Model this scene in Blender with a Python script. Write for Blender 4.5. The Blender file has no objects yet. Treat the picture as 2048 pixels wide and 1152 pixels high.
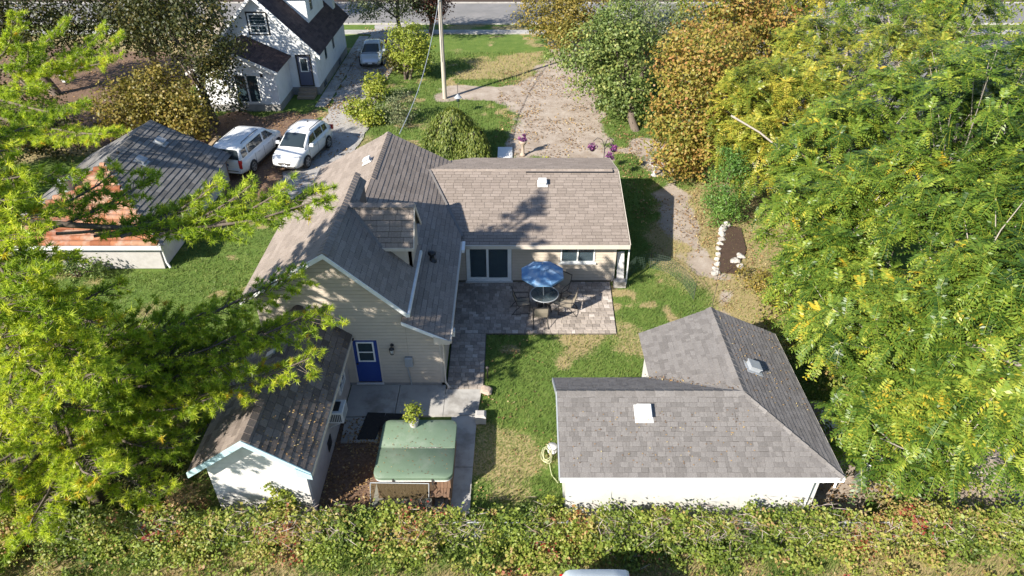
import bpy, bmesh, math, random
import numpy as np
from mathutils import Vector, Matrix
R = math.radians
rng = np.random.default_rng(7)
random.seed(7)
scene = bpy.context.scene
C = scene.collection

# ------------------------------------------------------------------ camera, sky, sun, exposure
cam_d = bpy.data.cameras.new('camera')
cam_d.sensor_width = 36.0
cam_d.lens = 36.0 * 1390 / 2048
cam_d.clip_start = 0.1
cam_d.clip_end = 2000
cam = bpy.data.objects.new('camera', cam_d)
C.objects.link(cam)
cam.location = (0, 0, 16.8)
cam.rotation_euler = (R(90 - 35.3), 0, 0)
scene.camera = cam

SUN_EL = 32.5
SUN_AZ = (-0.715, -0.70)            # horizontal direction towards the sun
sdir = Vector((SUN_AZ[0] * math.cos(R(SUN_EL)), SUN_AZ[1] * math.cos(R(SUN_EL)), math.sin(R(SUN_EL)))).normalized()
world = bpy.data.worlds.new('World')
scene.world = world
world.use_nodes = True
wn = world.node_tree
bg = wn.nodes['Background']
sky = wn.nodes.new('ShaderNodeTexSky')
sky.sky_type = 'NISHITA'
sky.sun_disc = False
sky.ozone_density = 4.0
sky.dust_density = 0.6
sky.sun_elevation = R(SUN_EL)
sky.sun_rotation = math.atan2(SUN_AZ[0], SUN_AZ[1])
wn.links.new(sky.outputs[0], bg.inputs[0])
bg.inputs[1].default_value = 0.084
sun_d = bpy.data.lights.new('sun', 'SUN')
sun_d.energy = 5.0
sun_d.angle = R(0.5)
sun_d.color = (1.0, 0.94, 0.84)
sun = bpy.data.objects.new('sun', sun_d)
C.objects.link(sun)
sun.rotation_euler = sdir.to_track_quat('Z', 'Y').to_euler()
sun.location = (-20, -20, 30)
vs = scene.view_settings
vs.view_transform = 'Standard'
vs.look = 'None'
vs.gamma = 1
vs.exposure = 1.12

# ------------------------------------------------------------------ materials
def _nt(name):
    m = bpy.data.materials.new(name)
    m.use_nodes = True
    nt = m.node_tree
    return m, nt, nt.nodes['Principled BSDF']

def N(nt, typ, **kw):
    n = nt.nodes.new(typ)
    for k, v in kw.items():
        setattr(n, k, v)
    return n

def ramp(nt, stops, fac):
    r = N(nt, 'ShaderNodeValToRGB')
    el = r.color_ramp.elements
    while len(el) > 1:
        el.remove(el[-1])
    el[0].position = stops[0][0]
    el[0].color = (*stops[0][1], 1)
    for p, c in stops[1:]:
        e = el.new(p)
        e.color = (*c, 1)
    nt.links.new(fac, r.inputs[0])
    return r.outputs[0]

def noise(nt, scale, detail=4, rough=0.6, stretch=None, coord='Object'):
    tc = N(nt, 'ShaderNodeTexCoord')
    n = N(nt, 'ShaderNodeTexNoise')
    n.inputs['Scale'].default_value = scale
    n.inputs['Detail'].default_value = detail
    n.inputs['Roughness'].default_value = rough
    if stretch:
        mp = N(nt, 'ShaderNodeMapping')
        mp.inputs['Scale'].default_value = stretch
        nt.links.new(tc.outputs[coord], mp.inputs[0])
        nt.links.new(mp.outputs[0], n.inputs['Vector'])
    else:
        nt.links.new(tc.outputs[coord], n.inputs['Vector'])
    return n.outputs[0]

def mixc(nt, a, b, fac, blend='MIX'):
    m = N(nt, 'ShaderNodeMix', data_type='RGBA', blend_type=blend)
    for sock, v in ((m.inputs[6], a), (m.inputs[7], b), (m.inputs[0], fac)):
        if isinstance(v, (int, float)):
            sock.default_value = v
        elif isinstance(v, tuple):
            sock.default_value = (*v, 1)
        else:
            nt.links.new(v, sock)
    return m.outputs[2]

def attr(nt, name):
    a = N(nt, 'ShaderNodeAttribute')
    a.attribute_name = name
    return a

def bump(nt, bs, h, strength, dist=0.02):
    b = N(nt, 'ShaderNodeBump')
    b.inputs['Strength'].default_value = strength
    b.inputs['Distance'].default_value = dist
    nt.links.new(h, b.inputs['Height'])
    nt.links.new(b.outputs[0], bs.inputs['Normal'])

def surf(name, c1, c2=None, scale=6, rough=0.7, bumps=0.0, bscale=40, metal=0, stretch=None, dirt=None, spec=0.4):
    """two-tone noise surface, optional dirt tone in blotches"""
    m, nt, bs = _nt(name)
    c2 = c2 or tuple(min(1, x * 0.8) for x in c1)
    n = noise(nt, scale, 5, 0.62, stretch)
    col = ramp(nt, [(0.32, c1), (0.68, c2)], n)
    if dirt:
        n2 = noise(nt, dirt[1], 6, 0.7)
        fac = ramp(nt, [(0.5, (0, 0, 0)), (0.72, (dirt[2],) * 3)], n2)
        col = mixc(nt, col, dirt[0], fac)
    nt.links.new(col, bs.inputs['Base Color'])
    bs.inputs['Roughness'].default_value = rough
    bs.inputs['Metallic'].default_value = metal
    bs.inputs['Specular IOR Level'].default_value = spec
    if bumps:
        bump(nt, bs, noise(nt, bscale, 4, 0.6), bumps)
    return m

def piece_mat(name, stops, scale=25, rough=0.85, bumps=0.35, blotch=None):
    """per-piece tone from the attribute 'rnd', grain on top"""
    m, nt, bs = _nt(name)
    a = attr(nt, 'rnd')
    col = ramp(nt, stops, a.outputs['Fac'])
    n = noise(nt, scale, 5, 0.7, coord='Generated' if False else 'Object')
    g = ramp(nt, [(0.3, (0.72, 0.72, 0.72)), (0.7, (1.15, 1.15, 1.15))], n)
    col = mixc(nt, col, g, 1.0, 'MULTIPLY')
    if blotch:
        n2 = noise(nt, blotch[1], 5, 0.65)
        col = mixc(nt, col, blotch[0], ramp(nt, [(0.48, (0, 0, 0)), (0.75, (blotch[2],) * 3)], n2))
    nt.links.new(col, bs.inputs['Base Color'])
    bs.inputs['Roughness'].default_value = rough
    bs.inputs['Specular IOR Level'].default_value = 0.25
    if bumps:
        bump(nt, bs, noise(nt, 140, 3, 0.6), bumps, 0.01)
    return m

def leaf_mat(name, stops, trans=0.35, rough=0.5, spec=0.35):
    m, nt, bs = _nt(name)
    a = attr(nt, 'rnd')
    col = ramp(nt, stops, a.outputs['Fac'])
    nt.links.new(col, bs.inputs['Base Color'])
    bs.inputs['Roughness'].default_value = rough
    bs.inputs['Specular IOR Level'].default_value = spec
    tr = N(nt, 'ShaderNodeBsdfTranslucent')
    br = mixc(nt, col, (1.25, 1.3, 0.7), 1.0, 'MULTIPLY')
    nt.links.new(br, tr.inputs[0])
    mx = N(nt, 'ShaderNodeMixShader')
    mx.inputs[0].default_value = trans
    nt.links.new(bs.outputs[0], mx.inputs[1])
    nt.links.new(tr.outputs[0], mx.inputs[2])
    nt.links.new(mx.outputs[0], nt.nodes['Material Output'].inputs[0])
    return m

def glass_mat(name, col=(0.03, 0.05, 0.06), rough=0.04, alpha=None):
    m, nt, bs = _nt(name)
    bs.inputs['Base Color'].default_value = (*col, 1)
    bs.inputs['Roughness'].default_value = rough
    bs.inputs['Specular IOR Level'].default_value = 0.7
    if alpha is not None:
        tr = N(nt, 'ShaderNodeBsdfTransparent')
        tr.inputs[0].default_value = (0.78, 0.85, 0.84, 1)
        mx = N(nt, 'ShaderNodeMixShader')
        mx.inputs[0].default_value = alpha
        nt.links.new(tr.outputs[0], mx.inputs[1])
        nt.links.new(bs.outputs[0], mx.inputs[2])
        nt.links.new(mx.outputs[0], nt.nodes['Material Output'].inputs[0])
    return m

M = {}
M['shingle_tan'] = piece_mat('shingle_tan', [(0, (0.24, 0.198, 0.166)), (0.5, (0.278, 0.23, 0.194)), (1, (0.315, 0.262, 0.223))], blotch=((0.21, 0.17, 0.145), 0.9, 0.4))
M['shingle_grey'] = piece_mat('shingle_grey', [(0, (0.15, 0.138, 0.129)), (0.25, (0.162, 0.149, 0.14)), (0.4, (0.182, 0.168, 0.158)), (1, (0.206, 0.191, 0.18))], blotch=((0.2, 0.18, 0.165), 0.7, 0.3))
M['shingle_brown'] = piece_mat('shingle_brown', [(0, (0.125, 0.1, 0.085)), (0.5, (0.185, 0.15, 0.128)), (1, (0.25, 0.205, 0.175))], blotch=((0.08, 0.062, 0.05), 1.6, 0.6))
M['shingle_dark'] = piece_mat('shingle_dark', [(0, (0.05, 0.032, 0.034)), (1, (0.10, 0.068, 0.064))])
M['shingle_weathered'] = piece_mat('shingle_weathered', [(0, (0.13, 0.125, 0.12)), (1, (0.24, 0.23, 0.22))], blotch=((0.1, 0.08, 0.06), 0.8, 0.5))
M['underlay'] = surf('roof_underlay', (0.06, 0.05, 0.045))
M['siding'] = surf('beige_siding', (0.50, 0.43, 0.35), (0.455, 0.39, 0.315), 3, 0.55, dirt=((0.36, 0.31, 0.25), 2.2, 0.35))
M['backing'] = surf('dark_backing', (0.2, 0.165, 0.13), (0.17, 0.14, 0.11), 3, 0.8)
M['trim_beige'] = surf('beige_trim', (0.56, 0.5, 0.42), (0.5, 0.44, 0.37), 5, 0.5)
M['trim_white'] = surf('white_trim', (0.78, 0.78, 0.76), (0.7, 0.7, 0.68), 6, 0.45)
M['trim_blue'] = surf('pale_blue_trim', (0.42, 0.56, 0.6), (0.36, 0.5, 0.54), 6, 0.5, dirt=((0.3, 0.33, 0.3), 5, 0.4))
M['stucco'] = surf('white_stucco', (0.64, 0.625, 0.6), (0.54, 0.525, 0.5), 2.2, 0.8, 0.2, 60, dirt=((0.4, 0.375, 0.34), 1.3, 0.6))
M['stucco_grey'] = surf('grey_stucco', (0.42, 0.40, 0.38), (0.37, 0.35, 0.33), 3, 0.85, 0.2, 60, dirt=((0.28, 0.26, 0.24), 2, 0.5))
M['wall_white'] = surf('garage_white', (0.56, 0.55, 0.52), (0.5, 0.49, 0.46), 1.6, 0.7, 0.1, 50, dirt=((0.45, 0.43, 0.38), 1.1, 0.7))
M['whitehouse'] = surf('white_clapboard', (0.76, 0.77, 0.78), (0.68, 0.69, 0.70), 2, 0.6, dirt=((0.5, 0.5, 0.5), 1.2, 0.4))
M['foundation'] = surf('foundation', (0.3, 0.29, 0.27), (0.22, 0.21, 0.2), 3, 0.9, 0.3)
M['concrete'] = surf('concrete', (0.42, 0.40, 0.37), (0.32, 0.31, 0.29), 1.6, 0.85, 0.15, 80, dirt=((0.15, 0.13, 0.11), 0.8, 0.7))
M['asphalt'] = surf('asphalt', (0.17, 0.165, 0.16), (0.21, 0.2, 0.195), 0.6, 0.9, 0.2, 60, dirt=((0.28, 0.26, 0.25), 0.4, 0.6))
M['lane'] = surf('gravel_lane', (0.34, 0.32, 0.30), (0.24, 0.22, 0.20), 2.2, 0.95, 0.6, 30, dirt=((0.13, 0.09, 0.06), 1.2, 0.8))
M['paver'] = piece_mat('paver', [(0, (0.26, 0.222, 0.19)), (0.35, (0.355, 0.305, 0.262)), (0.7, (0.44, 0.378, 0.325)), (1, (0.56, 0.5, 0.45))], 9, 0.85, 0.3)
M['sand'] = surf('joint_sand', (0.13, 0.11, 0.095), (0.09, 0.08, 0.07), 8, 0.95)
M['door_blue'] = surf('blue_door', (0.02, 0.05, 0.22), (0.026, 0.058, 0.24), 3, 0.4, dirt=((0.05, 0.085, 0.24), 4, 0.5))
M['black'] = surf('black_metal', (0.02, 0.02, 0.022), (0.03, 0.03, 0.032), 9, 0.45)
M['mat_black'] = surf('black_mat', (0.022, 0.02, 0.02), (0.035, 0.032, 0.03), 9, 0.9)
M['metal_grey'] = surf('grey_metal', (0.42, 0.44, 0.46), (0.36, 0.38, 0.4), 8, 0.45, metal=0.3)
M['metal_white'] = surf('white_metal', (0.6, 0.6, 0.59), (0.52, 0.52, 0.51), 8, 0.45)
M['glass_dark'] = glass_mat('dark_glass')
M['glass_clear'] = glass_mat('clear_glass', (0.09, 0.13, 0.16), 0.03, 0.4)
M['glass_car'] = glass_mat('car_glass', (0.025, 0.035, 0.04), 0.03)
M['tub_green'] = surf('green_vinyl', (0.12, 0.175, 0.115), (0.14, 0.195, 0.135), 1.7, 0.65, 0.2, 9, dirt=((0.21, 0.25, 0.195), 1.5, 0.7))
M['tub_wood'] = surf('cedar_wood', (0.23, 0.14, 0.09), (0.16, 0.095, 0.06), 5, 0.75, 0.2, 60, stretch=(6, 6, 0.8))
M['wood_old'] = surf('weathered_wood', (0.32, 0.25, 0.18), (0.22, 0.17, 0.12), 5, 0.85, 0.3, 50, stretch=(1, 8, 8))
M['timber'] = surf('timber', (0.38, 0.28, 0.16), (0.27, 0.19, 0.11), 5, 0.85, 0.3, 50, stretch=(8, 1, 8))
M['pole_wood'] = surf('pole_wood', (0.45, 0.4, 0.33), (0.34, 0.3, 0.25), 4, 0.85, 0.3, 40, stretch=(6, 6, 0.5))
M['umb_blue'] = surf('blue_canvas', (0.10, 0.23, 0.42), (0.15, 0.28, 0.45), 2, 0.75, dirt=((0.42, 0.47, 0.52), 2.2, 0.85))
M['sling'] = surf('tan_sling', (0.30, 0.26, 0.20), (0.26, 0.22, 0.17), 30, 0.8)
M['frame_dark'] = surf('dark_frame', (0.045, 0.04, 0.036), (0.06, 0.054, 0.05), 9, 0.5)
M['carpaint'] = surf('white_car_paint', (0.80, 0.80, 0.79), (0.77, 0.77, 0.76), 1, 0.18, spec=0.6)
M['carpaint_silver'] = surf('silver_car_paint', (0.52, 0.56, 0.6), (0.5, 0.54, 0.58), 1, 0.25, metal=0.35, spec=0.6)
M['carpaint_pale'] = surf('pale_car_paint', (0.66, 0.74, 0.78), (0.63, 0.71, 0.75), 1, 0.2, spec=0.6)
M['tyre'] = surf('tyre', (0.025, 0.025, 0.025), (0.035, 0.034, 0.033), 9, 0.85)
M['rim'] = surf('alloy', (0.5, 0.5, 0.5), (0.42, 0.42, 0.42), 9, 0.3, metal=0.7)
M['red_lens'] = surf('red_lens', (0.5, 0.02, 0.015), (0.45, 0.02, 0.015), 9, 0.2)
M['lamp_lens'] = surf('lamp_lens', (0.6, 0.62, 0.63), (0.5, 0.52, 0.54), 20, 0.15)
M['plate'] = surf('plate_white', (0.7, 0.72, 0.75), (0.6, 0.62, 0.68), 30, 0.4)
M['plate_blue'] = surf('plate_blue', (0.08, 0.16, 0.3), (0.12, 0.2, 0.34), 60, 0.4)
M['bark'] = surf('bark', (0.16, 0.125, 0.10), (0.09, 0.07, 0.055), 9, 0.95, 0.6, 20, stretch=(4, 4, 0.7))
M['bark_pale'] = surf('pale_bark', (0.36, 0.32, 0.27), (0.22, 0.19, 0.16), 8, 0.9, 0.5, 20, stretch=(4, 4, 0.7))
M['rock'] = surf('white_rock', (0.5, 0.47, 0.43), (0.33, 0.3, 0.27), 7, 0.9, 0.6, 14, dirt=((0.17, 0.13, 0.09), 9, 0.7))
M['stone_tan'] = surf('tan_stone', (0.42, 0.33, 0.26), (0.32, 0.25, 0.2), 7, 0.9, 0.4, 14)
M['soil'] = surf('soil', (0.075, 0.045, 0.03), (0.05, 0.03, 0.02), 6, 0.98, 0.8, 14)
M['tile_orange'] = piece_mat('rusty_tile', [(0, (0.22, 0.075, 0.035)), (0.5, (0.32, 0.125, 0.06)), (1, (0.38, 0.22, 0.14))], 4, 0.8, 0.2, blotch=((0.42, 0.35, 0.3), 1.8, 0.75))
M['barrel'] = surf('barrel_plastic', (0.05, 0.055, 0.065), (0.08, 0.085, 0.095), 4, 0.4)
M['hose'] = surf('hose', (0.5, 0.5, 0.3), (0.44, 0.44, 0.26), 8, 0.4)
M['plastic_white'] = surf('white_plastic', (0.75, 0.75, 0.73), (0.7, 0.7, 0.68), 5, 0.4)
M['wire'] = surf('wire', (0.07, 0.11, 0.08), (0.06, 0.09, 0.07), 8, 0.6)
M['interior'] = surf('interior_wall', (0.6, 0.56, 0.5), (0.55, 0.5, 0.45), 2, 0.8)
M['interior_floor'] = surf('interior_floor', (0.38, 0.36, 0.34), (0.32, 0.3, 0.28), 3, 0.5)
M['terracotta'] = surf('terracotta', (0.3, 0.13, 0.08), (0.24, 0.1, 0.06), 5, 0.8)
M['brickred'] = surf('brick_red', (0.3, 0.13, 0.09), (0.22, 0.09, 0.065), 8, 0.9, 0.3)
# leaves
M['pine'] = leaf_mat('pine_needles', [(0, (0.08, 0.135, 0.02)), (0.3, (0.23, 0.33, 0.035)), (0.6, (0.43, 0.51, 0.055)), (0.88, (0.62, 0.61, 0.07)), (1, (0.58, 0.4, 0.05))], 0.48, 0.4)
M['ailanthus'] = leaf_mat('compound_leaves', [(0, (0.02, 0.048, 0.009)), (0.35, (0.068, 0.125, 0.016)), (0.72, (0.17, 0.24, 0.03)), (0.92, (0.33, 0.345, 0.045)), (1, (0.48, 0.34, 0.03))], 0.25, 0.4)
M['ailanthus_y'] = leaf_mat('yellowing_compound_leaves', [(0, (0.045, 0.075, 0.012)), (0.35, (0.13, 0.175, 0.022)), (0.7, (0.3, 0.305, 0.04)), (1, (0.45, 0.35, 0.05))], 0.25, 0.4)
M['orange'] = leaf_mat('autumn_leaves', [(0, (0.06, 0.08, 0.015)), (0.25, (0.17, 0.18, 0.03)), (0.5, (0.31, 0.25, 0.05)), (0.75, (0.33, 0.2, 0.06)), (1, (0.33, 0.135, 0.045))], 0.3)
M['dark'] = leaf_mat('dark_leaves', [(0, (0.02, 0.03, 0.008)), (0.5, (0.05, 0.058, 0.015)), (0.85, (0.12, 0.1, 0.025)), (1, (0.2, 0.12, 0.03))], 0.25)
M['ochre'] = leaf_mat('ochre_leaves', [(0, (0.07, 0.075, 0.015)), (0.5, (0.2, 0.17, 0.035)), (1, (0.36, 0.25, 0.06))], 0.3)
M['green'] = leaf_mat('green_leaves', [(0, (0.045, 0.08, 0.02)), (0.4, (0.11, 0.16, 0.04)), (0.75, (0.2, 0.25, 0.07)), (1, (0.33, 0.33, 0.09))], 0.3)
M['greygreen'] = leaf_mat('grey_green_leaves', [(0, (0.07, 0.09, 0.045)), (0.5, (0.15, 0.18, 0.085)), (1, (0.27, 0.27, 0.13))], 0.25)
M['bushy'] = leaf_mat('bright_bush_leaves', [(0, (0.1, 0.14, 0.02)), (0.5, (0.24, 0.29, 0.04)), (1, (0.42, 0.4, 0.06))], 0.35)
M['cedar'] = leaf_mat('cedar_leaves', [(0, (0.04, 0.1, 0.02)), (0.6, (0.1, 0.2, 0.035)), (1, (0.18, 0.28, 0.05))], 0.25)
M['plum'] = leaf_mat('plum_leaves', [(0, (0.05, 0.02, 0.02)), (0.6, (0.13, 0.045, 0.03)), (1, (0.24, 0.1, 0.05))], 0.25)
M['vine'] = leaf_mat('vine_leaves', [(0, (0.07, 0.11, 0.02)), (0.3, (0.18, 0.24, 0.035)), (0.55, (0.27, 0.3, 0.055)), (0.72, (0.38, 0.31, 0.1)), (0.87, (0.34, 0.2, 0.09)), (0.96, (0.3, 0.1, 0.055)), (1, (0.28, 0.05, 0.035))], 0.35)
M['redleaf'] = leaf_mat('red_leaves', [(0, (0.3, 0.03, 0.02)), (1, (0.5, 0.09, 0.03))], 0.3)
M['dryvine'] = leaf_mat('dry_twigs', [(0, (0.2, 0.13, 0.1)), (1, (0.42, 0.36, 0.33))], 0.0, 0.9)
M['litter'] = leaf_mat('fallen_leaves', [(0, (0.1, 0.055, 0.03)), (0.5, (0.26, 0.15, 0.07)), (0.85, (0.38, 0.25, 0.1)), (1, (0.46, 0.38, 0.2))], 0.1, 0.8)
M['grass'] = leaf_mat('grass_blades', [(0, (0.055, 0.09, 0.022)), (0.5, (0.125, 0.175, 0.042)), (0.8, (0.23, 0.25, 0.075)), (1, (0.38, 0.31, 0.14))], 0.25, 0.6)
M['flower'] = leaf_mat('flowers', [(0, (0.05, 0.06, 0.03)), (0.4, (0.14, 0.04, 0.16)), (0.75, (0.3, 0.07, 0.22)), (1, (0.42, 0.16, 0.28))], 0.2)
M['weep'] = leaf_mat('weeping_leaves', [(0, (0.05, 0.08, 0.015)), (0.5, (0.13, 0.17, 0.03)), (1, (0.27, 0.29, 0.07))], 0.3)

# ------------------------------------------------------------------ helpers
WM = {}
def wmat(o):
    return WM.get(o.name, Matrix.Identity(4))

def attach(o, parent, basis=None):
    """link o; its vertices (or basis) are in world coordinates"""
    C.objects.link(o)
    b = basis if basis is not None else Matrix.Identity(4)
    o.matrix_basis = b
    if parent is not None:
        o.parent = parent
        o.matrix_parent_inverse = wmat(parent).inverted()
    WM[o.name] = b.copy()
    return o

def tag(o, label=None, cat=None, group=None, kind=None):
    if label: o['label'] = label
    if cat: o['category'] = cat
    if group: o['group'] = group
    if kind: o['kind'] = kind
    return o

def thing(name, label, cat, loc=(0, 0, 0), group=None):
    o = bpy.data.objects.new(name, None)
    o.empty_display_size = 0.3
    C.objects.link(o)
    o.location = loc
    WM[o.name] = Matrix.Translation(loc)
    return tag(o, label, cat, group)

def place(root, loc, rz=0.0):
    """move a thing that was built round the origin"""
    root.location = loc
    root.rotation_euler = (0, 0, rz)
    return root

def copy_tree(o, parent=None):
    c = o.copy()
    C.objects.link(c)
    if parent is not None:
        c.parent = parent
    for ch in list(o.children):
        copy_tree(ch, c)
    return c

class MB:
    def __init__(s):
        s.v, s.f, s.m, s.sm = [], [], [], []
        s.mi = 0
        s.r = []
        s.rv = 0.5
    def poly(s, pts, smooth=False):
        i = len(s.v)
        s.v += [tuple(p) for p in pts]
        s.f.append(tuple(range(i, i + len(pts))))
        s.m.append(s.mi); s.sm.append(smooth); s.r.append(s.rv)
    def faces(s, pts, fs, smooth=False):
        i = len(s.v)
        s.v += [tuple(p) for p in pts]
        for f in fs:
            s.f.append(tuple(i + k for k in f))
            s.m.append(s.mi); s.sm.append(smooth); s.r.append(s.rv)
    def box(s, a, b, bev=0.0):
        x0, y0, z0 = a; x1, y1, z1 = b
        if bev <= 0:
            p = [(x0,y0,z0),(x1,y0,z0),(x1,y1,z0),(x0,y1,z0),(x0,y0,z1),(x1,y0,z1),(x1,y1,z1),(x0,y1,z1)]
            s.faces(p, [(0,3,2,1),(4,5,6,7),(0,1,5,4),(1,2,6,5),(2,3,7,6),(3,0,4,7)])
        else:
            c = bev
            lo = [(x0,y0,z0),(x1,y0,z0),(x1,y1,z0),(x0,y1,z0)]
            mid = [(x0,y0,z1-c),(x1,y0,z1-c),(x1,y1,z1-c),(x0,y1,z1-c)]
            top = [(x0+c,y0+c,z1),(x1-c,y0+c,z1),(x1-c,y1-c,z1),(x0+c,y1-c,z1)]
            s.faces(lo+mid+top, [(0,3,2,1),(8,9,10,11)] + [(i,(i+1)%4,(i+1)%4+4,i+4) for i in range(4)] + [(i+4,(i+1)%4+4,(i+1)%4+8,i+8) for i in range(4)])
    def obox(s, c, ax, ay, az):
        """oriented box: centre and three half-axis vectors"""
        c, ax, ay, az = map(Vector, (c, ax, ay, az))
        p = [c+ax*i+ay*j+az*k for k in (-1,1) for (i,j) in ((-1,-1),(1,-1),(1,1),(-1,1))]
        s.faces(p, [(0,3,2,1),(4,5,6,7),(0,1,5,4),(1,2,6,5),(2,3,7,6),(3,0,4,7)])
    def bar(s, a, b, w, h=None, up=(0,0,1)):
        a, b = Vector(a), Vector(b)
        d = (b-a)
        L = d.length
        d.normalize()
        up = Vector(up)
        if abs(d.dot(up)) > 0.97: up = Vector((1,0,0))
        sd = d.cross(up).normalized()
        u2 = sd.cross(d)
        s.obox((a+b)/2, d*L/2, sd*w/2, u2*(h or w)/2)
    def tube(s, pts, rad, n=6, caps=True):
        pts = [Vector(p) for p in pts]
        if not hasattr(rad, '__len__'): rad = [rad]*len(pts)
        rings = []
        u = None
        for i, p in enumerate(pts):
            d = (pts[min(i+1,len(pts)-1)] - pts[max(i-1,0)]).normalized()
            if u is None:
                u = d.orthogonal().normalized()
            else:
                u = (u - d*u.dot(d))
                u = u.normalized() if u.length > 1e-6 else d.orthogonal().normalized()
            w = d.cross(u)
            rings.append([p + (u*math.cos(2*math.pi*k/n) + w*math.sin(2*math.pi*k/n))*rad[i] for k in range(n)])
        fs = []
        for i in range(len(pts)-1):
            for k in range(n):
                fs.append((i*n+k, i*n+(k+1)%n, (i+1)*n+(k+1)%n, (i+1)*n+k))
        s.faces([q for r in rings for q in r], fs, True)
        if caps:
            s.poly(list(reversed(rings[0]))); s.poly(rings[-1])
    def lathe(s, prof, c=(0,0,0), n=20, smooth=True):
        pts = [(c[0]+r*math.cos(2*math.pi*k/n), c[1]+r*math.sin(2*math.pi*k/n), c[2]+z) for r, z in prof for k in range(n)]
        fs = [(i*n+k, i*n+(k+1)%n, (i+1)*n+(k+1)%n, (i+1)*n+k) for i in range(len(prof)-1) for k in range(n)]
        s.faces(pts, fs, smooth)
    def prism(s, poly, off):
        off = Vector(off)
        a = [Vector(p) for p in poly]; b = [p+off for p in a]
        n = len(a)
        s.faces(a+b, [tuple(reversed(range(n))), tuple(range(n, 2*n))] + [(i,(i+1)%n,(i+1)%n+n,i+n) for i in range(n)])
    def build(s, name, mats, parent=None, basis=None):
        if not isinstance(mats, (list, tuple)): mats = [mats]
        me = bpy.data.meshes.new(name)
        me.from_pydata(s.v, [], s.f)
        for m in mats: me.materials.append(m)
        me.polygons.foreach_set('material_index', s.m)
        me.polygons.foreach_set('use_smooth', s.sm)
        a = me.attributes.new('rnd', 'FLOAT', 'FACE')
        a.data.foreach_set('value', s.r)
        me.update()
        return attach(bpy.data.objects.new(name, me), parent, basis)

def fast_mesh(name, V, F, mat, parent=None, rnd=None, smooth=False):
    """V (n,3), F (m,k) index array"""
    V = np.asarray(V, np.float32); F = np.asarray(F, np.int32)
    me = bpy.data.meshes.new(name)
    m, k = F.shape
    me.vertices.add(len(V)); me.vertices.foreach_set('co', V.ravel())
    me.loops.add(m*k); me.loops.foreach_set('vertex_index', F.ravel())
    me.polygons.add(m)
    me.polygons.foreach_set('loop_start', np.arange(0, m*k, k, dtype=np.int32))
    me.polygons.foreach_set('loop_total', np.full(m, k, np.int32))
    if smooth: me.polygons.foreach_set('use_smooth', np.ones(m, bool))
    me.materials.append(mat)
    if rnd is not None:
        a = me.attributes.new('rnd', 'FLOAT', 'FACE')
        a.data.foreach_set('value', np.clip(np.asarray(rnd, np.float32), 0, 1))
    me.update(calc_edges=True)
    me.validate()
    return attach(bpy.data.objects.new(name, me), parent)

def unit(a):
    return a / np.maximum(np.linalg.norm(a, axis=-1, keepdims=True), 1e-9)

def rdir(n):
    return unit(rng.normal(size=(n, 3)))

def rhombs(P, A, B, L, W):
    """leaf rhombs: centre P, long axis A, cross axis B"""
    n = len(P)
    L = np.broadcast_to(np.asarray(L, float).reshape(-1, 1), (n, 1)); W = np.broadcast_to(np.asarray(W, float).reshape(-1, 1), (n, 1))
    V = np.stack([P - A*L/2, P + B*W/2 - A*L*0.06, P + A*L/2, P - B*W/2 - A*L*0.06], 1).reshape(-1, 3)
    return V, np.arange(4*n).reshape(-1, 4)

def clip(poly, nx, ny, c):
    """keep nx*x+ny*y<=c"""
    out = []
    for i in range(len(poly)):
        a, b = poly[i], poly[(i+1) % len(poly)]
        da, db = nx*a[0]+ny*a[1]-c, nx*b[0]+ny*b[1]-c
        if da <= 1e-9: out.append(a)
        if (da < -1e-9 and db > 1e-9) or (da > 1e-9 and db < -1e-9):
            t = da/(da-db)
            out.append((a[0]+(b[0]-a[0])*t, a[1]+(b[1]-a[1])*t))
    return out

def ccw(poly):
    return sum(poly[i][0]*poly[(i+1)%len(poly)][1]-poly[(i+1)%len(poly)][0]*poly[i][1] for i in range(len(poly))) > 0

def clip_convex(poly, cv):
    if not ccw(cv): cv = cv[::-1]
    for i in range(len(cv)):
        a, b = cv[i], cv[(i+1) % len(cv)]
        nx, ny = b[1]-a[1], -(b[0]-a[0])
        poly = clip(poly, nx, ny, nx*a[0]+ny*a[1])
        if len(poly) < 3: return []
    return poly

def area(p):
    return abs(sum(p[i][0]*p[(i+1)%len(p)][1]-p[(i+1)%len(p)][0]*p[i][1] for i in range(len(p))))/2

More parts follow.
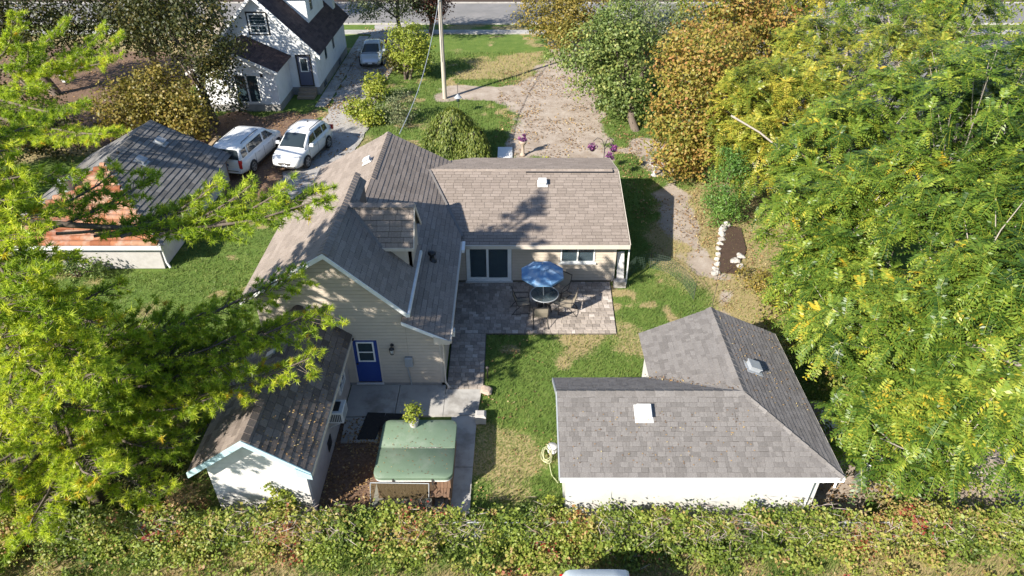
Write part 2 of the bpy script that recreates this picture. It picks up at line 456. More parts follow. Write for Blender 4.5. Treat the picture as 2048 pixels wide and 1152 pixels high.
# ---- shingled roofs ------------------------------------------------
CAMP = Vector((0, 0, 16.8))
class Roofs:
    """collects the shingles of one building, then builds the 300 that show largest as pieces"""
    def __init__(s, mat):
        s.items = []       # (score, slope, outline uv, frame, rnd)
        s.mat = mat
    def slope(s, parent, pts, ucourse, expo=0.17, tab=0.36, jit=0.0, under=0.05, skip=None, recess=0.026, th=0.013, g=0.012):
        """pts: convex outline of the slope in world xyz; ucourse: direction of the courses"""
        P = [Vector(p) for p in pts]
        nrm = (P[1]-P[0]).cross(P[2]-P[0]).normalized()
        if nrm.z < 0: nrm = -nrm
        u = Vector(ucourse); u = (u - nrm*u.dot(nrm)).normalized()
        v = nrm.cross(u)
        if v.z < 0: v = -v; u = -u
        if u.cross(v).dot(nrm) < 0: u = -u
        O = P[0]
        uv = [((p-O).dot(u), (p-O).dot(v)) for p in P]
        # deck
        d = MB()
        d.prism([p - nrm*0.004 for p in P], -nrm*under)
        deck = d.build('deck', M['underlay'], parent)
        fr = Matrix(((u.x,v.x,nrm.x,O.x),(u.y,v.y,nrm.y,O.y),(u.z,v.z,nrm.z,O.z),(0,0,0,1)))
        u0, u1 = min(p[0] for p in uv), max(p[0] for p in uv)
        v0, v1 = min(p[1] for p in uv), max(p[1] for p in uv)
        k = 0; y = v0
        rr = random.Random(len(s.items)+3)
        while y < v1:
            x = u0 - tab*rr.random()
            while x < u1:
                w = tab*(1+jit*(rr.random()*2-1))
                y0 = y - 0.012 + (rr.random()-.5)*0.012
                yt = min(y+expo-recess, v1)
                rect = [(x+g/2, y0),(x+w-g/2, y0),(x+w-g/2, yt),(x+g/2, yt)]
                r0 = clip_convex(rect, uv)
                if len(r0) >= 3 and area(r0) > 0.002:
                    cen = fr @ Vector((sum(q[0] for q in r0)/len(r0), sum(q[1] for q in r0)/len(r0), 0))
                    dv = CAMP - cen
                    sc = area(r0)*max(0.0, nrm.dot(dv.normalized()))/dv.length_squared
                    if skip and skip(cen): sc *= 0.01
                    s.items.append((sc, parent, r0, fr, rr.random(), y0, expo, th*(0.8+rr.random()*0.5)))
                x += w
            y += expo; k += 1
    def cap(s, parent, a, b, wid=0.3, step=0.2, lift=0.018):
        """ridge or hip caps from a to b (low to high)"""
        a, b = Vector(a), Vector(b)
        m = MB()
        d = (b-a); L = d.length; d.normalize()
        sd = d.cross(Vector((0,0,1))).normalized()
        n = max(1, int(L/step))
        for i in range(n):
            p = a + d*(L*i/n); q = a + d*(L*(i+1)/n+0.03)
            m.rv = random.random()
            drop = Vector((0,0,-wid*0.26))
            l = Vector((0,0,lift)); l2 = Vector((0,0,lift*0.35))
            m.faces([p-sd*wid/2+drop+l, p+l*1.7, p+sd*wid/2+drop+l, q-sd*wid/2+drop+l2, q+l2*1.7, q+sd*wid/2+drop+l2],
                    [(0,1,4,3),(1,2,5,4),(0,3,3+0,0)][:2] + [(2,1,0)])
        o = m.build('ridge_cap', s.mat, parent)
        return o
    def finish(s, limit=300):
        s.items.sort(key=lambda t: -t[0])
        shared = {}
        joined = {}
        for i, (sc, parent, pl, fr, rv, y0, ex, th) in enumerate(s.items):
            full = len(pl) == 4 and abs(area(pl) - abs((pl[1][0]-pl[0][0])*(pl[2][1]-pl[0][1]))) < 1e-4
            def top(q): return th*(1-(q[1]-y0)/ex*0.8)
            if i < limit:
                key = None
                o0 = pl[0]
                if full:
                    key = (round(pl[1][0]-pl[0][0], 2), round(pl[2][1]-pl[0][1], 2), int(rv*8), s.mat.name)
                if key is None or key not in shared:
                    m = MB(); m.rv = (int(rv*8)+0.5)/8
                    a = [(q[0]-o0[0], q[1]-o0[1], top(q)) for q in pl]
                    b = [(q[0]-o0[0], q[1]-o0[1], 0.0) for q in pl]
                    n = len(a)
                    m.faces(a+b, [tuple(range(n))] + [(k+n,(k+1)%n+n,(k+1)%n,k) for k in range(n)])
                    ob = m.build('shingle', s.mat, parent, fr @ Matrix.Translation((o0[0], o0[1], 0)))
                    if key: shared[key] = ob.data
                else:
                    ob = bpy.data.objects.new('shingle', shared[key])
                    attach(ob, parent, fr @ Matrix.Translation((o0[0], o0[1], 0)))
            else:
                m = joined.setdefault(parent.name, (MB(), parent))[0]
                m.rv = rv
                a = [fr @ Vector((q[0], q[1], top(q))) for q in pl]
                b = [fr @ Vector((q[0], q[1], 0.0)) for q in pl]
                n = len(a)
                m.faces(a+b, [tuple(range(n))] + [(k+n,(k+1)%n+n,(k+1)%n,k) for k in range(n)])
        for m, parent in joined.values():
            tag(m.build('shingle_field', s.mat, parent), kind='stuff')

def siding(parent, O, u, poly, holes=(), expo=0.14, th=0.03, mat=None, name='siding_board', out=None, gap=0.024):
    """lap siding boards on a vertical wall; O origin, u horizontal unit, poly convex in (u,z)"""
    O = Vector(O); u = Vector(u).normalized()
    n = Vector((u.y, -u.x, 0))
    if out is not None and n.dot(Vector(out)) < 0: n = -n
    z0, z1 = min(p[1] for p in poly), max(p[1] for p in poly)
    x0, x1 = min(p[0] for p in poly), max(p[0] for p in poly)
    z = z0
    while z < z1 - 0.01:
        zt = min(z+expo, z1)
        segs = [(x0, x1)]
        for h in holes:
            if h[3] > z+0.01 and h[2] < zt-0.01:
                ns = []
                for a, b in segs:
                    if h[1] <= a or h[0] >= b: ns.append((a, b)); continue
                    if h[0] > a: ns.append((a, h[0]))
                    if h[1] < b: ns.append((h[1], b))
                segs = ns
        for a, b in segs:
            r = clip_convex([(a, z), (b, z), (b, zt-gap), (a, zt-gap)], poly)
            if len(r) >= 3 and area(r) > 0.001:
                m = MB()
                f = [O + u*q[0] + Vector((0,0,q[1])) + n*(th*(1-(q[1]-z)/expo*0.85)) for q in r]
                bk = [O + u*q[0] + Vector((0,0,q[1])) + n*0.002 for q in r]
                k = len(f)
                m.faces(f+bk, [tuple(range(k))] + [(i+k,(i+1)%k+k,(i+1)%k,i) for i in range(k)])
                m.build(name, mat or M['siding'], parent)
        z += expo

def wall_poly(m, O, u, poly, th, out):
    O = Vector(O); u = Vector(u).normalized(); o = Vector(out)
    pts = [O + u*q[0] + Vector((0,0,q[1])) for q in poly]
    m.prism(pts, -o*th)

def roof_vent(parent, p, nrm, mat, s=0.36):
    """low box vent on a slope"""
    p = Vector(p); nrm = Vector(nrm).normalized()
    u = nrm.cross(Vector((0,0,1))).normalized(); v = u.cross(nrm)
    if v.z > 0: v = -v
    m = MB()
    m.obox(p+nrm*0.015+v*0.03, u*s*0.62, v*s*0.66, nrm*0.008)
    m.obox(p+nrm*0.09, u*s*0.42, v*s*0.42, nrm*0.06)
    m.obox(p+nrm*0.16, u*s*0.48, v*s*0.48, nrm*0.018)
    return m.build('roof_vent', mat, parent)

# ------------------------------------------------------------------ noise field for the ground masks
def vnoise(x, y, s, seed):
    g = np.random.default_rng(seed).random((256, 256))
    X, Y = x/s + 1000, y/s + 1000
    xi, yi = np.floor(X).astype(int), np.floor(Y).astype(int)
    fx, fy = X-xi, Y-yi
    fx = fx*fx*(3-2*fx); fy = fy*fy*(3-2*fy)
    a = g[xi%256, yi%256]; b = g[(xi+1)%256, yi%256]; c = g[xi%256, (yi+1)%256]; d = g[(xi+1)%256, (yi+1)%256]
    return (a*(1-fx)+b*fx)*(1-fy) + (c*(1-fx)+d*fx)*fy

def fbm(x, y, s, seed):
    return (vnoise(x,y,s,seed)*4 + vnoise(x,y,s/2,seed+1)*2 + vnoise(x,y,s/4,seed+2))/7

def inpoly(x, y, poly):
    """signed distance, positive inside"""
    ins = np.zeros(x.shape, bool); d = np.full(x.shape, 1e9)
    n = len(poly)
    for i in range(n):
        (x0, y0), (x1, y1) = poly[i], poly[(i+1) % n]
        t = np.clip(((x-x0)*(x1-x0)+(y-y0)*(y1-y0))/((x1-x0)**2+(y1-y0)**2+1e-9), 0, 1)
        d = np.minimum(d, np.hypot(x-(x0+t*(x1-x0)), y-(y0+t*(y1-y0))))
        c = ((y0 > y) != (y1 > y)) & (x < (x1-x0)*(y-y0)/((y1-y0) if y1 != y0 else 1e-9)+x0)
        ins ^= c
    return np.where(ins, d, -d)

DIRT = [  # packed earth and gravel: front drive, path to the side yard, patch by the hedge
    [(-0.1,36.3),(-0.5,39),(-0.2,44.5),(-1.4,45.7),(-4.9,46.2),(-4.9,48.8),(-1.0,48.6),(1.3,50),(2.6,54),(3.2,60.5),(6.5,60.5),(6.0,52),(5.9,44),(6.4,38),(5.6,35.8),(3,35.6)],
    [(6.0,37.5),(8.3,34),(7.0,30.5),(7.6,27),(8.3,23.5),(7.9,21),(8.6,21),(9.3,24.5),(9.0,28.5),(8.8,32),(9.8,35),(8,40)],
    [(8.4,12.2),(8.6,17),(16,17),(18,12.0)],
]
DRY = [
    [(-20,8),(-20,11.3),(20,11.3),(20,8)], [(0.5,12.2),(0.3,13.2),(1.3,13.4),(1.3,12.2)],
    [(1.6,19.0),(1.9,20.6),(3.6,20.6),(3.3,19.0)], [(6,28),(10.5,36),(14,36),(14,20),(8.5,19)],
    [(-45,36),(-45,62),(-22,62),(-22,36)], [(-4.5,49),(-4,55),(2.8,57),(1.5,50)],
]
BARE = [[(-5.9,11.8),(-5.9,16.4),(-4.0,16.4),(-1.9,15.2),(-1.9,11.8)], [(-45,38),(-45,60),(-24,56),(-21,38)], [(-22,36),(-22,43.5),(-13,43.5),(-9.6,37),(-11,31.5),(-14,31.5)]]

def masks(x, y):
    w = (fbm(x, y, 1.6, 11)-0.5)
    dirt = np.full(x.shape, -9.0)
    for p in DIRT:
        dirt = np.maximum(dirt, inpoly(x, y, p))
    dirt = np.clip((dirt + w*3.0)/0.7+0.25, 0, 1)
    bare = np.full(x.shape, -9.0)
    for p in BARE:
        bare = np.maximum(bare, inpoly(x, y, p))
    bare = np.clip((bare + w*2.5)/0.8+0.5, 0, 1)
    dry = np.full(x.shape, -9.0)
    for p in DRY:
        dry = np.maximum(dry, inpoly(x, y, p))
    dry = np.clip((dry + w*3.0)/1.2+0.35, 0, 1)*0.75
    spots = np.clip((fbm(x, y, 0.9, 31)-0.60)*7, 0, 1)*np.clip((fbm(x, y, 4.0, 61)-0.42)*5, 0, 1)
    dry = np.maximum(dry, spots*0.95)
    dry = np.maximum(dry, np.clip((fbm(x, y, 2.2, 37)-0.6)*5, 0, 0.6)*np.clip((fbm(x, y, 7.0, 67)-0.3)*4, 0, 1))
    return dirt, bare, dry

# ------------------------------------------------------------------ the ground
def build_ground():
    xs = np.concatenate([[-600,-200,-80,-50], np.arange(-36, 26.01, 0.25), [34,50,90,200,600]])
    ys = np.concatenate([[-500,-100,-20,0], np.arange(7, 76.01, 0.25), [82,95,130,250,900]])
    X, Y = np.meshgrid(xs, ys, indexing='ij')
    Z = (fbm(X, Y, 2.5, 5)-0.5)*0.05
    Z[(np.abs(X) > 60) | (Y > 78) | (Y < 2)] = 0
    Z -= 0.03
    nx, ny = X.shape
    V = np.stack([X, Y, Z], -1).reshape(-1, 3)
    idx = np.arange(nx*ny).reshape(nx, ny)
    F = np.stack([idx[:-1,:-1], idx[1:,:-1], idx[1:,1:], idx[:-1,1:]], -1).reshape(-1, 4)
    m, nt, bs = _nt('ground')
    a = attr(nt, 'mask')
    sp = N(nt, 'ShaderNodeSeparateColor')
    nt.links.new(a.outputs['Color'], sp.inputs[0])
    n1 = noise(nt, 1.1, 6, 0.65)
    n2 = noise(nt, 14, 5, 0.75)
    n3 = noise(nt, 45, 3, 0.7)
    grass = ramp(nt, [(0.3, (0.06, 0.105, 0.02)), (0.5, (0.105, 0.165, 0.032)), (0.68, (0.18, 0.215, 0.055))], mixc(nt, n1, n2, 0.55))
    dry = ramp(nt, [(0.3, (0.2, 0.17, 0.07)), (0.55, (0.33, 0.26, 0.13)), (0.75, (0.42, 0.33, 0.2))], n2)
    dirt = ramp(nt, [(0.28, (0.16, 0.115, 0.08)), (0.46, (0.32, 0.26, 0.208)), (0.66, (0.48, 0.42, 0.36))], mixc(nt, n1, n3, 0.5))
    bare = ramp(nt, [(0.3, (0.1, 0.06, 0.04)), (0.55, (0.2, 0.13, 0.09)), (0.75, (0.3, 0.22, 0.17))], n2)
    def sharp(sock):
        ad = N(nt, 'ShaderNodeMath', operation='ADD')
        sb = N(nt, 'ShaderNodeMath', operation='SUBTRACT')
        nt.links.new(n2, sb.inputs[0]); sb.inputs[1].default_value = 0.5
        mu = N(nt, 'ShaderNodeMath', operation='MULTIPLY')
        nt.links.new(sb.outputs[0], mu.inputs[0]); mu.inputs[1].default_value = 1.3
        nt.links.new(sock, ad.inputs[0]); nt.links.new(mu.outputs[0], ad.inputs[1])
        return ramp(nt, [(0.32, (0,0,0)), (0.62, (1,1,1))], ad.outputs[0])
    col = mixc(nt, grass, dry, sharp(sp.outputs['Blue']))
    col = mixc(nt, col, bare, sharp(sp.outputs['Green']))
    col = mixc(nt, col, dirt, sharp(sp.outputs['Red']))
    nt.links.new(col, bs.inputs['Base Color'])
    bs.inputs['Roughness'].default_value = 0.95
    bs.inputs['Specular IOR Level'].default_value = 0.15
    bump(nt, bs, mixc(nt, n2, n3, 0.5), 0.7, 0.05)
    o = fast_mesh('ground', V, F, m, smooth=True)
    d, b, r = masks(X.ravel(), Y.ravel())
    colr = np.stack([d, b, r, np.ones_like(d)], -1).astype(np.float32)
    at = o.data.attributes.new('mask', 'FLOAT_COLOR', 'POINT')
    at.data.foreach_set('color', colr.ravel())
    tag(o, kind='structure')
build_ground()

def sheet(name, pts, z, mat, th=0.0, div=0.6):
    m = MB()
    P = [(x, y, z) for x, y in pts]
    if th:
        m.prism([(x, y, z-th) for x, y in pts], (0, 0, th))
    else:
        m.poly(P)
    return tag(m.build(name, mat), kind='structure')

# street beyond the front yard, sidewalk, lane beside the white house
sheet('road', [(-120,65.0),(120,65.0),(120,72.6),(-120,72.6)], 0.004, M['asphalt'])
kb = MB()
kb.box((-120,64.8,-0.05),(120,64.98,0.10)); kb.box((-120,72.62,-0.05),(120,72.8,0.10))
tag(kb.build('kerb', M['concrete']), kind='structure')
sw = sheet('sidewalk', [(-120,61.75),(120,61.75),(120,62.95),(-120,62.95)], 0.035, M['concrete'], 0.1)
sheet('far_bank', [(-120,72.85),(120,72.85),(120,76),(-120,76)], 0.03, M['soil'], 0.1)
def wobble(pts, amp=0.25, step=0.7, seed=3):
    rr = random.Random(seed); out = []
    for i in range(len(pts)):
        a, b = Vector(pts[i]), Vector(pts[(i+1)%len(pts)])
        n = max(1, int((b-a).length/step))
        for k in range(n):
            p = a+(b-a)*k/n
            out.append((p.x+rr.uniform(-amp,amp)*(k>0), p.y+rr.uniform(-amp,amp)*(k>0)))
    return out
def lane_sheet():
    m, nt, bs = _nt('lane_surface')
    n1 = noise(nt, 0.9, 6, 0.7); n2 = noise(nt, 9, 5, 0.75)
    c = ramp(nt, [(0.3, (0.13, 0.1, 0.08)), (0.47, (0.3, 0.28, 0.26)), (0.7, (0.46, 0.44, 0.42))], mixc(nt, n1, n2, 0.5))
    nt.links.new(c, bs.inputs['Base Color']); bs.inputs['Roughness'].default_value = 0.95
    bump(nt, bs, n2, 0.6, 0.04)
    pts = wobble([(-11.2,31.5),(-9.3,35.6),(-9.0,40),(-9.3,47),(-9.0,56),(-9.3,64.7),(-12.3,64.7),(-12.2,52),(-12.1,44),(-11.6,39),(-12.6,33)], 0.22)
    sheet('lane', pts, 0.012, m)
lane_sheet()
wk = MB()
for y in np.arange(44.5, 60, 1.5):
    wk.box((-13.05, y, -0.02), (-12.25, y+1.46, 0.03))
tag(wk.build('side_path', M['concrete']), kind='structure')

# neighbour's paved yard seen through the trees on the right
sheet('paved_yard', [(18,34),(44,34),(44,60),(20,60)], 0.006, M['asphalt'])

# concrete apron by the blue door and strip beside the tub: slabs with open joints
ap = tag(bpy.data.objects.new('concrete_apron', None), kind='structure'); C.objects.link(ap)
def slab(pts, z=0.05):
    m = MB(); m.prism([(x, y, -0.06) for x, y in pts], (0, 0, 0.06+z)); return m.build('slab', M['concrete'], ap)
slab([(-5.58,16.32),(-3.9,16.34),(-3.9,17.82),(-5.58,17.82)])
slab([(-3.88,16.34),(-2.3,16.36),(-2.3,17.80),(-3.88,17.82)])
slab([(-2.285,16.36),(-1.15,16.4),(-1.05,17.6),(-2.285,17.6)])
slab([(-5.45,15.2),(-4.3,15.25),(-4.35,16.29),(-5.5,16.28)], 0.03)
slab([(-1.95,14.2),(-1.2,14.2),(-1.16,16.37),(-2.0,16.33)], 0.045)
slab([(-1.95,12.5),(-1.22,12.5),(-1.2,14.18),(-1.95,14.18)], 0.04)
slab([(-4.05,12.75),(-1.97,12.75),(-1.97,15.4),(-4.05,15.4)], 0.03)

# ------------------------------------------------------------------ paver patio
def build_patio():
    pat = tag(bpy.data.objects.new('paver_patio', None), kind='structure'); C.objects.link(pat)
    outline = [(-2.28,17.62),(-0.98,17.62),(-0.98,20.68),(4.0,20.68),(4.16,24.15),(-2.28,24.15)]
    m = MB(); m.prism([(x, y, -0.06) for x, y in outline], (0, 0, 0.07)); m.build('sand_bed', M['sand'], pat)
    rr = random.Random(5); items = []
    def zone(x0, x1, y0, y1, slant=0.0):
        y = y0
        while y < y1-0.05:
            h = min(rr.choice((0.16, 0.2, 0.2, 0.24)), y1-y)
            if y1-(y+h) < 0.08: h = y1-y
            xe = x1 + slant*(y-y0)/(y1-y0)
            x = x0
            while x < xe-0.04:
                w = rr.choice((0.16, 0.2, 0.24, 0.3))
                if xe-(x+w) < 0.1: w = xe-x
                t = rr.random()
                rv = t*0.68 if rr.random() > 0.05 else 0.9+t*0.1
                sh = x < 0.3 and y > 20
                items.append((w*h/(y+7)**2, x, y, w, h, rv))
                x += w
            y += h
    zone(-2.26, -1.0, 17.64, 20.68); zone(-2.26, 4.0, 20.70, 24.14, 0.14)
    items.sort(key=lambda t: -t[0])
    rest = MB()
    shared = {}
    for i, (sc, x, y, w, h, rv) in enumerate(items):
        g = 0.006; z = 0.032+rr.random()*0.006
        q = int(rv*9)
        if i < 300:
            key = (round(w,3), round(h,3), q)
            if key not in shared:
                b = MB(); b.rv = q/9+0.05; b.box((g,g,-0.03),(w-g,h-g,0.0), 0.006)
                o = b.build('paver', M['paver'], pat, Matrix.Translation((x,y,z))); shared[key] = o.data
            else:
                attach(bpy.data.objects.new('paver', shared[key]), pat, Matrix.Translation((x,y,z)))
        else:
            rest.rv = rv; rest.box((x+g,y+g,z-0.03),(x+w-g,y+h-g,z), 0.006)
    tag(rest.build('paver_field', M['paver'], pat), kind='stuff')
build_patio()

# ------------------------------------------------------------------ window / door helper (facing -Y unless given another frame)
def frame_rect(m, O, u, n, x0, x1, z0, z1, w, d0, d1):
    """rectangular frame of bars in the plane (u, z), thickness from d0 to d1 along the normal n"""
    O, u, n = Vector(O), Vector(u), Vector(n)
    def bx(a, b, c, d):
        ctr = O + u*(a+b)/2 + Vector((0,0,(c+d)/2)) + n*(d0+d1)/2
        m.obox(ctr, u*(b-a)/2, n*(d1-d0)/2, Vector((0,0,(d-c)/2)))
    bx(x0, x1, z1-w, z1); bx(x0, x1, z0, z0+w)
    bx(x0, x0+w, z0+w, z1-w); bx(x1-w, x1, z0+w, z1-w)
    return bx

def pane_rect(parent, O, u, n, x0, x1, z0, z1, d, mat, name='pane'):
    O, u, n = Vector(O), Vector(u), Vector(n)
    m = MB()
    m.obox(O+u*(x0+x1)/2+Vector((0,0,(z0+z1)/2))+n*d, u*(x1-x0)/2, n*0.004, Vector((0,0,(z1-z0)/2)))
    return m.build(name, mat, parent)

# ================================================================== the beige house
def build_house():
    H = thing('house', 'beige sided house with brown shingle roofs, blue door and paver patio', 'house', (-3, 22, 0))
    ez, sl = 2.3, 0.52                        # east eave of the low roof
    CZ = lambda x: ez + sl*(-2.05-x)
    RA, RX = 5.68, -5.65                       # steep front gable ridge
    YA0, YA1 = 17.45, 22.9
    aE, aW = 0.95, 0.60
    AE = lambda x: RA - aE*(x-RX)
    AW = lambda x: RA - aW*(RX-x)
    YW = 17.85
    # ---- walls
    w = MB()
    wall_poly(w, (0,YW,0), (1,0,0), [(-8.2,0),(-3.5,0),(-3.5,AE(-3.5)-0.1),(RX,RA-0.12),(-8.2,AW(-8.2)-0.1)], 0.2, (0,-1,0))
    wall_poly(w, (0,YW,0), (1,0,0), [(-3.5,0),(-2.35,0),(-2.35,CZ(-2.35)-0.1),(-3.5,CZ(-3.5)-0.1)], 0.2, (0,-1,0))
    w.build('front_wall', M['backing'], H)
    w = MB(); w.box((-8.2,18.05,0),(-8.0,29.0,2.6)); w.build('side_wall', M['siding'], H)
    w = MB(); w.box((-2.55,18.05,0),(-2.35,24.4,2.38)); w.build('side_wall', M['backing'], H)
    w = MB(); w.prism([(-8.2,29.4,0),(-2.4,29.4,0),(-2.4,29.4,2.3),(-5.68,29.4,3.95),(-8.2,29.4,2.6)],(0,0.12,0)); w.build('rear_wall', M['siding'], H)
    # knee wall of the steep gable above the low roof
    w = MB(); w.box((-3.6,17.9,2.9),(-3.5,21.6,AE(-3.5)-0.08)); w.build('knee_wall', M['siding'], H)
    w = MB(); w.box((-5.62,21.0,3.7),(-5.38,22.85,RA-0.3)); w.build('knee_wall', M['shingle_brown'], H)  # beige wall in dark roof brown: its shade is put into the colour
    # rear gable of the steep roof
    w = MB(); wall_poly(w, (0,YA1-0.15,0), (1,0,0), [(-8.2,2.4),(-5.5,4.0),(-5.5,RA-0.2),(RX,RA-0.12),(-8.2,AW(-8.2)-0.1)], 0.1, (0,1,0)); w.build('rear_wall', M['siding'], H)
    # lap boards on the gable wall
    door = (-5.37,-4.46,0,2.1)
    siding(H, (0,YW,0), (1,0,0), [(-8.2,0.16),(-3.5,0.16),(-3.5,AE(-3.5)-0.12),(RX,RA-0.14),(-8.2,AW(-8.2)-0.12)], [door], out=(0,-1,0))
    siding(H, (0,YW,0), (1,0,0), [(-3.495,0.16),(-2.35,0.16),(-2.35,CZ(-2.35)-0.12),(-3.495,CZ(-3.5)-0.12)], out=(0,-1,0))
    siding(H, (-2.35,17.85,0), (0,1,0), [(0,0.16),(6.35,0.16),(6.35,2.36),(0,2.36)], out=(1,0,0))
    siding(H, (-3.5,17.9,0), (0,1,0), [(0,3.3),(3.0,3.3),(3.0,3.44),(0,3.44)], out=(1,0,0))
    # corner trim
    m = MB(); m.box((-2.44,YW-0.03,0.05),(-2.325,YW+0.06,2.32)); m.build('corner_trim', M['trim_beige'], H)
    # ---- roofs
    RF = Roofs(M['shingle_tan'])
    def part(n):
        e = MB(); return e
    # low roof (east slope) in one plane from the front to the rear gable
    low = MB(); low.box((-5.3,17.6,2.2),(-5.2,17.7,2.25)); low = low.build('roof', M['underlay'], H)
    low['label'] = 'tan shingled low slope running front to back'
    RF.slope(low, [(-2.05,17.5,CZ(-2.05)),(-2.05,30.2,CZ(-2.05)),(-3.55,30.2,CZ(-3.55)),(-3.55,17.5,CZ(-3.55))], (0,1,0), 0.19, 0.5, skip=lambda c: c.x > -3.2 and c.y > 25.2)
    RF.slope(low, [(-3.55,20.5,CZ(-3.55)),(-3.55,30.2,CZ(-3.55)),(-5.68,30.2,CZ(-5.68)),(-5.68,20.5,CZ(-5.68))], (0,1,0), 0.19, 0.5, skip=lambda c: c.y < 21.7)
    # rear west slope
    RF.slope(low, [(-5.7,25.5,CZ(-5.68)-0.01),(-5.7,30.2,CZ(-5.68)-0.01),(-9.1,30.2,2.36),(-9.1,22.5,2.36),(-5.7,22.5,CZ(-5.68)-0.01)], (0,1,0), 0.19, 0.5, skip=lambda c: True)
    RF.cap(low, (-5.69,25.5,CZ(-5.68)+0.02), (-5.69,30.2,CZ(-5.68)+0.02), 0.34)
    # steep front gable
    st = MB(); st.box((-5.7,18.2,5.0),(-5.6,18.4,5.1)); st = st.build('roof', M['underlay'], H)
    st['label'] = 'steep shingled gable roof over the blue door'
    RF.slope(st, [(-3.32,YA0,AE(-3.32)),(-3.32,21.4,AE(-3.32)),(RX,21.4,RA),(RX,YA0,RA)], (0,1,0), 0.19, 0.4, skip=lambda c: c.y > 20.6)
    RF.slope(st, [(-5.3,21.4,AE(-5.3)),(-5.3,YA1,AE(-5.3)),(RX,YA1,RA),(RX,21.4,RA)], (0,1,0), 0.19, 0.4)
    RF.slope(st, [(-8.5,YA0,AW(-8.5)),(RX,YA0,RA),(RX,YA1,RA),(-8.5,YA1,AW(-8.5))], (0,1,0), 0.19, 0.4, skip=lambda c: True)
    RF.cap(st, (RX,YA0,RA+0.02), (RX,YA1,RA+0.02), 0.36)
    # dormer with its ridge running east
    dm = MB(); dm.box((-4.2,20.6,3.5),(-4.1,20.8,3.7)); dm = dm.build('dormer', M['underlay'], H)
    dz, dy, ds = 5.6, 20.72, 1.22
    DS = lambda y: dz - ds*(dy-y)
    ye = 19.77
    xv = RX + (RA-DS(ye))/aE; xr = RX + (RA-dz)/aE
    RF.slope(dm, [(xv,ye,DS(ye)),(-3.3,ye,DS(ye)),(-3.3,dy,dz),(xr,dy,dz)], (1,0,0), 0.19, 0.42)
    RF.slope(dm, [(-3.3,dy,dz),(-3.3,dy+1.1,dz-1.1*ds),(-5.2,dy+1.1,dz-1.1*ds),(-5.5,dy,dz)], (1,0,0), 0.19, 0.42, skip=lambda c: True)
    RF.cap(dm, (-5.5,dy,dz+0.02), (-3.3,dy,dz+0.02), 0.32)
    # valley strip
    v = MB(); v.bar((xv+0.02,ye+0.02,DS(ye)+0.035),(xr+0.02,dy-0.02,dz+0.035),0.17,0.012, up=(0.6,-0.6,1)); v.build('valley_flashing', M['shingle_grey'], dm)
    w = MB(); w.prism([(-3.42,ye+0.15,3.2),(-3.42,dy+0.9,2.9),(-3.42,dy+0.9,DS(ye)),(-3.42,dy,dz-0.1),(-3.42,ye+0.15,DS(ye)+0.05)], (-0.1,0,0))
    w.prism([(-3.42,ye+0.15,3.2),(-3.42,ye+0.15,DS(ye)+0.05),(xv+0.2,ye+0.15,DS(ye)+0.05),(xv+0.2,ye+0.15,3.6)], (0,0.1,0))
    w.build('dormer_wall', M['siding'], dm)
    f = MB(); f.bar((xv-0.05,ye-0.02,DS(ye)-0.05),(-3.28,ye-0.02,DS(ye)-0.05),0.03,0.12); f.bar((-3.285,ye-0.02,DS(ye)-0.05),(-3.285,dy,dz-0.06),0.03,0.12); f.bar((-3.285,dy+1.1,dz-1.1*ds-0.06),(-3.285,dy,dz-0.06),0.03,0.12)
    f.build('fascia', M['trim_beige'], dm)
    g = MB(); frame_rect(g, (-3.42,0,0), (0,1,0), (1,0,0), 20.5, 20.95, 4.55, 5.0, 0.06, 0.0, 0.03); g.build('gable_vent', M['trim_white'], dm)
    # wing roof
    wz = [(-3.9,4.75)]
    wg = MB(); wg.box((0,27.6,2.5),(0.2,27.8,2.6)); wg = wg.build('roof', M['underlay'], H)
    wg['label'] = 'low tan shingled roof over the patio wing'
    RF.slope(wg, [(-2.0,23.75,2.12),(4.72,23.75,2.12),(4.72,28.4,3.16),(-3.9,28.4,3.16),(-3.9,27.6,2.981)], (1,0,0), 0.185, 0.40, skip=lambda c: CZ(c.x) > c.z)
    RF.slope(wg, [(-4.0,28.4,3.16),(4.72,28.4,3.16),(4.72,31.3,2.4),(-2.0,31.3,2.4),(-4.0,29.8,2.793)], (1,0,0), 0.185, 0.40, skip=lambda c: True)
    RF.cap(wg, (-3.6,28.4,3.18), (4.72,28.4,3.18), 0.3)
    RF.finish(300)
    v = MB()
    a0, a1 = Vector((-2.0,24.1,2.30)), Vector((-3.68,28.35,3.2))
    v.bar(a0, a1, 0.09, 0.02); v.build('valley_flashing', M['shingle_grey'], wg)
    # black ridge strip on the wing
    m = MB(); m.bar((0.62,28.2,3.15),(4.5,28.18,3.15),0.07,0.03); m.bar((4.5,28.18,3.16),(4.52,28.5,3.19),0.05,0.03); m.build('ridge_strip', M['black'], wg)
    # fascia, gutters
    m = MB(); m.box((-1.95,23.66,1.95),(4.74,23.745,2.11)); m.build('gutter', M['trim_beige'], wg)
    m = MB(); m.box((-1.9,23.75,1.93),(4.7,24.2,1.955)); m.build('soffit', M['trim_beige'], wg)
    m = MB()
    m.prism([(4.74,23.74,1.97),(4.74,28.4,3.02),(4.74,31.3,2.28),(4.74,31.3,2.41),(4.74,28.4,3.16),(4.74,23.74,2.12)], (0.03,0,0)); m.build('fascia', M['trim_beige'], wg)
    def rake(p0, p1, parent, mat, h=0.17, th=0.03):
        b = MB(); p0, p1 = Vector(p0), Vector(p1)
        b.prism([p0, p1, p1-Vector((0,0,h)), p0-Vector((0,0,h))], (0,-th,0)); return b.build('fascia', mat, parent)
    rake((RX,YA0-0.002,RA+0.01),(-3.32,YA0-0.002,AE(-3.32)+0.01), st, M['trim_white'])
    rake((-8.5,YA0-0.002,AW(-8.5)+0.01),(RX,YA0-0.002,RA+0.01), st, M['trim_white'])
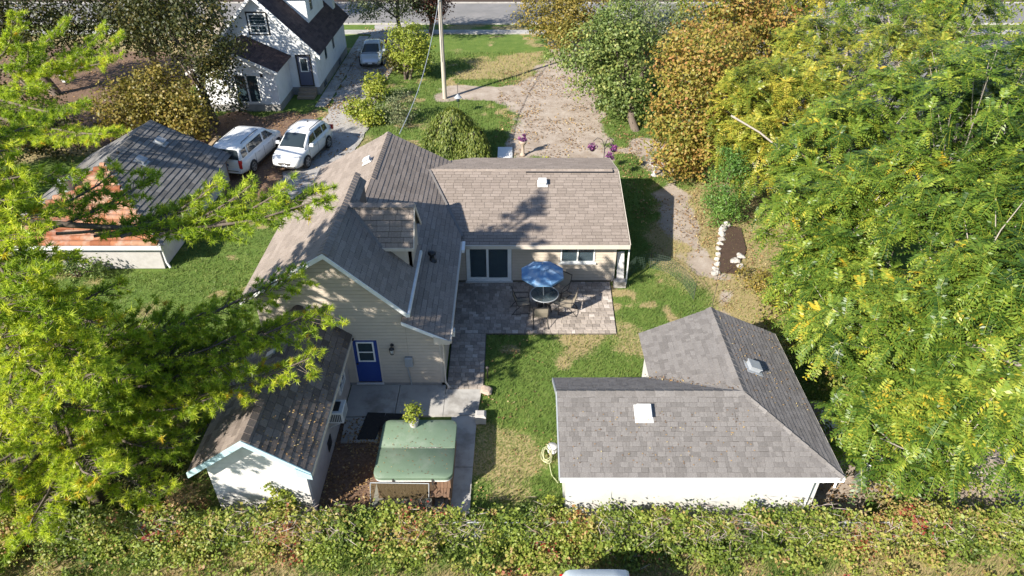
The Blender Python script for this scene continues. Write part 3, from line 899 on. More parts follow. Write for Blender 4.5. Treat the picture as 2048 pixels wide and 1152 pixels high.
    rake((-3.55,17.498,CZ(-3.55)+0.01),(-2.05,17.498,CZ(-2.05)+0.01), low, M['trim_white'], 0.12)
    m = MB(); m.prism([(-2.55,17.48,2.18),(-2.03,17.48,2.18),(-2.03,17.48,2.32),(-2.55,17.48,2.5)], (0,-0.03,0)); m.build('eave_return', M['trim_beige'], low)
    m = MB()
    for s0, s1, zz in ((RX, -3.4, AE), ):
        m.prism([(RX,YA0,RA-0.14),(-3.36,YA0,AE(-3.36)-0.14),(-3.36,YW,AE(-3.36)-0.14),(RX,YW,RA-0.14)], (0,0,-0.012))
        m.prism([(RX,YA0,RA-0.14),(-8.4,YA0,AW(-8.4)-0.14),(-8.4,YW,AW(-8.4)-0.14),(RX,YW,RA-0.14)], (0,0,-0.012))
    m.build('soffit', M['trim_beige'], st)
    m = MB(); m.box((-3.315,YA0-0.03,AE(-3.32)-0.14),(-3.235,21.2,AE(-3.32)-0.01)); m.build('gutter', M['trim_white'], st)
    m = MB(); m.box((-2.045,17.5,ez-0.12),(-1.975,23.7,ez-0.01)); m.build('gutter', M['trim_beige'], low)
    m = MB(); m.box((-1.97,23.0,ez-0.1),(-1.86,23.66,ez+0.03)); m.build('gutter_end', M['trim_white'], low)
    m = MB(); m.box((-2.02,18.1,1.98),(-1.92,18.32,2.2)); m.build('junction_box', M['metal_white'], low)
    m = MB(); m.tube([(-2.2,17.72,2.15),(-2.3,17.76,1.95),(-2.3,17.76,0.25),(-2.15,17.6,0.12)],0.035,8); m.build('downspout', M['trim_beige'], H)
    # vents
    roof_vent(wg, (1.33,27.45,2.97), (0,-0.224,1), M['metal_white'])
    roof_vent(low, (-6.2,27.6,CZ(-5.68)-0.25), (-0.52,0,1), M['metal_white'])
    m = MB(); p = Vector((-2.95,21.6,CZ(-2.95)))
    m.lathe([(0.17,-0.08),(0.17,0.03),(0.09,0.05),(0.09,0.26),(0.15,0.27),(0.15,0.36),(0.05,0.40),(0,0.40)], p, 14); m.build('vent_pipe', M['black'], low)
    # ---- wing walls with openings
    sx0, sx1, sz1 = -1.90, -0.02, 1.93
    wx0, wx1, wz0, wz1 = 2.0, 3.42, 0.98, 1.92
    YV = 24.2
    m = MB()
    for a, b, c, d in ((-2.35,sx0,0,1.94),(sx1,wx0,0,1.94),(wx1,4.27,0,1.94),(wx0,wx1,0,wz0)):
        m = MB(); m.box((a,YV,c),(b,YV+0.15,d)); m.build('wing_wall', M['backing'], H)
    m = MB(); m.box((4.12,YV+0.15,0),(4.27,30.7,1.96)); m.build('wing_wall', M['backing'], H)
    m = MB(); m.prism([(4.2,24.2,1.9),(4.2,28.4,3.0),(4.2,30.8,2.4),(4.2,30.8,1.9)],(-0.08,0,0)); m.build('wing_gable', M['siding'], H)
    m = MB(); m.box((-2.3,30.6,0),(4.12,30.72,2.4)); m.build('wing_wall', M['backing'], H)
    siding(H, (0,YV,0), (1,0,0), [(-2.35,0.1),(4.26,0.1),(4.26,1.93),(-2.35,1.93)], [(sx0-0.02,sx1+0.02,0,1.95),(wx0-0.02,wx1+0.02,wz0-0.02,1.95)], out=(0,-1,0))
    siding(H, (4.27,YV,0), (0,1,0), [(0,0.1),(6.4,0.1),(6.4,2.2),(4.2,3.0),(0,1.9)], out=(1,0,0))
    m = MB(); m.box((4.2,YV-0.03,0.05),(4.3,YV+0.06,1.93)); m.build('corner_trim', M['trim_beige'], H)
    # rooms behind the glass
    m = MB()
    m.box((-2.3,24.36,0.02),(4.1,29.5,0.06)); m.build('room_floor', M['interior_floor'], H)
    m = MB(); m.box((-2.3,29.4,0.06),(4.1,29.5,1.93)); m.box((1.2,24.4,0.06),(1.3,29.4,1.93)); m.box((-2.3,24.36,1.9),(4.1,29.5,1.935)); m.build('room_wall', M['interior'], H)
    # sliding door
    sd = MB(); frame_rect(sd, (0,YV,0), (1,0,0), (0,-1,0), sx0, sx1, 0.06, sz1, 0.085, -0.05, 0.06)
    sd = sd.build('sliding_door', M['trim_white'], H)
    for a, b, d in ((sx0+0.07,-0.98,0.0),(-1.06,sx1-0.07,0.035)):
        pf = MB(); frame_rect(pf, (0,YV,0), (1,0,0), (0,-1,0), a, b, 0.145, sz1-0.085, 0.09, d-0.015, d+0.015); pf.build('door_panel', M['trim_white'], sd)
        pane_rect(sd, (0,YV,0), (1,0,0), (0,-1,0), a+0.075, b-0.075, 0.205, sz1-0.145, d, M['glass_clear'])
    m = MB(); m.box((-1.12,YV-0.1,0.95),(-1.09,YV-0.05,1.15)); m.build('handle', M['black'], sd)
    m = MB(); m.box((sx0-0.05,YV-0.14,0.035),(sx1+0.05,YV-0.02,0.075)); m.build('sill', M['metal_white'], sd)
    # wing window
    wd = MB(); bx = frame_rect(wd, (0,YV,0), (1,0,0), (0,-1,0), wx0, wx1, wz0, wz1, 0.06, -0.04, 0.05); bx((wx0+wx1)/2-0.03,(wx0+wx1)/2+0.03,wz0+0.06,wz1-0.06)
    wd = wd.build('window', M['trim_white'], H)
    for a, b in ((wx0+0.06,(wx0+wx1)/2-0.03),((wx0+wx1)/2+0.03,wx1-0.06)):
        pane_rect(wd, (0,YV,0), (1,0,0), (0,-1,0), a, b, wz0+0.06, wz1-0.06, 0.0, M['glass_clear'])
    m = MB(); m.box((wx0-0.06,YV-0.1,wz0-0.05),(wx1+0.06,YV-0.02,wz0)); m.build('sill', M['trim_white'], wd)
    # ---- blue door
    x0, x1, z0, z1 = -5.32, -4.5, 0.2, 2.06
    dr = MB(); bx = frame_rect(dr, (0,YW,0), (1,0,0), (0,-1,0), x0-0.05, x1+0.05, 0.12, z1+0.05, 0.05, -0.03, 0.035)
    dr.mi = 1; dr.box((x0,YW-0.015,z0),(x1,YW+0.03,z1))
    dr = dr.build('blue_door', [M['trim_beige'], M['door_blue']], H)
    lf = MB(); bx = frame_rect(lf, (0,YW,0), (1,0,0), (0,-1,0), x0+0.12, x1-0.12, 1.12, 1.98, 0.05, 0.016, 0.04); bx(x0+0.17,x1-0.17,1.52,1.56)
    lf.build('window_frame', M['trim_white'], dr)
    pane_rect(dr, (0,YW,0), (1,0,0), (0,-1,0), x0+0.17, x1-0.17, 1.17, 1.52, 0.022, M['glass_dark']); pane_rect(dr, (0,YW,0), (1,0,0), (0,-1,0), x0+0.17, x1-0.17, 1.56, 1.93, 0.022, M['glass_dark'])
    m = MB(); m.lathe([(0.02,0),(0.035,0.02),(0.03,0.05),(0,0.055)], (0,0,0), 10); m.build('knob', M['black'], dr, Matrix.Translation((x0+0.07,YW-0.02,1.03)) @ Matrix.Rotation(R(90),4,'X'))
    m = MB(); m.box((x0-0.06,YW-0.09,0.12),(x1+0.06,YW+0.0,0.17)); m.build('threshold', M['metal_white'], dr)
    # wall lantern
    lx, ly = -4.0, YW-0.02
    L = MB(); L.lathe([(0.0,0.0),(0.06,0.0),(0.06,0.02),(0,0.02)], (0,0,0), 12); L = L.build('wall_lantern', M['black'], H, Matrix.Translation((lx,ly,1.85)) @ Matrix.Rotation(R(90),4,'X'))
    m = MB(); m.tube([(lx,ly,1.85),(lx,ly-0.1,1.98),(lx,ly-0.17,1.95),(lx,ly-0.17,1.86)],0.014,6); m.lathe([(0.0,0.02),(0.09,-0.05),(0.095,-0.07),(0,-0.06)],(lx,ly-0.17,1.87),8); m.lathe([(0,-0.02),(0.05,0),(0.05,0.02),(0,0.02)],(lx,ly-0.17,1.58),8)
    for k in range(4):
        a = k*math.pi/2+0.4; m.bar((lx+0.055*math.cos(a),ly-0.17+0.055*math.sin(a),1.59),(lx+0.08*math.cos(a),ly-0.17+0.08*math.sin(a),1.80),0.012)
    m.build('lantern_cage', M['black'], L)
    m = MB(); m.lathe([(0.0,0),(0.042,0.01),(0.06,0.19),(0,0.2)],(lx,ly-0.17,1.6),8); m.build('lantern_glass', M['plastic_white'], L)
    # meter box and conduit
    m = MB(); m.box((-3.62,YW-0.15,0.98),(-3.36,YW-0.02,1.36),0.015); bxo = m.build('meter_box', M['metal_grey'], H)
    m = MB(); m.tube([(-3.58,YW-0.05,1.0),(-3.5,YW-0.05,0.3),(-3.48,YW-0.06,0.08)],0.022,8); m.build('conduit', M['metal_grey'], bxo)
    m = MB(); m.box((-8.2,YW-0.03,0.03),(-2.33,YW-0.002,0.155)); m.build('plinth', M['foundation'], H)
    return H
build_house()

# things in the room behind the glass
def build_room_chair():
    t = thing('indoor_chair', 'dark wooden armchair inside the house behind the wing window', 'chair')
    m = MB(); m.box((-0.25,-0.25,0.38),(0.25,0.25,0.44),0.01); m.build('seat', M['black'], t)
    m = MB(); m.box((-0.25,0.2,0.44),(0.25,0.26,1.25),0.01); m.build('backrest', M['black'], t)
    for x in (-0.23,0.23):
        for y in (-0.23,0.23):
            l = MB(); l.bar((x,y,0),(x,y,0.38),0.045); l.build('leg', M['black'], t)
        a = MB(); a.bar((x,-0.25,0.66),(x,0.22,0.66),0.05); a.bar((x,-0.22,0.44),(x,-0.22,0.66),0.04); a.build('armrest', M['black'], t)
    place(t, (2.35,24.95,0.06), R(-70))
build_room_chair()

# ================================================================== the small stucco outbuilding on the left
def build_shed():
    S = thing('outbuilding', 'white stucco outbuilding with brown shingle roof and pale blue trim', 'outbuilding', (-6.9, 15, 0))
    rx, rz, ex, wxl, ez = -6.85, 3.5, -5.28, -8.55, 2.28
    y0, y1 = 12.1, 17.42
    xr, xl, yf = -5.62, -8.25, 12.5
    w = MB(); w.prism([(xl,yf,0),(xr,yf,0),(xr,yf,2.42),(rx,yf,3.33),(xl,yf,2.42)], (0,0.15,0)); w.build('front_wall', M['stucco'], S)
    w = MB(); w.box((xr-0.15,yf+0.15,0),(xr,17.8,2.4)); w.build('side_wall', M['stucco_grey'], S)
    w = MB(); w.box((xl,yf+0.15,0),(xl+0.15,17.8,2.4)); w.build('side_wall', M['stucco_grey'], S)
    # faint block courses in the front wall
    bb = MB()
    for k in range(11):
        bb.box((xl+0.01,yf-0.004,0.2*k+0.195),(xr-0.01,yf+0.002,0.2*k+0.2))
    bb.build('block_joints', M['stucco_grey'], S)
    RF = Roofs(M['shingle_brown'])
    e = MB(); e.box((rx-0.05,14,3.2),(rx+0.05,14.1,3.3)); r = e.build('roof', M['underlay'], S)
    RF.slope(r, [(ex,y0,ez),(ex,17.83,ez),(rx,17.83,rz),(rx,y0,rz)], (0,1,0), 0.22, 0.30, 0.15)
    RF.slope(r, [(wxl,y0,ez),(rx,y0,rz),(rx,17.83,rz),(wxl,17.83,ez)], (0,1,0), 0.22, 0.30, 0.15, skip=lambda c: c.y > 15)
    RF.cap(r, (rx,y0,rz+0.02), (rx,17.8,rz+0.02), 0.34, 0.24)
    RF.finish(300)
    for a, b in (((rx,y0,rz+0.015),(ex,y0,ez+0.015)), ((wxl,y0,ez+0.015),(rx,y0,rz+0.015))):
        a, b = Vector(a), Vector(b)
        m = MB(); m.prism([a,b,b-Vector((0,0,0.2)),a-Vector((0,0,0.2))],(0,-0.03,0)); m.build('fascia', M['trim_blue'], r)
    m = MB(); m.prism([(rx,y0,rz-0.14),(ex,y0,ez-0.14),(ex,yf,ez-0.14),(rx,yf,rz-0.14)],(0,0,-0.012)); m.prism([(rx,y0,rz-0.14),(wxl,y0,ez-0.14),(wxl,yf,ez-0.14),(rx,yf,rz-0.14)],(0,0,-0.012)); m.build('soffit', M['trim_blue'], r)
    m = MB(); m.prism([(-5.65,y0-0.031,2.16),(-5.26,y0-0.031,2.08),(-5.26,y0-0.031,2.24),(-5.65,y0-0.031,2.5)],(0,-0.03,0)); m.build('eave_return', M['trim_blue'], r)
    m = MB(); m.box((ex,y0,ez-0.15),(ex+0.03,17.8,ez-0.01)); m.build('fascia', M['trim_beige'], r)
    m = MB(); m.obox((-7.05,15.6,3.34),Vector((0.14,0,0.1)),Vector((0,0.12,0)),Vector((-0.07,0,0.09))); m.build('roof_vent', M['metal_grey'], r)
    # window on the right wall
    O = (xr,0,0); u=(0,1,0); n=(1,0,0)
    wd = MB(); bx = frame_rect(wd, O, u, n, 16.45,17.25,0.85,1.75,0.06,0.0,0.05); bx(16.83,16.87,0.9,1.7); bx(16.5,17.2,1.27,1.31); bx(16.5,17.2,1.02,1.05); bx(16.5,17.2,1.52,1.55)
    wd = wd.build('window', M['trim_white'], S); pane_rect(wd, O, u, n, 16.5,17.2,0.9,1.7,0.012,M['glass_dark'])
    m = MB(); m.box((xr,14.5,0.35),(xr+0.02,14.9,0.75)); m.build('wall_vent', M['black'], S)
    return S
build_shed()

def build_ac():
    t = thing('air_conditioner', 'white window air conditioner poking from the outbuilding wall', 'air conditioner', (-5.4, 15.2, 1.2))
    m = MB(); m.box((-5.70,14.9,1.2),(-5.12,15.5,1.62),0.02); b = m.build('housing', M['metal_white'], t)
    m = MB()
    for k in range(7): m.box((-5.54+0.055*k,14.893,1.26),(-5.51+0.055*k,14.899,1.56))
    m.build('side_grille', M['black'], b)
    m = MB(); m.box((-5.5,15.0,1.62),(-5.25,15.4,1.625)); m.build('top_grille', M['black'], b)
    m = MB(); m.box((-5.119,14.97,1.26),(-5.112,15.43,1.56)); m.build('rear_grille', M['metal_grey'], b)
    for y in (14.98,15.42):
        k = MB(); k.bar((-5.17,y,1.19),(-5.61,y,0.92),0.025); k.build('bracket', M['metal_white'], t)
build_ac()

# ================================================================== L-shaped garage on the right
def build_garage():
    G = thing('garage', 'white walled L-shaped garage with grey shingle roof', 'garage', (5, 14.5, 0))
    J = (6.42, 14.08, 3.3); ez = 2.4
    SW, SE = (1.25,11.85,ez), (8.6,11.85,ez)
    RW = (1.25,14.08,3.3)
    NW = (1.25,15.62,ez); V = (4.15,15.62,ez)
    NR = (6.42,17.95,3.3); NWE = (4.15,17.75,ez); NEE = (8.6,17.75,ez)
    RF = Roofs(M['shingle_grey'])
    e = MB(); e.box((5,13.6,2.7),(5.1,13.7,2.8)); r = e.build('roof', M['underlay'], G)
    RF.slope(r, [SW,SE,J,RW], (1,0,0), 0.14, 0.17, 0.6, recess=0.012, th=0.016, g=0.005)
    RF.slope(r, [RW,J,V,NW], (1,0,0), 0.14, 0.17, 0.6, recess=0.012, th=0.016, g=0.005)
    RF.slope(r, [V,J,NR,NWE], (0,1,0), 0.14, 0.17, 0.6, recess=0.012, th=0.016, g=0.005)
    RF.slope(r, [SE,NEE,NR,J], (0,1,0), 0.14, 0.17, 0.6, recess=0.012, th=0.016, g=0.005)
    RF.cap(r, (1.25,14.08,3.315), (6.42,14.08,3.315), 0.3, 0.26)
    RF.cap(r, (8.6,11.85,ez+0.015), (6.42,14.08,3.315), 0.3, 0.26)
    RF.cap(r, (6.42,14.08,3.315), (6.42,17.95,3.315), 0.3, 0.26)
    RF.finish(300)
    v = MB(); v.bar((4.2,15.6,ez+0.03),(6.38,14.12,3.3),0.1,0.015); v.build('valley_flashing', M['shingle_grey'], r)
    # walls
    w = MB(); w.box((1.5,12.3,0),(8.32,12.45,2.28)); w.build('front_wall', M['wall_white'], G)
    w = MB(); w.box((8.2,12.45,0),(8.35,17.5,2.28)); w.build('side_wall', M['brickred'], G)
    w = MB(); w.prism([(1.5,12.45,0),(1.5,15.4,0),(1.5,15.4,2.28),(1.5,14.08,3.1),(1.5,12.45,2.4)],(0.15,0,0)); w.build('side_wall', M['wall_white'], G)
    w = MB(); w.box((1.65,15.25,0),(4.5,15.4,2.28)); w.box((4.4,15.4,0),(4.55,17.5,2.28)); w.build('side_wall', M['wall_white'], G)
    w = MB(); w.prism([(4.5,17.5,0),(8.3,17.5,0),(8.3,17.5,2.28),(6.42,17.5,3.1),(4.5,17.5,2.28)],(0,-0.12,0)); w.build('rear_wall', M['wall_white'], G)
    # fascia and drip edge
    m = MB(); m.box((1.25,11.805,ez-0.15),(8.62,11.845,ez-0.005)); m.build('fascia', M['trim_white'], r)
    m = MB(); m.box((1.3,11.85,ez-0.17),(8.57,12.3,ez-0.15)); m.build('soffit', M['trim_white'], r)
    m = MB(); m.box((8.605,11.85,ez-0.14),(8.635,17.75,ez-0.005)); m.build('fascia', M['trim_beige'], r)
    m = MB(); m.prism([(1.245,11.85,ez+0.01),(1.245,14.08,3.31),(1.245,15.62,ez+0.01),(1.245,15.62,ez-0.13),(1.245,14.08,3.16),(1.245,11.85,ez-0.13)],(-0.03,0,0)); m.build('fascia', M['metal_grey'], r)
    m = MB(); m.tube([(8.1,11.84,2.24),(8.1,12.2,2.0),(8.1,12.26,0.2)],0.035,8); m.build('downspout', M['trim_white'], G)
    roof_vent(r, (3.58,13.5,3.066), (0,-0.404,1), M['metal_white'], 0.4)
    roof_vent(r, (7.08,15.35,3.027), (0.413,0,1), M['metal_grey'], 0.4)
    n = 150; x = rng.uniform(1.6,6.5,n); y = rng.uniform(12.1,13.6,n)
    P = np.stack([x,y,ez+(y-11.85)*0.404+0.035],1); A = unit(rng.normal(size=(n,3))*[1,1,0.1]); B = unit(np.cross(A,[0,-0.37,0.93])); Vv, F = rhombs(P,A,B,0.055,0.03)
    tag(fast_mesh('leaf_litter', Vv, F, M['litter'], r, rng.random(n)), kind='stuff')
    n = 150; x = rng.uniform(6.6,8.5,n); y = rng.uniform(14,17.6,n)
    P = np.stack([x,y,3.3-(x-6.42)*0.413+0.035],1); A = unit(rng.normal(size=(n,3))*[1,1,0.1]); B = unit(np.cross(A,[0.38,0,0.92])); Vv, F = rhombs(P,A,B,0.07,0.035)
    tag(fast_mesh('leaf_litter', Vv, F, M['litter'], r, 0.4+0.6*rng.random(n)), kind='stuff')
    # drifted leaves in the valley
    n = 260
    t = rng.random(n); P = np.stack([4.2+2.15*t, 15.56-1.45*t, ez+0.06+0.88*t], 1) + rng.normal(size=(n,3))*[0.09,0.09,0.015]
    P = P[(t < 0.42) | (rng.random(n) < 0.25)]
    A = unit(rng.normal(size=(len(P),3))*[1,1,0.25]); B = unit(np.cross(A, [0,0.5,1]))
    Vv, F = rhombs(P, A, B, 0.07, 0.045)
    tag(fast_mesh('leaf_litter', Vv, F, M['litter'], r, rng.random(len(P))), kind='stuff')
build_garage()

# ================================================================== white house across the lane
def build_white_house():
    W = thing('house', 'white clapboard house with dark roof across the gravel lane', 'house', (-16.6, 50, 0))
    y0, y1, xl, xr = 46.9, 56.3, -19.9, -13.2
    rx, rz, ez = -16.55, 6.6, 3.0
    w = MB(); w.prism([(xl,y0,0.5),(xr,y0,0.5),(xr,y0,ez),(rx,y0,rz-0.15),(xl,y0,ez)],(0,0.15,0)); w.build('gable_wall', M['whitehouse'], W)
    w = MB(); w.box((xr-0.15,y0+0.15,0.5),(xr,y1,ez)); w.build('side_wall', M['whitehouse'], W)
    w = MB(); w.box((xl,y0+0.15,0.5),(xl+0.15,y1,ez)); w.prism([(xl,y1,0.5),(xr,y1,0.5),(xr,y1,ez),(rx,y1,rz-0.15),(xl,y1,ez)],(0,0.1,0)); w.build('side_wall', M['whitehouse'], W)
    w = MB(); w.box((xl-0.03,y0-0.03,-0.05),(xr+0.03,y1,0.5)); w.build('foundation', M['foundation'], W)
    siding(W, (0,y0,0), (1,0,0), [(xl,0.5),(xr,0.5),(xr,ez),(rx,rz-0.2),(xl,ez)], [(-14.55,-13.45,0.5,2.75)], 0.2, 0.02, M['whitehouse'], 'clapboard', (0,-1,0))
    RF = Roofs(M['shingle_dark'])
    e = MB(); e.box((rx-0.05,50,6.2),(rx+0.05,50.1,6.3)); r = e.build('roof', M['underlay'], W)
    sl = (rz-2.75)/(rx-(xr+0.45)) ; exr = xr+0.45; exl = xl-0.45
    yf = y0-0.45
    RF.slope(r, [(exr,yf,2.75),(exr,y1+0.4,2.75),(rx,y1+0.4,rz),(rx,yf,rz)], (0,1,0), 0.22, 0.5)
    RF.slope(r, [(exl,yf,2.75),(rx,yf,rz),(rx,y1+0.4,rz),(exl,y1+0.4,2.75)], (0,1,0), 0.22, 0.5)
    for a, b in (((rx,yf,rz+0.02),(exr,yf,2.77)), ((exl,yf,2.77),(rx,yf,rz+0.02))):
        a, b = Vector(a), Vector(b)
        m = MB(); m.prism([a,b,b-Vector((0,0,0.28)),a-Vector((0,0,0.28))],(0,-0.04,0)); m.build('fascia', M['trim_white'], r)
    m = MB(); m.prism([(rx,yf,rz-0.2),(exr,yf,2.55),(exr,y0,2.55),(rx,y0,rz-0.2)],(0,0,-0.02)); m.prism([(rx,yf,rz-0.2),(exl,yf,2.55),(exl,y0,2.55),(rx,y0,rz-0.2)],(0,0,-0.02)); m.build('soffit', M['trim_white'], r)
    # dormer on the right slope
    RZ = lambda x: 2.75+sl*(x-exr)
    d = MB()
    dy0, dy1, dx, dt = 49.6, 54.2, -14.0, 5.75
    d.prism([(dx,dy0,RZ(dx)-0.1),(dx,dy0,dt),(RX2:=exr+(dt-2.75)/sl,dy0,dt)],(0,0.12,0)); d.prism([(dx,dy1,RZ(dx)-0.1),(dx,dy1,dt),(RX2,dy1,dt)],(0,-0.12,0)); d.box((dx-0.12,dy0+0.12,RZ(dx)-0.1),(dx,dy1-0.12,dt))
    d = d.build('dormer', M['whitehouse'], W)
    RF.slope(d, [(dx+0.3,dy0-0.3,dt+0.05),(dx+0.3,dy1+0.3,dt+0.05),(rx,dy1+0.3,rz+0.12),(rx,dy0-0.3,rz+0.12)], (0,1,0), 0.22, 0.5)
    m = MB(); m.box((dx-2.3,dy0-0.33,dt+0.0),(dx+0.33,dy0-0.3,dt+0.16)); m.build('fascia', M['trim_white'], d)
    wd = MB(); frame_rect(wd, (dx,0,0),(0,1,0),(1,0,0),50.3,51.2,4.55,5.45,0.08,0,0.05); wd = wd.build('window', M['trim_white'], d); pane_rect(wd,(dx,0,0),(0,1,0),(1,0,0),50.38,51.12,4.63,5.37,0.01,M['glass_dark'])
    siding(d, (0,dy0,0), (1,0,0), [(dx-0.02,RZ(dx)),(dx-0.02,dt),(RX2,dt)], (), 0.2, 0.02, M['whitehouse'], 'clapboard', (0,-1,0))
    # chimney
    m = MB(); m.box((-14.25,55.2,3.6),(-13.55,55.9,6.7)); m.box((-14.32,55.13,6.7),(-13.48,55.97,6.85)); m.build('chimney', M['whitehouse'], r)
    # upper window
    O=(0,y0,0); u=(1,0,0); n=(0,-1,0)
    wd = MB(); bx = frame_rect(wd, O,u,n,-17.15,-15.95,4.05,5.35,0.1,0.0,0.06); bx(-17.1,-16.0,4.55,4.62); bx(-16.58,-16.52,4.1,4.6)
    wd = wd.build('window', M['trim_white'], W); pane_rect(wd,O,u,n,-17.05,-16.05,4.6,5.25,0.015,M['glass_dark']); pane_rect(wd,O,u,n,-17.05,-16.05,4.15,4.57,0.015,M['glass_dark'])
    m = MB(); frame_rect(m,O,u,n,-17.25,-15.85,3.95,5.45,0.1,0.0,0.03); m.build('window_trim', M['black'], wd)
    # side windows
    for ya in (49.3,51.8):
        wd = MB(); frame_rect(wd,(xr,0,0),(0,1,0),(1,0,0),ya,ya+0.8,1.5,2.6,0.07,0,0.05); wd = wd.build('window', M['trim_white'], W); pane_rect(wd,(xr,0,0),(0,1,0),(1,0,0),ya+0.07,ya+0.73,1.57,2.53,0.012,M['glass_dark'])
    for ya in (48.0,53.0):
        m = MB(); m.box((xr+0.03,ya,0.1),(xr+0.05,ya+0.8,0.42)); m.build('basement_window', M['glass_dark'], W)
    # back door
    dr = MB(); frame_rect(dr,O,u,n,-14.5,-13.5,0.55,2.7,0.09,-0.02,0.06); dr.mi=1; dr.box((-14.41,y0-0.03,0.6),(-13.59,y0+0.05,2.62)); dr = dr.build('door', [M['frame_dark'], surf('slate_door',(0.1,0.11,0.17),(0.09,0.1,0.15),4,0.5)], W)
    m = MB(); frame_rect(m,O,u,n,-14.28,-13.72,1.55,2.5,0.07,0.03,0.05); m.build('window_frame', M['trim_white'], dr); pane_rect(dr,O,u,n,-14.21,-13.79,1.62,2.43,0.036,M['glass_dark'])
    # steps
    for k in range(3):
        m = MB(); m.box((-14.55,y0-0.35*(3-k),0.0),(-13.4,y0-0.35*(2-k)-0.005,0.17*(k+1))); m.build('step', M['wood_old'], W)
    # porch
    px0, px1, py, prx, prz, pez = -20.2, -15.05, 43.75, -17.75, 4.0, 2.75
    P = MB(); P.prism([(px0,py,0.45),(px1,py,0.45),(px1,py,pez),(prx,py,prz-0.12),(px0,py,pez)],(0,0.12,0)); P.box((px1-0.12,py+0.12,0.45),(px1,y0,pez)); P.box((px0,py+0.12,0.45),(px0+0.12,y0,pez))
    P = P.build('porch', M['whitehouse'], W)
    m = MB(); m.box((px0-0.02,py-0.02,-0.05),(px1+0.02,y0-0.03,0.45)); m.build('foundation', M['foundation'], P)
    siding(P, (0,py,0), (1,0,0), [(px0,0.45),(px1,0.45),(px1,pez),(prx,prz-0.15),(px0,pez)], [(-17.75,-16.1,0.5,2.45)], 0.17, 0.02, M['whitehouse'], 'clapboard', (0,-1,0))
    siding(P, (px1,py,0), (0,1,0), [(0,0.45),(3.1,0.45),(3.1,pez),(0,pez)], (), 0.17, 0.02, M['whitehouse'], 'clapboard', (1,0,0))
    RF.slope(P, [(px1+0.3,py-0.35,2.62),(px1+0.3,y0-0.01,2.62),(prx,y0-0.01,prz),(prx,py-0.35,prz)], (0,1,0), 0.22, 0.4)
    RF.slope(P, [(px0-0.3,py-0.35,2.62),(prx,py-0.35,prz),(prx,y0-0.01,prz),(px0-0.3,y0-0.01,2.62)], (0,1,0), 0.22, 0.4)
    for a, b in (((prx,py-0.352,prz+0.02),(px1+0.3,py-0.352,2.64)), ((px0-0.3,py-0.352,2.64),(prx,py-0.352,prz+0.02))):
        a, b = Vector(a), Vector(b); m = MB(); m.prism([a,b,b-Vector((0,0,0.2)),a-Vector((0,0,0.2))],(0,-0.03,0)); m.build('fascia', M['trim_white'], P)
    O=(0,py,0)
    wd = MB(); bx = frame_rect(wd,O,u,n,-17.7,-16.15,0.55,2.4,0.08,0.0,0.06); bx(-16.97,-16.87,0.6,2.35)
    wd = wd.build('sliding_door', M['trim_white'], P); pane_rect(wd,O,u,n,-17.62,-16.97,0.63,2.32,0.015,M['glass_dark']); pane_rect(wd,O,u,n,-16.87,-16.23,0.63,2.32,0.015,M['glass_dark'])
    m = MB(); m.box((-15.95,py-0.1,2.25),(-15.8,py-0.02,2.45)); m.build('lamp', M['black'], P)
    RF.finish(300)
build_white_house()

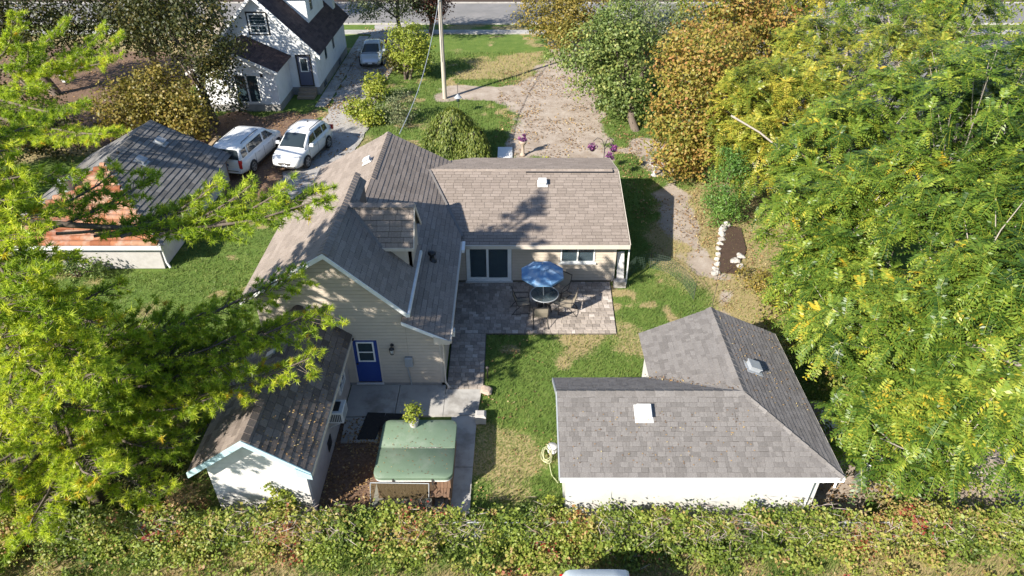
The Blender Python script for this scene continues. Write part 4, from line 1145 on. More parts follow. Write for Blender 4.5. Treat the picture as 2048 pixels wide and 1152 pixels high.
# ================================================================== old shed with rusty pan-tile slope
def build_tile_shed():
    S = thing('old_shed', 'old shed with rusty orange tile slope and grey shingle slope', 'shed', (-17.5, 28, 0))
    se, sw, ez = (-14.8,24.9,1.35), (-22.2,24.9,1.35), 1.35
    rs, rn = (-18.5,29.0,3.25), (-18.5,34.0,3.25)
    ne, nw = (-14.8,34.0,1.35), (-22.2,34.0,1.35)
    w = MB(); w.box((-21.9,25.2,0),(-15.1,25.35,1.36)); w.build('front_wall', M['stucco_grey'], S)
    w = MB(); w.box((-15.25,25.35,0),(-15.1,33.7,1.36)); w.build('side_wall', M['stucco'], S)
    w = MB(); w.box((-21.9,25.35,0),(-21.75,33.7,1.36)); w.build('side_wall', M['stucco'], S)
    w = MB(); w.prism([(-21.9,33.7,0),(-15.1,33.7,0),(-15.1,33.7,1.3),(-18.5,33.7,3.1),(-21.9,33.7,1.3)],(0,0.1,0)); w.build('rear_wall', M['brickred'], S)
    RF = Roofs(M['shingle_weathered'])
    e = MB(); e.box((-18.4,30,3.2),(-18.3,30.1,3.3)); r = e.build('roof', M['underlay'], S)
    RF.slope(r, [se,ne,rn,rs], (0,1,0), 0.24, 0.6, th=0.025)
    RF.slope(r, [sw,rs,rn,nw], (0,1,0), 0.24, 0.6, th=0.025)
    RF.cap(r, (-18.5,29.0,3.27), (-18.5,34.0,3.27), 0.36, 0.3); RF.cap(r, (-14.8,24.9,1.37), (-18.5,29.0,3.27), 0.3, 0.3)
    RF.finish(300)
    for y in (30.2, 32.4):
        roof_vent(r, (-17.5,y,2.74), (0.513,0,1), M['metal_grey'], 0.45)
    # south slope: rows of half-round tiles
    d = MB(); d.prism([Vector(p)-Vector((0,0,0.01)) for p in (se,rs,sw)],(0,0,-0.06)); d.build('deck', M['underlay'], S)
    N_ = 17; a, b = Vector(se), Vector(sw); top = Vector(rs)
    rr = random.Random(9)
    up = (Vector((0,4.1,1.9))).normalized(); nr = Vector((0,-1.9,4.1)).normalized()
    for i in range(N_):
        t0, t1 = i/N_, (i+1.12)/N_
        if t1 > 1: t1 = 1
        L0 = a.lerp(top, (t0+t1)/2); R0 = b.lerp(top, (t0+t1)/2)
        dep = (a.lerp(top,t1)-a.lerp(top,t0)).dot(up)
        L = (R0-L0).length; n = max(1, int(L/0.85)); off = rr.random()*0.6
        xs_ = [0]+[min(L, off+0.85*k) for k in range(0, n+1) if 0.15 < off+0.85*k < L-0.15]+[L]
        for k in range(len(xs_)-1):
            p0 = L0 + Vector((-1,0,0))*xs_[k]; p1 = L0 + Vector((-1,0,0))*(xs_[k+1]-0.01)
            m = MB(); m.rv = rr.random()
            prof = [(-dep/2,0.005),(-dep*0.42,0.07),(-dep*0.15,0.12),(dep*0.1,0.105),(dep*0.35,0.045),(dep/2,0.0)]
            tilt = rr.uniform(-0.008,0.008)
            A_ = [p0+up*u_+nr*(z_+tilt) for u_, z_ in prof]; B_ = [p1+up*u_+nr*(z_-tilt) for u_, z_ in prof]
            q = len(prof)
            m.faces(A_+B_, [(j,j+q,j+q+1,j+1) for j in range(q-1)], True); m.poly(A_); m.poly(B_[::-1])
            m.build('tile', M['tile_orange'], S)
    m = MB(); m.box((-22.2,24.83,1.17),(-14.78,24.89,1.34)); m.build('fascia', M['trim_white'], S)
    m = MB(); m.tube([(-14.75,25.1,1.3),(-14.95,25.2,1.15),(-14.98,25.25,0.3),(-14.8,25.1,0.1)],0.05,8); m.build('downspout', M['metal_white'], S)
    v = MB(); v.lathe([(0.28,0),(0.25,0.45),(0.3,0.5),(0.2,0.6),(0,0.62)],(-19.6,27.6,2.6),10); v.build('flue', M['metal_grey'], S)
build_tile_shed()

# low neighbouring roof glimpsed through the trees at the right
def build_far_shed():
    S = thing('garden_shed', 'dark roofed shed glimpsed through the trees at the right edge', 'shed', (22, 32, 0))
    w = MB(); w.box((20.4,30.4,0),(24.6,34.6,2.3)); w.build('wall', M['whitehouse'], S)
    RF = Roofs(M['shingle_dark'])
    e = MB(); e.box((22.4,32,2.8),(22.5,32.1,2.9)); r = e.build('roof', M['underlay'], S)
    RF.slope(r, [(20,30,2.2),(22.5,30,3.6),(22.5,35,3.6),(20,35,2.2)], (0,1,0), 0.3, 0.6); RF.slope(r, [(25,30,2.2),(25,35,2.2),(22.5,35,3.6),(22.5,30,3.6)], (0,1,0), 0.3, 0.6)
    RF.finish(100)
build_far_shed()

# ================================================================== vehicles (front towards +Y, built round the origin)
def build_car(label, paint, L, W, Hh, style, plate, group=None):
    t = thing('car' if style != 'van' else 'minivan', label, 'car' if style != 'van' else 'minivan', group=group)
    w = W/2; h = L/2
    if style == 'suv':
        st = [(-h,0.42,0.95,0.80),(-h+0.12,0.3,1.06,0.92),(-h+0.6,0.26,1.08,0.98),(-0.6,0.22,1.04,1),(0.55,0.22,1.02,1),(1.0,0.24,1.01,1),(h-0.75,0.25,0.95,0.97),(h-0.3,0.26,0.87,0.90),(h-0.08,0.3,0.74,0.78),(h,0.4,0.6,0.66)]
        cab = [(-h+0.1,1.03,1.06,0.80),(-h+0.55,1.05,1.52,0.74),(-h+1.2,1.05,1.64,0.76),(-0.1,1.04,1.67,0.78),(0.35,1.03,1.60,0.76),(1.25,1.0,1.03,0.80)]
        wb = (-1.38, 1.36); wr = 0.36
    elif style == 'van':
        st = [(-h,0.4,1.0,0.86),(-h+0.06,0.3,1.06,0.94),(-h+0.6,0.24,1.08,0.99),(-0.6,0.22,1.06,1),(0.6,0.22,1.04,1),(1.2,0.24,1.02,1),(h-0.7,0.25,0.98,0.96),(h-0.25,0.27,0.86,0.88),(h-0.06,0.3,0.72,0.76),(h,0.4,0.58,0.66)]
        cab = [(-h+0.03,1.03,1.06,0.88),(-h+0.22,1.05,1.66,0.80),(-h+0.9,1.06,1.75,0.80),(0.2,1.05,1.76,0.80),(0.65,1.04,1.68,0.78),(1.75,1.0,1.03,0.82)]
        wb = (-1.5, 1.55); wr = 0.34
    else:
        st = [(-h,0.4,0.8,0.80),(-h+0.1,0.3,0.92,0.90),(-h+0.6,0.25,0.95,0.97),(-0.6,0.2,0.93,1),(0.5,0.2,0.91,1),(0.9,0.22,0.89,1),(h-0.7,0.23,0.8,0.96),(h-0.28,0.24,0.72,0.88),(h-0.07,0.28,0.62,0.76),(h,0.36,0.52,0.66)]
        cab = [(-h+0.65,0.92,0.94,0.80),(-h+1.25,0.93,1.34,0.68),(-h+1.7,0.93,1.42,0.70),(-0.1,0.92,1.45,0.72),(0.3,0.91,1.38,0.70),(1.15,0.88,0.91,0.80)]
        wb = (-1.28, 1.3); wr = 0.31
    def section(y, zb, zt, k):
        q = w*k
        hp = [(q*0.84,zb),(q*0.97,zb+0.1),(q,zb+0.42*(zt-zb)),(q*0.985,zb+0.75*(zt-zb)),(q*0.93,zt-0.03),(q*0.78,zt+0.005),(q*0.35,zt+0.03)]
        return [(x,y,z) for x,z in hp] + [(-x,y,z) for x,z in reversed(hp)]
    b = MB(); secs = [section(*s) for s in st]; n = len(secs[0])
    b.faces([p for s in secs for p in s], [(i*n+k,i*n+(k+1)%n,(i+1)*n+(k+1)%n,(i+1)*n+k) for i in range(len(secs)-1) for k in range(n)], True)
    b.poly(secs[0]); b.poly(secs[-1][::-1])
    body = b.build('body', paint, t)
    # cabin
    def cs(y, zb, zt, k):
        q0 = w*0.9; q1 = w*k; z1 = max(zt-0.07, zb+0.005)
        f = min(1, (zt-zb)/0.4); q1 = q0*0.97*(1-f)+q1*f
        hp = [(q0,zb-0.03),(q1,z1),(q1*0.9,zt-0.01),(q1*0.5,zt+0.015)]
        return [(x,y,z) for x,z in hp]+[(-x,y,z) for x,z in reversed(hp)]
    cb = MB(); cs_ = [cs(*c) for c in cab]; n = 8
    cb.faces([p for s in cs_ for p in s], [(i*n+k,i*n+k+1,(i+1)*n+k+1,(i+1)*n+k) for i in range(len(cs_)-1) for k in range(n-1)], True)
    cabin = cb.build('cabin', paint, t)
    def lerp(a, b_, f): return Vector(a).lerp(Vector(b_), f)
    def glass(name, a, b_, c, d, ins=0.08, off=0.012, insv=None):
        """quad a-b bottom, d-c top"""
        insv = ins if insv is None else insv
        a, b_, c, d = map(Vector, (a,b_,c,d)); P = []
        for (u, v) in ((ins,insv),(1-ins,insv),(1-ins,1-insv),(ins,1-insv)):
            P.append(a.lerp(b_,u).lerp(d.lerp(c,u),v))
        nn = (P[1]-P[0]).cross(P[3]-P[0]).normalized()
        cen = sum(P, Vector())/4
        if nn.dot(cen-Vector((0,cen.y*0.5,0.8))) < 0: nn = -nn
        m = MB(); m.poly([p+nn*off for p in P]); return m.build(name, M['glass_car'], t)
    # windshield: between last two stations
    f0, f1 = cs_[-1], cs_[-2]
    def strip(name, s0, s1, v0, v1, sx):
        m = MB(); up_ = []
        for v in (v0, v1):
            row = []
            for k in (1,2,3,4,5,6):
                p = Vector(s0[k]).lerp(Vector(s1[k]), v); p.x *= sx
                row.append(p)
            up_.append(row)
        d = (up_[1][2]-up_[0][2]); nn = Vector((0,d.z,-d.y)).normalized()
        if nn.z < 0: nn = -nn
        pts = [p+nn*0.014 for r_ in up_ for p in r_]
        m.faces(pts, [(k,k+1,k+7,k+6) for k in range(5)], True); return m.build(name, M['glass_car'], t)
    strip('windshield', f0, f1, 0.06, 0.93, 0.93)
    r0, r1 = cs_[0], cs_[1]
    strip('rear_window', r0, r1, 0.08, 0.9, 0.92)
    # side windows: front, rear, quarter
    for s in (0, 1):
        def sp(i, top): return cs_[i][1 if top else 0] if s == 0 else cs_[i][-2 if top else -1]
        for nm, i0, i1, u0, u1 in (('side_window',4,3,0.0,1),('side_window',3,2,0.06,1),('side_window',2,1,0.1,0.9)):
            A = lerp(sp(i0,0),sp(i1,0),u0); B = lerp(sp(i0,0),sp(i1,0),u1); T0 = lerp(sp(i0,1),sp(i1,1),u0); T1 = lerp(sp(i0,1),sp(i1,1),u1)
            glass(nm, A, B, T1, T0, 0.03, 0.014, 0.16)
        # front triangle
        A, B, T = sp(5,0), sp(4,0), sp(4,1)
        x = 0.014*(1 if s == 0 else -1)
        m = MB(); P = [lerp(A,B,0.45),lerp(A,B,0.97),lerp(B,T,0.88)]; P[0].z += 0.08; P[1].z += 0.1
        m.poly([p+Vector((x,0,0.006)) for p in P]); m.build('side_window', M['glass_car'], t)
        sg = 1 if s == 0 else -1
        m = MB(); m.obox((sg*(w+0.1),cab[-2][0]+0.45,cab[-2][1]+0.08),(0.1,0,0),(0,0.06,0),(0,0,0.075)); m.bar((sg*(w-0.08),cab[-2][0]+0.45,cab[-2][1]+0.02),(sg*(w+0.05),cab[-2][0]+0.45,cab[-2][1]+0.04),0.05); m.build('mirror', paint, t)
        for yd in ((cab[3][0]+0.62), (cab[3][0]-0.5)):
            m = MB(); m.obox((sg*(w+0.006),yd-0.35,0.86),(0.008,0,0),(0,0.09,0),(0,0,0.014)); m.build('door_handle', M['rim'], t)
        for yd in (0.95, -0.1, -1.1):
            m = MB(); m.obox((sg*w*0.998,yd,0.66),(0.004,0,0),(0,0.006,0),(0,0,0.3)); m.build('door_seam', M['black'], t)
        m = MB(); m.obox((sg*w*0.965,0,0.27),(0.02,0,0),(0,wb[1]-0.42,0),(0,0,0.05)); m.build('sill', M['frame_dark'], t)
        for yw in wb:
            ar = MB(); ns = 14
            ring = [(sg*(w*1.0+0.004), yw+(wr+0.07)*math.cos(math.pi*k/ns), 0.32+(wr+0.07)*math.sin(math.pi*k/ns)) for k in range(ns+1)]
            ring = [(p[0]*(0.985 if abs(p[1]) > h-0.75 else 1.0), p[1], max(p[2],0.25)) for p in ring]
            ar.poly(ring if sg > 0 else ring[::-1]); ar.build('wheel_arch', M['black'], t)
            wh = MB(); wh.lathe([(0,0.0),(wr*0.66,0.0),(wr*0.7,-0.02),(wr*0.96,-0.01),(wr,0.03),(wr,0.19),(wr*0.94,0.23),(0,0.23)], (0,0,0), 22)
            wo = wh.build('wheel', M['tyre'], t, Matrix.Translation((sg*(w+0.015),yw,wr)) @ Matrix.Rotation(R(-90*sg),4,'Y'))
            rm = MB(); rm.lathe([(0,-0.012),(wr*0.12,-0.02),(wr*0.14,0.0)],(0,0,0),10)
            for k in range(5):
                a = 2*math.pi*k/5; rm.bar((0,0,-0.008),(wr*0.64*math.cos(a),wr*0.64*math.sin(a),-0.008),0.075,0.02)
            rm.tube([(wr*0.66*math.cos(2*math.pi*k/20),wr*0.66*math.sin(2*math.pi*k/20),-0.008) for k in range(21)],0.016,4,False)
            ro = rm.build('rim', M['rim'], wo, WM[wo.name])
    # lights, grille, bumper, plate
    fy = h
    for sg in (1,-1):
        m = MB(); zf = st[-2][2]
        m.faces([(sg*w*0.48,fy-0.05,zf-0.03),(sg*w*0.86,fy-0.33,zf+0.10),(sg*w*0.88,fy-0.33,zf-0.02),(sg*w*0.5,fy-0.045,zf-0.12),
                 (sg*w*0.48,fy-0.2,zf-0.03),(sg*w*0.86,fy-0.5,zf+0.10),(sg*w*0.88,fy-0.5,zf-0.02),(sg*w*0.5,fy-0.2,zf-0.12)], [(0,1,2,3),(0,4,5,1),(3,2,6,7),(0,3,7,4),(1,5,6,2)]); m.build('headlight', M['lamp_lens'] if style != 'suv' else M['frame_dark'], t)
        m = MB(); zr = st[1][2]
        tl = (0.30,0.62) if style == 'van' else (0.16,0.3)
        m.obox((sg*w*0.84,-fy+0.045,zr-tl[1]*0.32),(0.075 if style=='van' else 0.14,0,0),(0,0.07,0),(0,0,tl[0]*0.75)); m.build('tail_light', M['red_lens'], t)
    m = MB(); gw = w*0.46; zg = st[-2][2]-0.06
    m.prism([(-gw,fy-0.03,zg),(gw,fy-0.03,zg),(gw*0.8,fy+0.012,zg-0.2),(0,fy+0.014,zg-0.25),(-gw*0.8,fy+0.012,zg-0.2)],(0,0.012,0)); gr = m.build('grille', M['frame_dark'], t)
    if style == 'suv':
        m = MB(); m.tube([(0.07*math.cos(2*math.pi*k/16),fy+0.03,zg-0.1+0.055*math.sin(2*math.pi*k/16)) for k in range(17)],0.008,5,False); m.tube([(-0.055,fy+0.03,zg-0.06),(0,fy+0.03,zg-0.13),(0.055,fy+0.03,zg-0.06)],0.007,5); m.build('emblem', M['rim'], gr)
    m = MB(); m.obox((0,fy-0.02,0.36),(w*0.62,0,0),(0,0.03,0),(0,0,0.05)); m.build('lower_grille', M['frame_dark'], t)
    m = MB(); m.obox((0,fy+0.02,0.44),(0.16,0,0),(0,0.008,0),(0,0,0.055)); m.build('licence_plate', M['plate'], t)
    m = MB(); m.obox((0,-fy-0.008,0.82 if style=='van' else 0.72),(0.16,0,0),(0,0.008,0),(0,0,0.055)); m.build('licence_plate', M['plate_blue'], t)
    m = MB(); m.obox((0,-fy-0.03,0.5),(w*0.84,0,0),(0,0.05,0),(0,0,0.1)); m.build('rear_bumper', paint, t)
    m = MB(); m.obox((0,-fy-0.085,0.52),(w*0.7,0,0),(0,0.006,0),(0,0,0.02)); m.build('bumper_strip', M['frame_dark'], t)
    if style in ('van','suv'):
        for sg in (1,-1):
            m = MB(); zt = cab[3][2]
            m.tube([(sg*w*0.68,-h+0.75,zt-0.03),(sg*w*0.68,-h+0.85,zt+0.03),(sg*w*0.68,0.0,zt+0.045),(sg*w*0.68,0.15,zt-0.01)],0.02,6); m.build('roof_rail', M['frame_dark'], t)
    if style == 'van':
        m = MB()
        for x in (-0.35,-0.12,0.12,0.35): m.obox((x,-0.7,1.768),(0.018,0,0),(0,1.0,0),(0,0,0.012))
        m.build('roof_ribs', paint, t)
    else:
        m = MB(); m.prism([(-0.015,-h+1.35,cab[2][2]),(-0.015,-h+1.15,cab[2][2]),(-0.015,-h+1.16,cab[2][2]+0.09)],(0.03,0,0)); m.build('antenna', M['frame_dark'], t)
    return t
suv = build_car('white crossover parked on the lane with its front facing the camera', M['carpaint'], 4.5, 1.84, 1.68, 'suv', 'plate')
place(suv, (-11.85, 36.75, 0.01), R(180-12))
van = build_car('white minivan parked with its rear and red tail light facing the camera', M['carpaint'], 5.0, 1.98, 1.76, 'van', 'plate')
place(van, (-14.75, 36.35, 0.01), R(-10))
sed = build_car('silver sedan parked farther up the lane beside the white house', M['carpaint_silver'], 4.45, 1.72, 1.45, 'sedan', 'plate')
place(sed, (-10.75, 54.4, 0.015), R(180+3))
veh = build_car('pale blue white van at the bottom edge, only the end of its roof in view', M['carpaint_pale'], 4.9, 1.9, 1.76, 'van', 'plate')
place(veh, (2.05, 7.5, -0.05), R(180))

# ================================================================== patio furniture
def build_patio_set():
    tx, ty = 1.28, 22.3
    t = thing('patio_table', 'round glass patio table with pale rim under the blue umbrella', 'table', (tx, ty, 0.035))
    m = MB(); m.lathe([(0,0.70),(0.55,0.70),(0.55,0.712),(0,0.712)],(tx,ty,0.02),32,False); m.build('table_top', M['glass_clear'], t)
    m = MB(); m.tube([(tx+0.56*math.cos(2*math.pi*k/32),ty+0.56*math.sin(2*math.pi*k/32),0.725) for k in range(33)],0.022,6,False); m.build('rim', M['metal_grey'], t)
    for k in range(4):
        a = math.pi/4+k*math.pi/2; c, s = math.cos(a), math.sin(a)
        m = MB(); m.tube([(tx+0.5*c,ty+0.5*s,0.70),(tx+0.3*c,ty+0.3*s,0.45),(tx+0.42*c,ty+0.42*s,0.05)],0.018,6); m.build('leg', M['frame_dark'], t)
    m = MB()
    for k in range(2):
        a = k*math.pi/2+0.5; m.bar((tx-0.54*math.cos(a),ty-0.54*math.sin(a),0.69),(tx+0.54*math.cos(a),ty+0.54*math.sin(a),0.69),0.03,0.012)
    m.build('cross_bar', M['metal_grey'], t)
    u = thing('patio_umbrella', 'blue octagonal patio umbrella open over the glass table', 'umbrella', (tx, ty, 0.035))
    m = MB(); m.tube([(tx,ty,0.06),(tx-0.12,ty-0.3,2.32)],0.02,8); m.build('pole', M['metal_white'], u)
    m = MB(); m.lathe([(0,0),(0.24,0),(0.24,0.05),(0.05,0.1),(0.04,0.3),(0,0.3)],(tx,ty,0.04),18); m.build('base', M['black'], u)
    n = 8; Rr = 0.86; cz, rz = 2.26, 1.93; cv = MB(); ux, uy = tx-0.12, ty-0.3
    def pt(i, f):
        a = 2*math.pi*(i+0.5)/n
        z = cz-(cz-rz)*f**1.35
        return (ux+Rr*f*math.cos(a), uy+Rr*f*math.sin(a), z)
    for i in range(n):
        for f0, f1 in ((0.22,0.5),(0.5,0.78),(0.78,1.0)):
            a, b, c, d = pt(i,f0), pt(i,f1), pt(i+1,f1), pt(i+1,f0)
            mid = lambda p,q,s: tuple((p[k]+q[k])/2-(s if k==2 else 0) for k in range(3))
            mo, mi_ = mid(b,c,0.035*f1), mid(a,d,0.035*f0)
            cv.poly([a,b,mo,mi_]); cv.poly([mi_,mo,c,d])
        b, c = pt(i,1.0), pt(i+1,1.0)
        cv.poly([b,(b[0],b[1],b[2]-0.09),(c[0],c[1],c[2]-0.09),c])
    can = cv.build('canopy', M['umb_blue'], u)
    vt = MB()
    for i in range(n):
        p = lambda i,f,dz: (ux+Rr*f*math.cos(2*math.pi*(i+0.5)/n), uy+Rr*f*math.sin(2*math.pi*(i+0.5)/n), cz-(cz-rz)*f**1.35+dz)
        vt.poly([p(i,0.34,0.035),p(i+1,0.34,0.035),(ux,uy,cz+0.08)])
    vt.build('vent_cap', M['umb_blue'], can)
    for i in range(n):
        r = MB(); a = pt(i,0.05); b = pt(i,1.0); r.bar((a[0],a[1],a[2]-0.02),(b[0],b[1],b[2]-0.02),0.015); r.build('rib', M['frame_dark'], u)
    fin = MB(); fin.lathe([(0,0),(0.02,0),(0.025,0.04),(0,0.07)],(ux,uy,cz+0.08),8); fin.build('finial', M['metal_white'], u)

    def chair(label):
        c = thing('patio_chair', label, 'chair', group='sling chairs round the patio table')
        # front is +Y
        m = MB(); m.faces([(-0.25,-0.2,0.40),(0.25,-0.2,0.40),(0.25,0.27,0.43),(-0.25,0.27,0.43),(-0.25,0.0,0.385),(0.25,0.0,0.385)],[(0,1,5,4),(4,5,2,3)]); m.build('seat', M['sling'], c)
        m = MB(); m.faces([(-0.25,-0.22,0.42),(0.25,-0.22,0.42),(0.25,-0.34,0.72),(-0.25,-0.34,0.72),(0.25,-0.40,0.98),(-0.25,-0.40,0.98)],[(0,1,2,3),(3,2,4,5)]); m.build('backrest', M['sling'], c)
        for s in (-1,1):
            x = 0.275*s
            f = MB(); f.tube([(x,0.28,0.435),(x,-0.2,0.405),(x,-0.34,0.72),(x,-0.41,1.0)],0.017,6); f.build('side_rail', M['frame_dark'], c)
            f = MB(); f.tube([(x,0.26,0.0),(x,0.27,0.42),(x*1.08,0.26,0.64),(x*1.08,0.1,0.665),(x*1.08,-0.2,0.66),(x,-0.34,0.68)],0.016,6); f.build('armrest', M['frame_dark'], c)
            f = MB(); f.tube([(x,-0.44,0.0),(x,-0.3,0.2),(x,-0.1,0.40)],0.016,6); f.build('leg', M['frame_dark'], c)
            f = MB(); f.tube([(x,0.26,0.02),(x,-0.44,0.02)],0.014,6); f.build('runner', M['frame_dark'], c)
        f = MB(); f.bar((-0.275,-0.41,0.99),(0.275,-0.41,0.99),0.03); f.build('top_rail', M['frame_dark'], c)
        f = MB(); f.bar((-0.275,0.28,0.43),(0.275,0.28,0.43),0.03); f.build('front_rail', M['frame_dark'], c)
        return c
    c0 = chair('tan sling patio chair nearest the camera, its back to the lawn'); place(c0, (1.1,21.35,0.035), R(2))
    for lab, p, a in (('dark patio chair left of the glass table, in shade', (0.42,22.15,0.035), -85), ('dark patio chair right of the glass table', (2.15,22.05,0.035), 80), ('dark patio chair behind the umbrella, close to the window', (1.95,23.05,0.035), 140)):
        c = copy_tree(c0); place(c, p, R(a)); c['label'] = lab
build_patio_set()

# ================================================================== hot tub and what lies round it
def build_tub():
    t = thing('hot_tub', 'square hot tub with folded green vinyl cover and cedar sides', 'hot tub', (-2.8, 14.1, 0.03))
    x0,x1,y0,y1 = -3.88,-1.76,13.02,15.12
    core = MB(); core.box((x0+0.03,y0+0.03,0.03),(x1-0.03,y1-0.03,0.88)); core.build('shell', M['tub_wood'], t)
    for i in range(21):
        xa = x0+0.005+i*(x1-x0)/21; xb = xa+(x1-x0)/21-0.008
        for ya, yb in ((y0,y0+0.025),(y1-0.025,y1)):
            m = MB(); m.box((xa,ya,0.05),(xb,yb,0.87)); m.build('plank', M['tub_wood'], t)
        ya = y0+0.005+i*(y1-y0)/21; yb = ya+(y1-y0)/21-0.008
        for xa2, xb2 in ((x1-0.025,x1),(x0,x0+0.025)):
            m = MB(); m.box((xa2,ya,0.05),(xb2,yb,0.87)); m.build('plank', M['tub_wood'], t)
    def rounded(xa,xb,ya,yb,r,z,corners):
        pts = []
        for (cx,cy,a0,k) in ((xb-r,yb-r,0,corners[0]),(xa+r,yb-r,90,corners[1]),(xa+r,ya+r,180,corners[2]),(xb-r,ya+r,270,corners[3])):
            if k:
                for j in range(7):
                    a = R(a0+15*j); pts.append((cx+r*math.cos(a),cy+r*math.sin(a),z))
            else:
                pts.append((cx+(r if a0 in (0,270) else -r), cy+(r if a0 in (0,90) else -r), z))
        return pts
    m = MB(); m.prism(rounded(x0-0.05,x1+0.05,y0-0.05,y1+0.05,0.2,0.86,(1,1,1,1)),(0,0,0.07)); m.build('rim', M['plastic_white'], t)
    ym = 14.06
    for nm, ya, yb, cor in (('cover_half',ym+0.008,y1+0.07,(1,1,0,0)),('cover_half',y0-0.07,ym-0.008,(0,0,1,1))):
        c = MB(); rings = []
        for z, ins in ((0.93,0.0),(1.04,0.0),(1.05,0.012)):
            rings.append(rounded(x0-0.07+ins,x1+0.07-ins,ya+ins*0.6,yb-ins*0.6,0.22,z,cor))
        n = len(rings[0]); c.faces([p for r_ in rings for p in r_], [(i*n+k,i*n+(k+1)%n,(i+1)*n+(k+1)%n,(i+1)*n+k) for i in range(2) for k in range(n)])
        # slightly crowned top
        cen = (sum(p[0] for p in rings[2])/n, sum(p[1] for p in rings[2])/n, 1.051)
        i0 = len(c.v); c.v.append(cen); base = i0-n
        for k in range(n):
            c.f.append((base+k, base+(k+1)%n, i0)); c.m.append(0); c.sm.append(True); c.r.append(0.5)
        c.poly(rings[0][::-1]); c.build(nm, M['tub_green'], t)
    m = MB(); m.box((x0-0.03,ym-0.008,1.0),(x1+0.03,ym+0.008,1.036)); m.build('fold_seam', M['frame_dark'], t)
    m = MB()
    for k in range(60):
        x = random.uniform(x0+0.6,x1-0.3); m.obox((x,ym+random.uniform(-0.012,0.012),1.05),(0.02,0,0),(0,0.008,0),(0,0,0.004))
    tag(m.build('seam_debris', M['rock'], t), kind='stuff')
    for yy in (ym+0.02, ym-0.02):
        m = MB(); m.box((x0-0.02,yy-0.004,1.046),(x1+0.02,yy+0.004,1.056)); m.build('welt', M['tub_green'], t)
    for x in (x0+0.5, x1-0.5):
        m = MB(); m.box((x-0.025,y0-0.085,0.74),(x+0.025,y0-0.072,1.0)); m.build('strap', M['frame_dark'], t)
    n_ = 90
    P = np.stack([rng.uniform(x0,x1,n_), rng.uniform(y0,y1,n_), np.full(n_,1.064)],1); A = unit(rng.normal(size=(n_,3))*[1,1,0.1]); B = unit(np.cross(A,[0,0,1.0])); V_,F_ = rhombs(P,A,B,0.05,0.022)
    tag(fast_mesh('leaf_debris', V_, F_, M['litter'], t, rng.random(n_)), kind='stuff')
    # steps at the front right
    s = thing('tub_step', 'slatted wooden step at the front corner of the hot tub', 'step', (-2.1, 12.8, 0))
    for k in range(6):
        b = MB(); b.box((-2.32+k*0.09,12.7,0.50),(-2.24+k*0.09,13.0,0.53)); b.build('slat', M['tub_wood'], s)
    for x in (-2.30,-1.82):
        b = MB(); b.box((x,12.72,0.0),(x+0.05,12.98,0.495)); b.build('support', M['tub_wood'], s)
    # leaning glass panel in a thin metal frame
    g = thing('glass_panel', 'framed glass panel leaning against the front of the hot tub', 'panel', (-3.3, 12.6, 0.03))
    a, b_ = Vector((-4.05,12.55,0.08)), Vector((-2.38,12.52,0.08)); up = Vector((0.02,0.38,0.78))
    m = MB(); m.poly([a,b_,b_+up,a+up]); m.build('pane', glass_mat('brown_glass',(0.10,0.075,0.04),0.04,0.45), g)
    for p, q in ((a,b_),(b_,b_+up),(b_+up,a+up),(a+up,a)):
        m = MB(); m.tube([p,q],0.014,6); m.build('frame_bar', M['metal_grey'], g)
    m = MB(); cx = (a.x+b_.x)/2+0.05
    m.tube([(cx-0.45+0.9*k/12,12.5-0.1*math.sin(math.pi*k/12),0.08+0.34*math.sin(math.pi*k/12)) for k in range(13)],0.02,6); hz = m.build('hoop', M['metal_grey'], g)
    # mats
    for lab, pts in (('black rubber mat lying across the slab beside the tub', [(-4.95,15.3),(-4.35,15.3),(-4.2,16.45),(-4.8,16.48)]), ('second black rubber mat, tucked against the tub corner', [(-4.33,15.75),(-3.93,15.75),(-3.6,16.42),(-4.18,16.44)])):
        m = MB(); m.prism([(x,y,0.055) for x,y in pts],(0,0,0.012)); tag(m.build('rubber_mat', M['mat_black']), lab, 'mat', 'mats by the hot tub')
build_tub()

# ================================================================== foliage builders
def leaves_blob(centers, radii, n, L, W, up=0.35, clump=0.45, nclump=None, tone=0.5, lt=0.5, shell=0.75):
    """clumped leaves through ellipsoids; returns V, F, rnd"""
    centers = np.asarray(centers, float); radii = np.asarray(radii, float)
    vol = radii.prod(1); k = len(centers)
    nclump = nclump or max(12, n//45)
    which = rng.choice(k, nclump, p=vol**0.75/(vol**0.75).sum())
    d = rdir(nclump); r = np.where(rng.random(nclump) < shell, rng.uniform(0.78, 1.05, nclump), rng.random(nclump)**0.5*0.8)
    cc = centers[which] + d*radii[which]*r[:, None]
    ct = rng.random(nclump)
    ci = rng.integers(0, nclump, n)
    P = cc[ci] + rng.normal(size=(n, 3))*clump*np.array([1, 1, 0.7])*rng.uniform(0.6, 1.3, (nclump, 1))[ci]
    out = unit(P - centers[which[ci]])
    nr = unit(out*0.6 + rng.normal(size=(n, 3))*0.55 + np.array([0, 0, up]))
    A = unit(np.cross(nr, rdir(n)))
    B = np.cross(nr, A)
    V, F = rhombs(P, A, B, L*rng.uniform(0.7, 1.3, n), W*rng.uniform(0.7, 1.3, n))
    t = tone + (ct[ci]-0.5)*0.5 + (rng.random(n)-0.5)*lt
    return V, F, t, cc

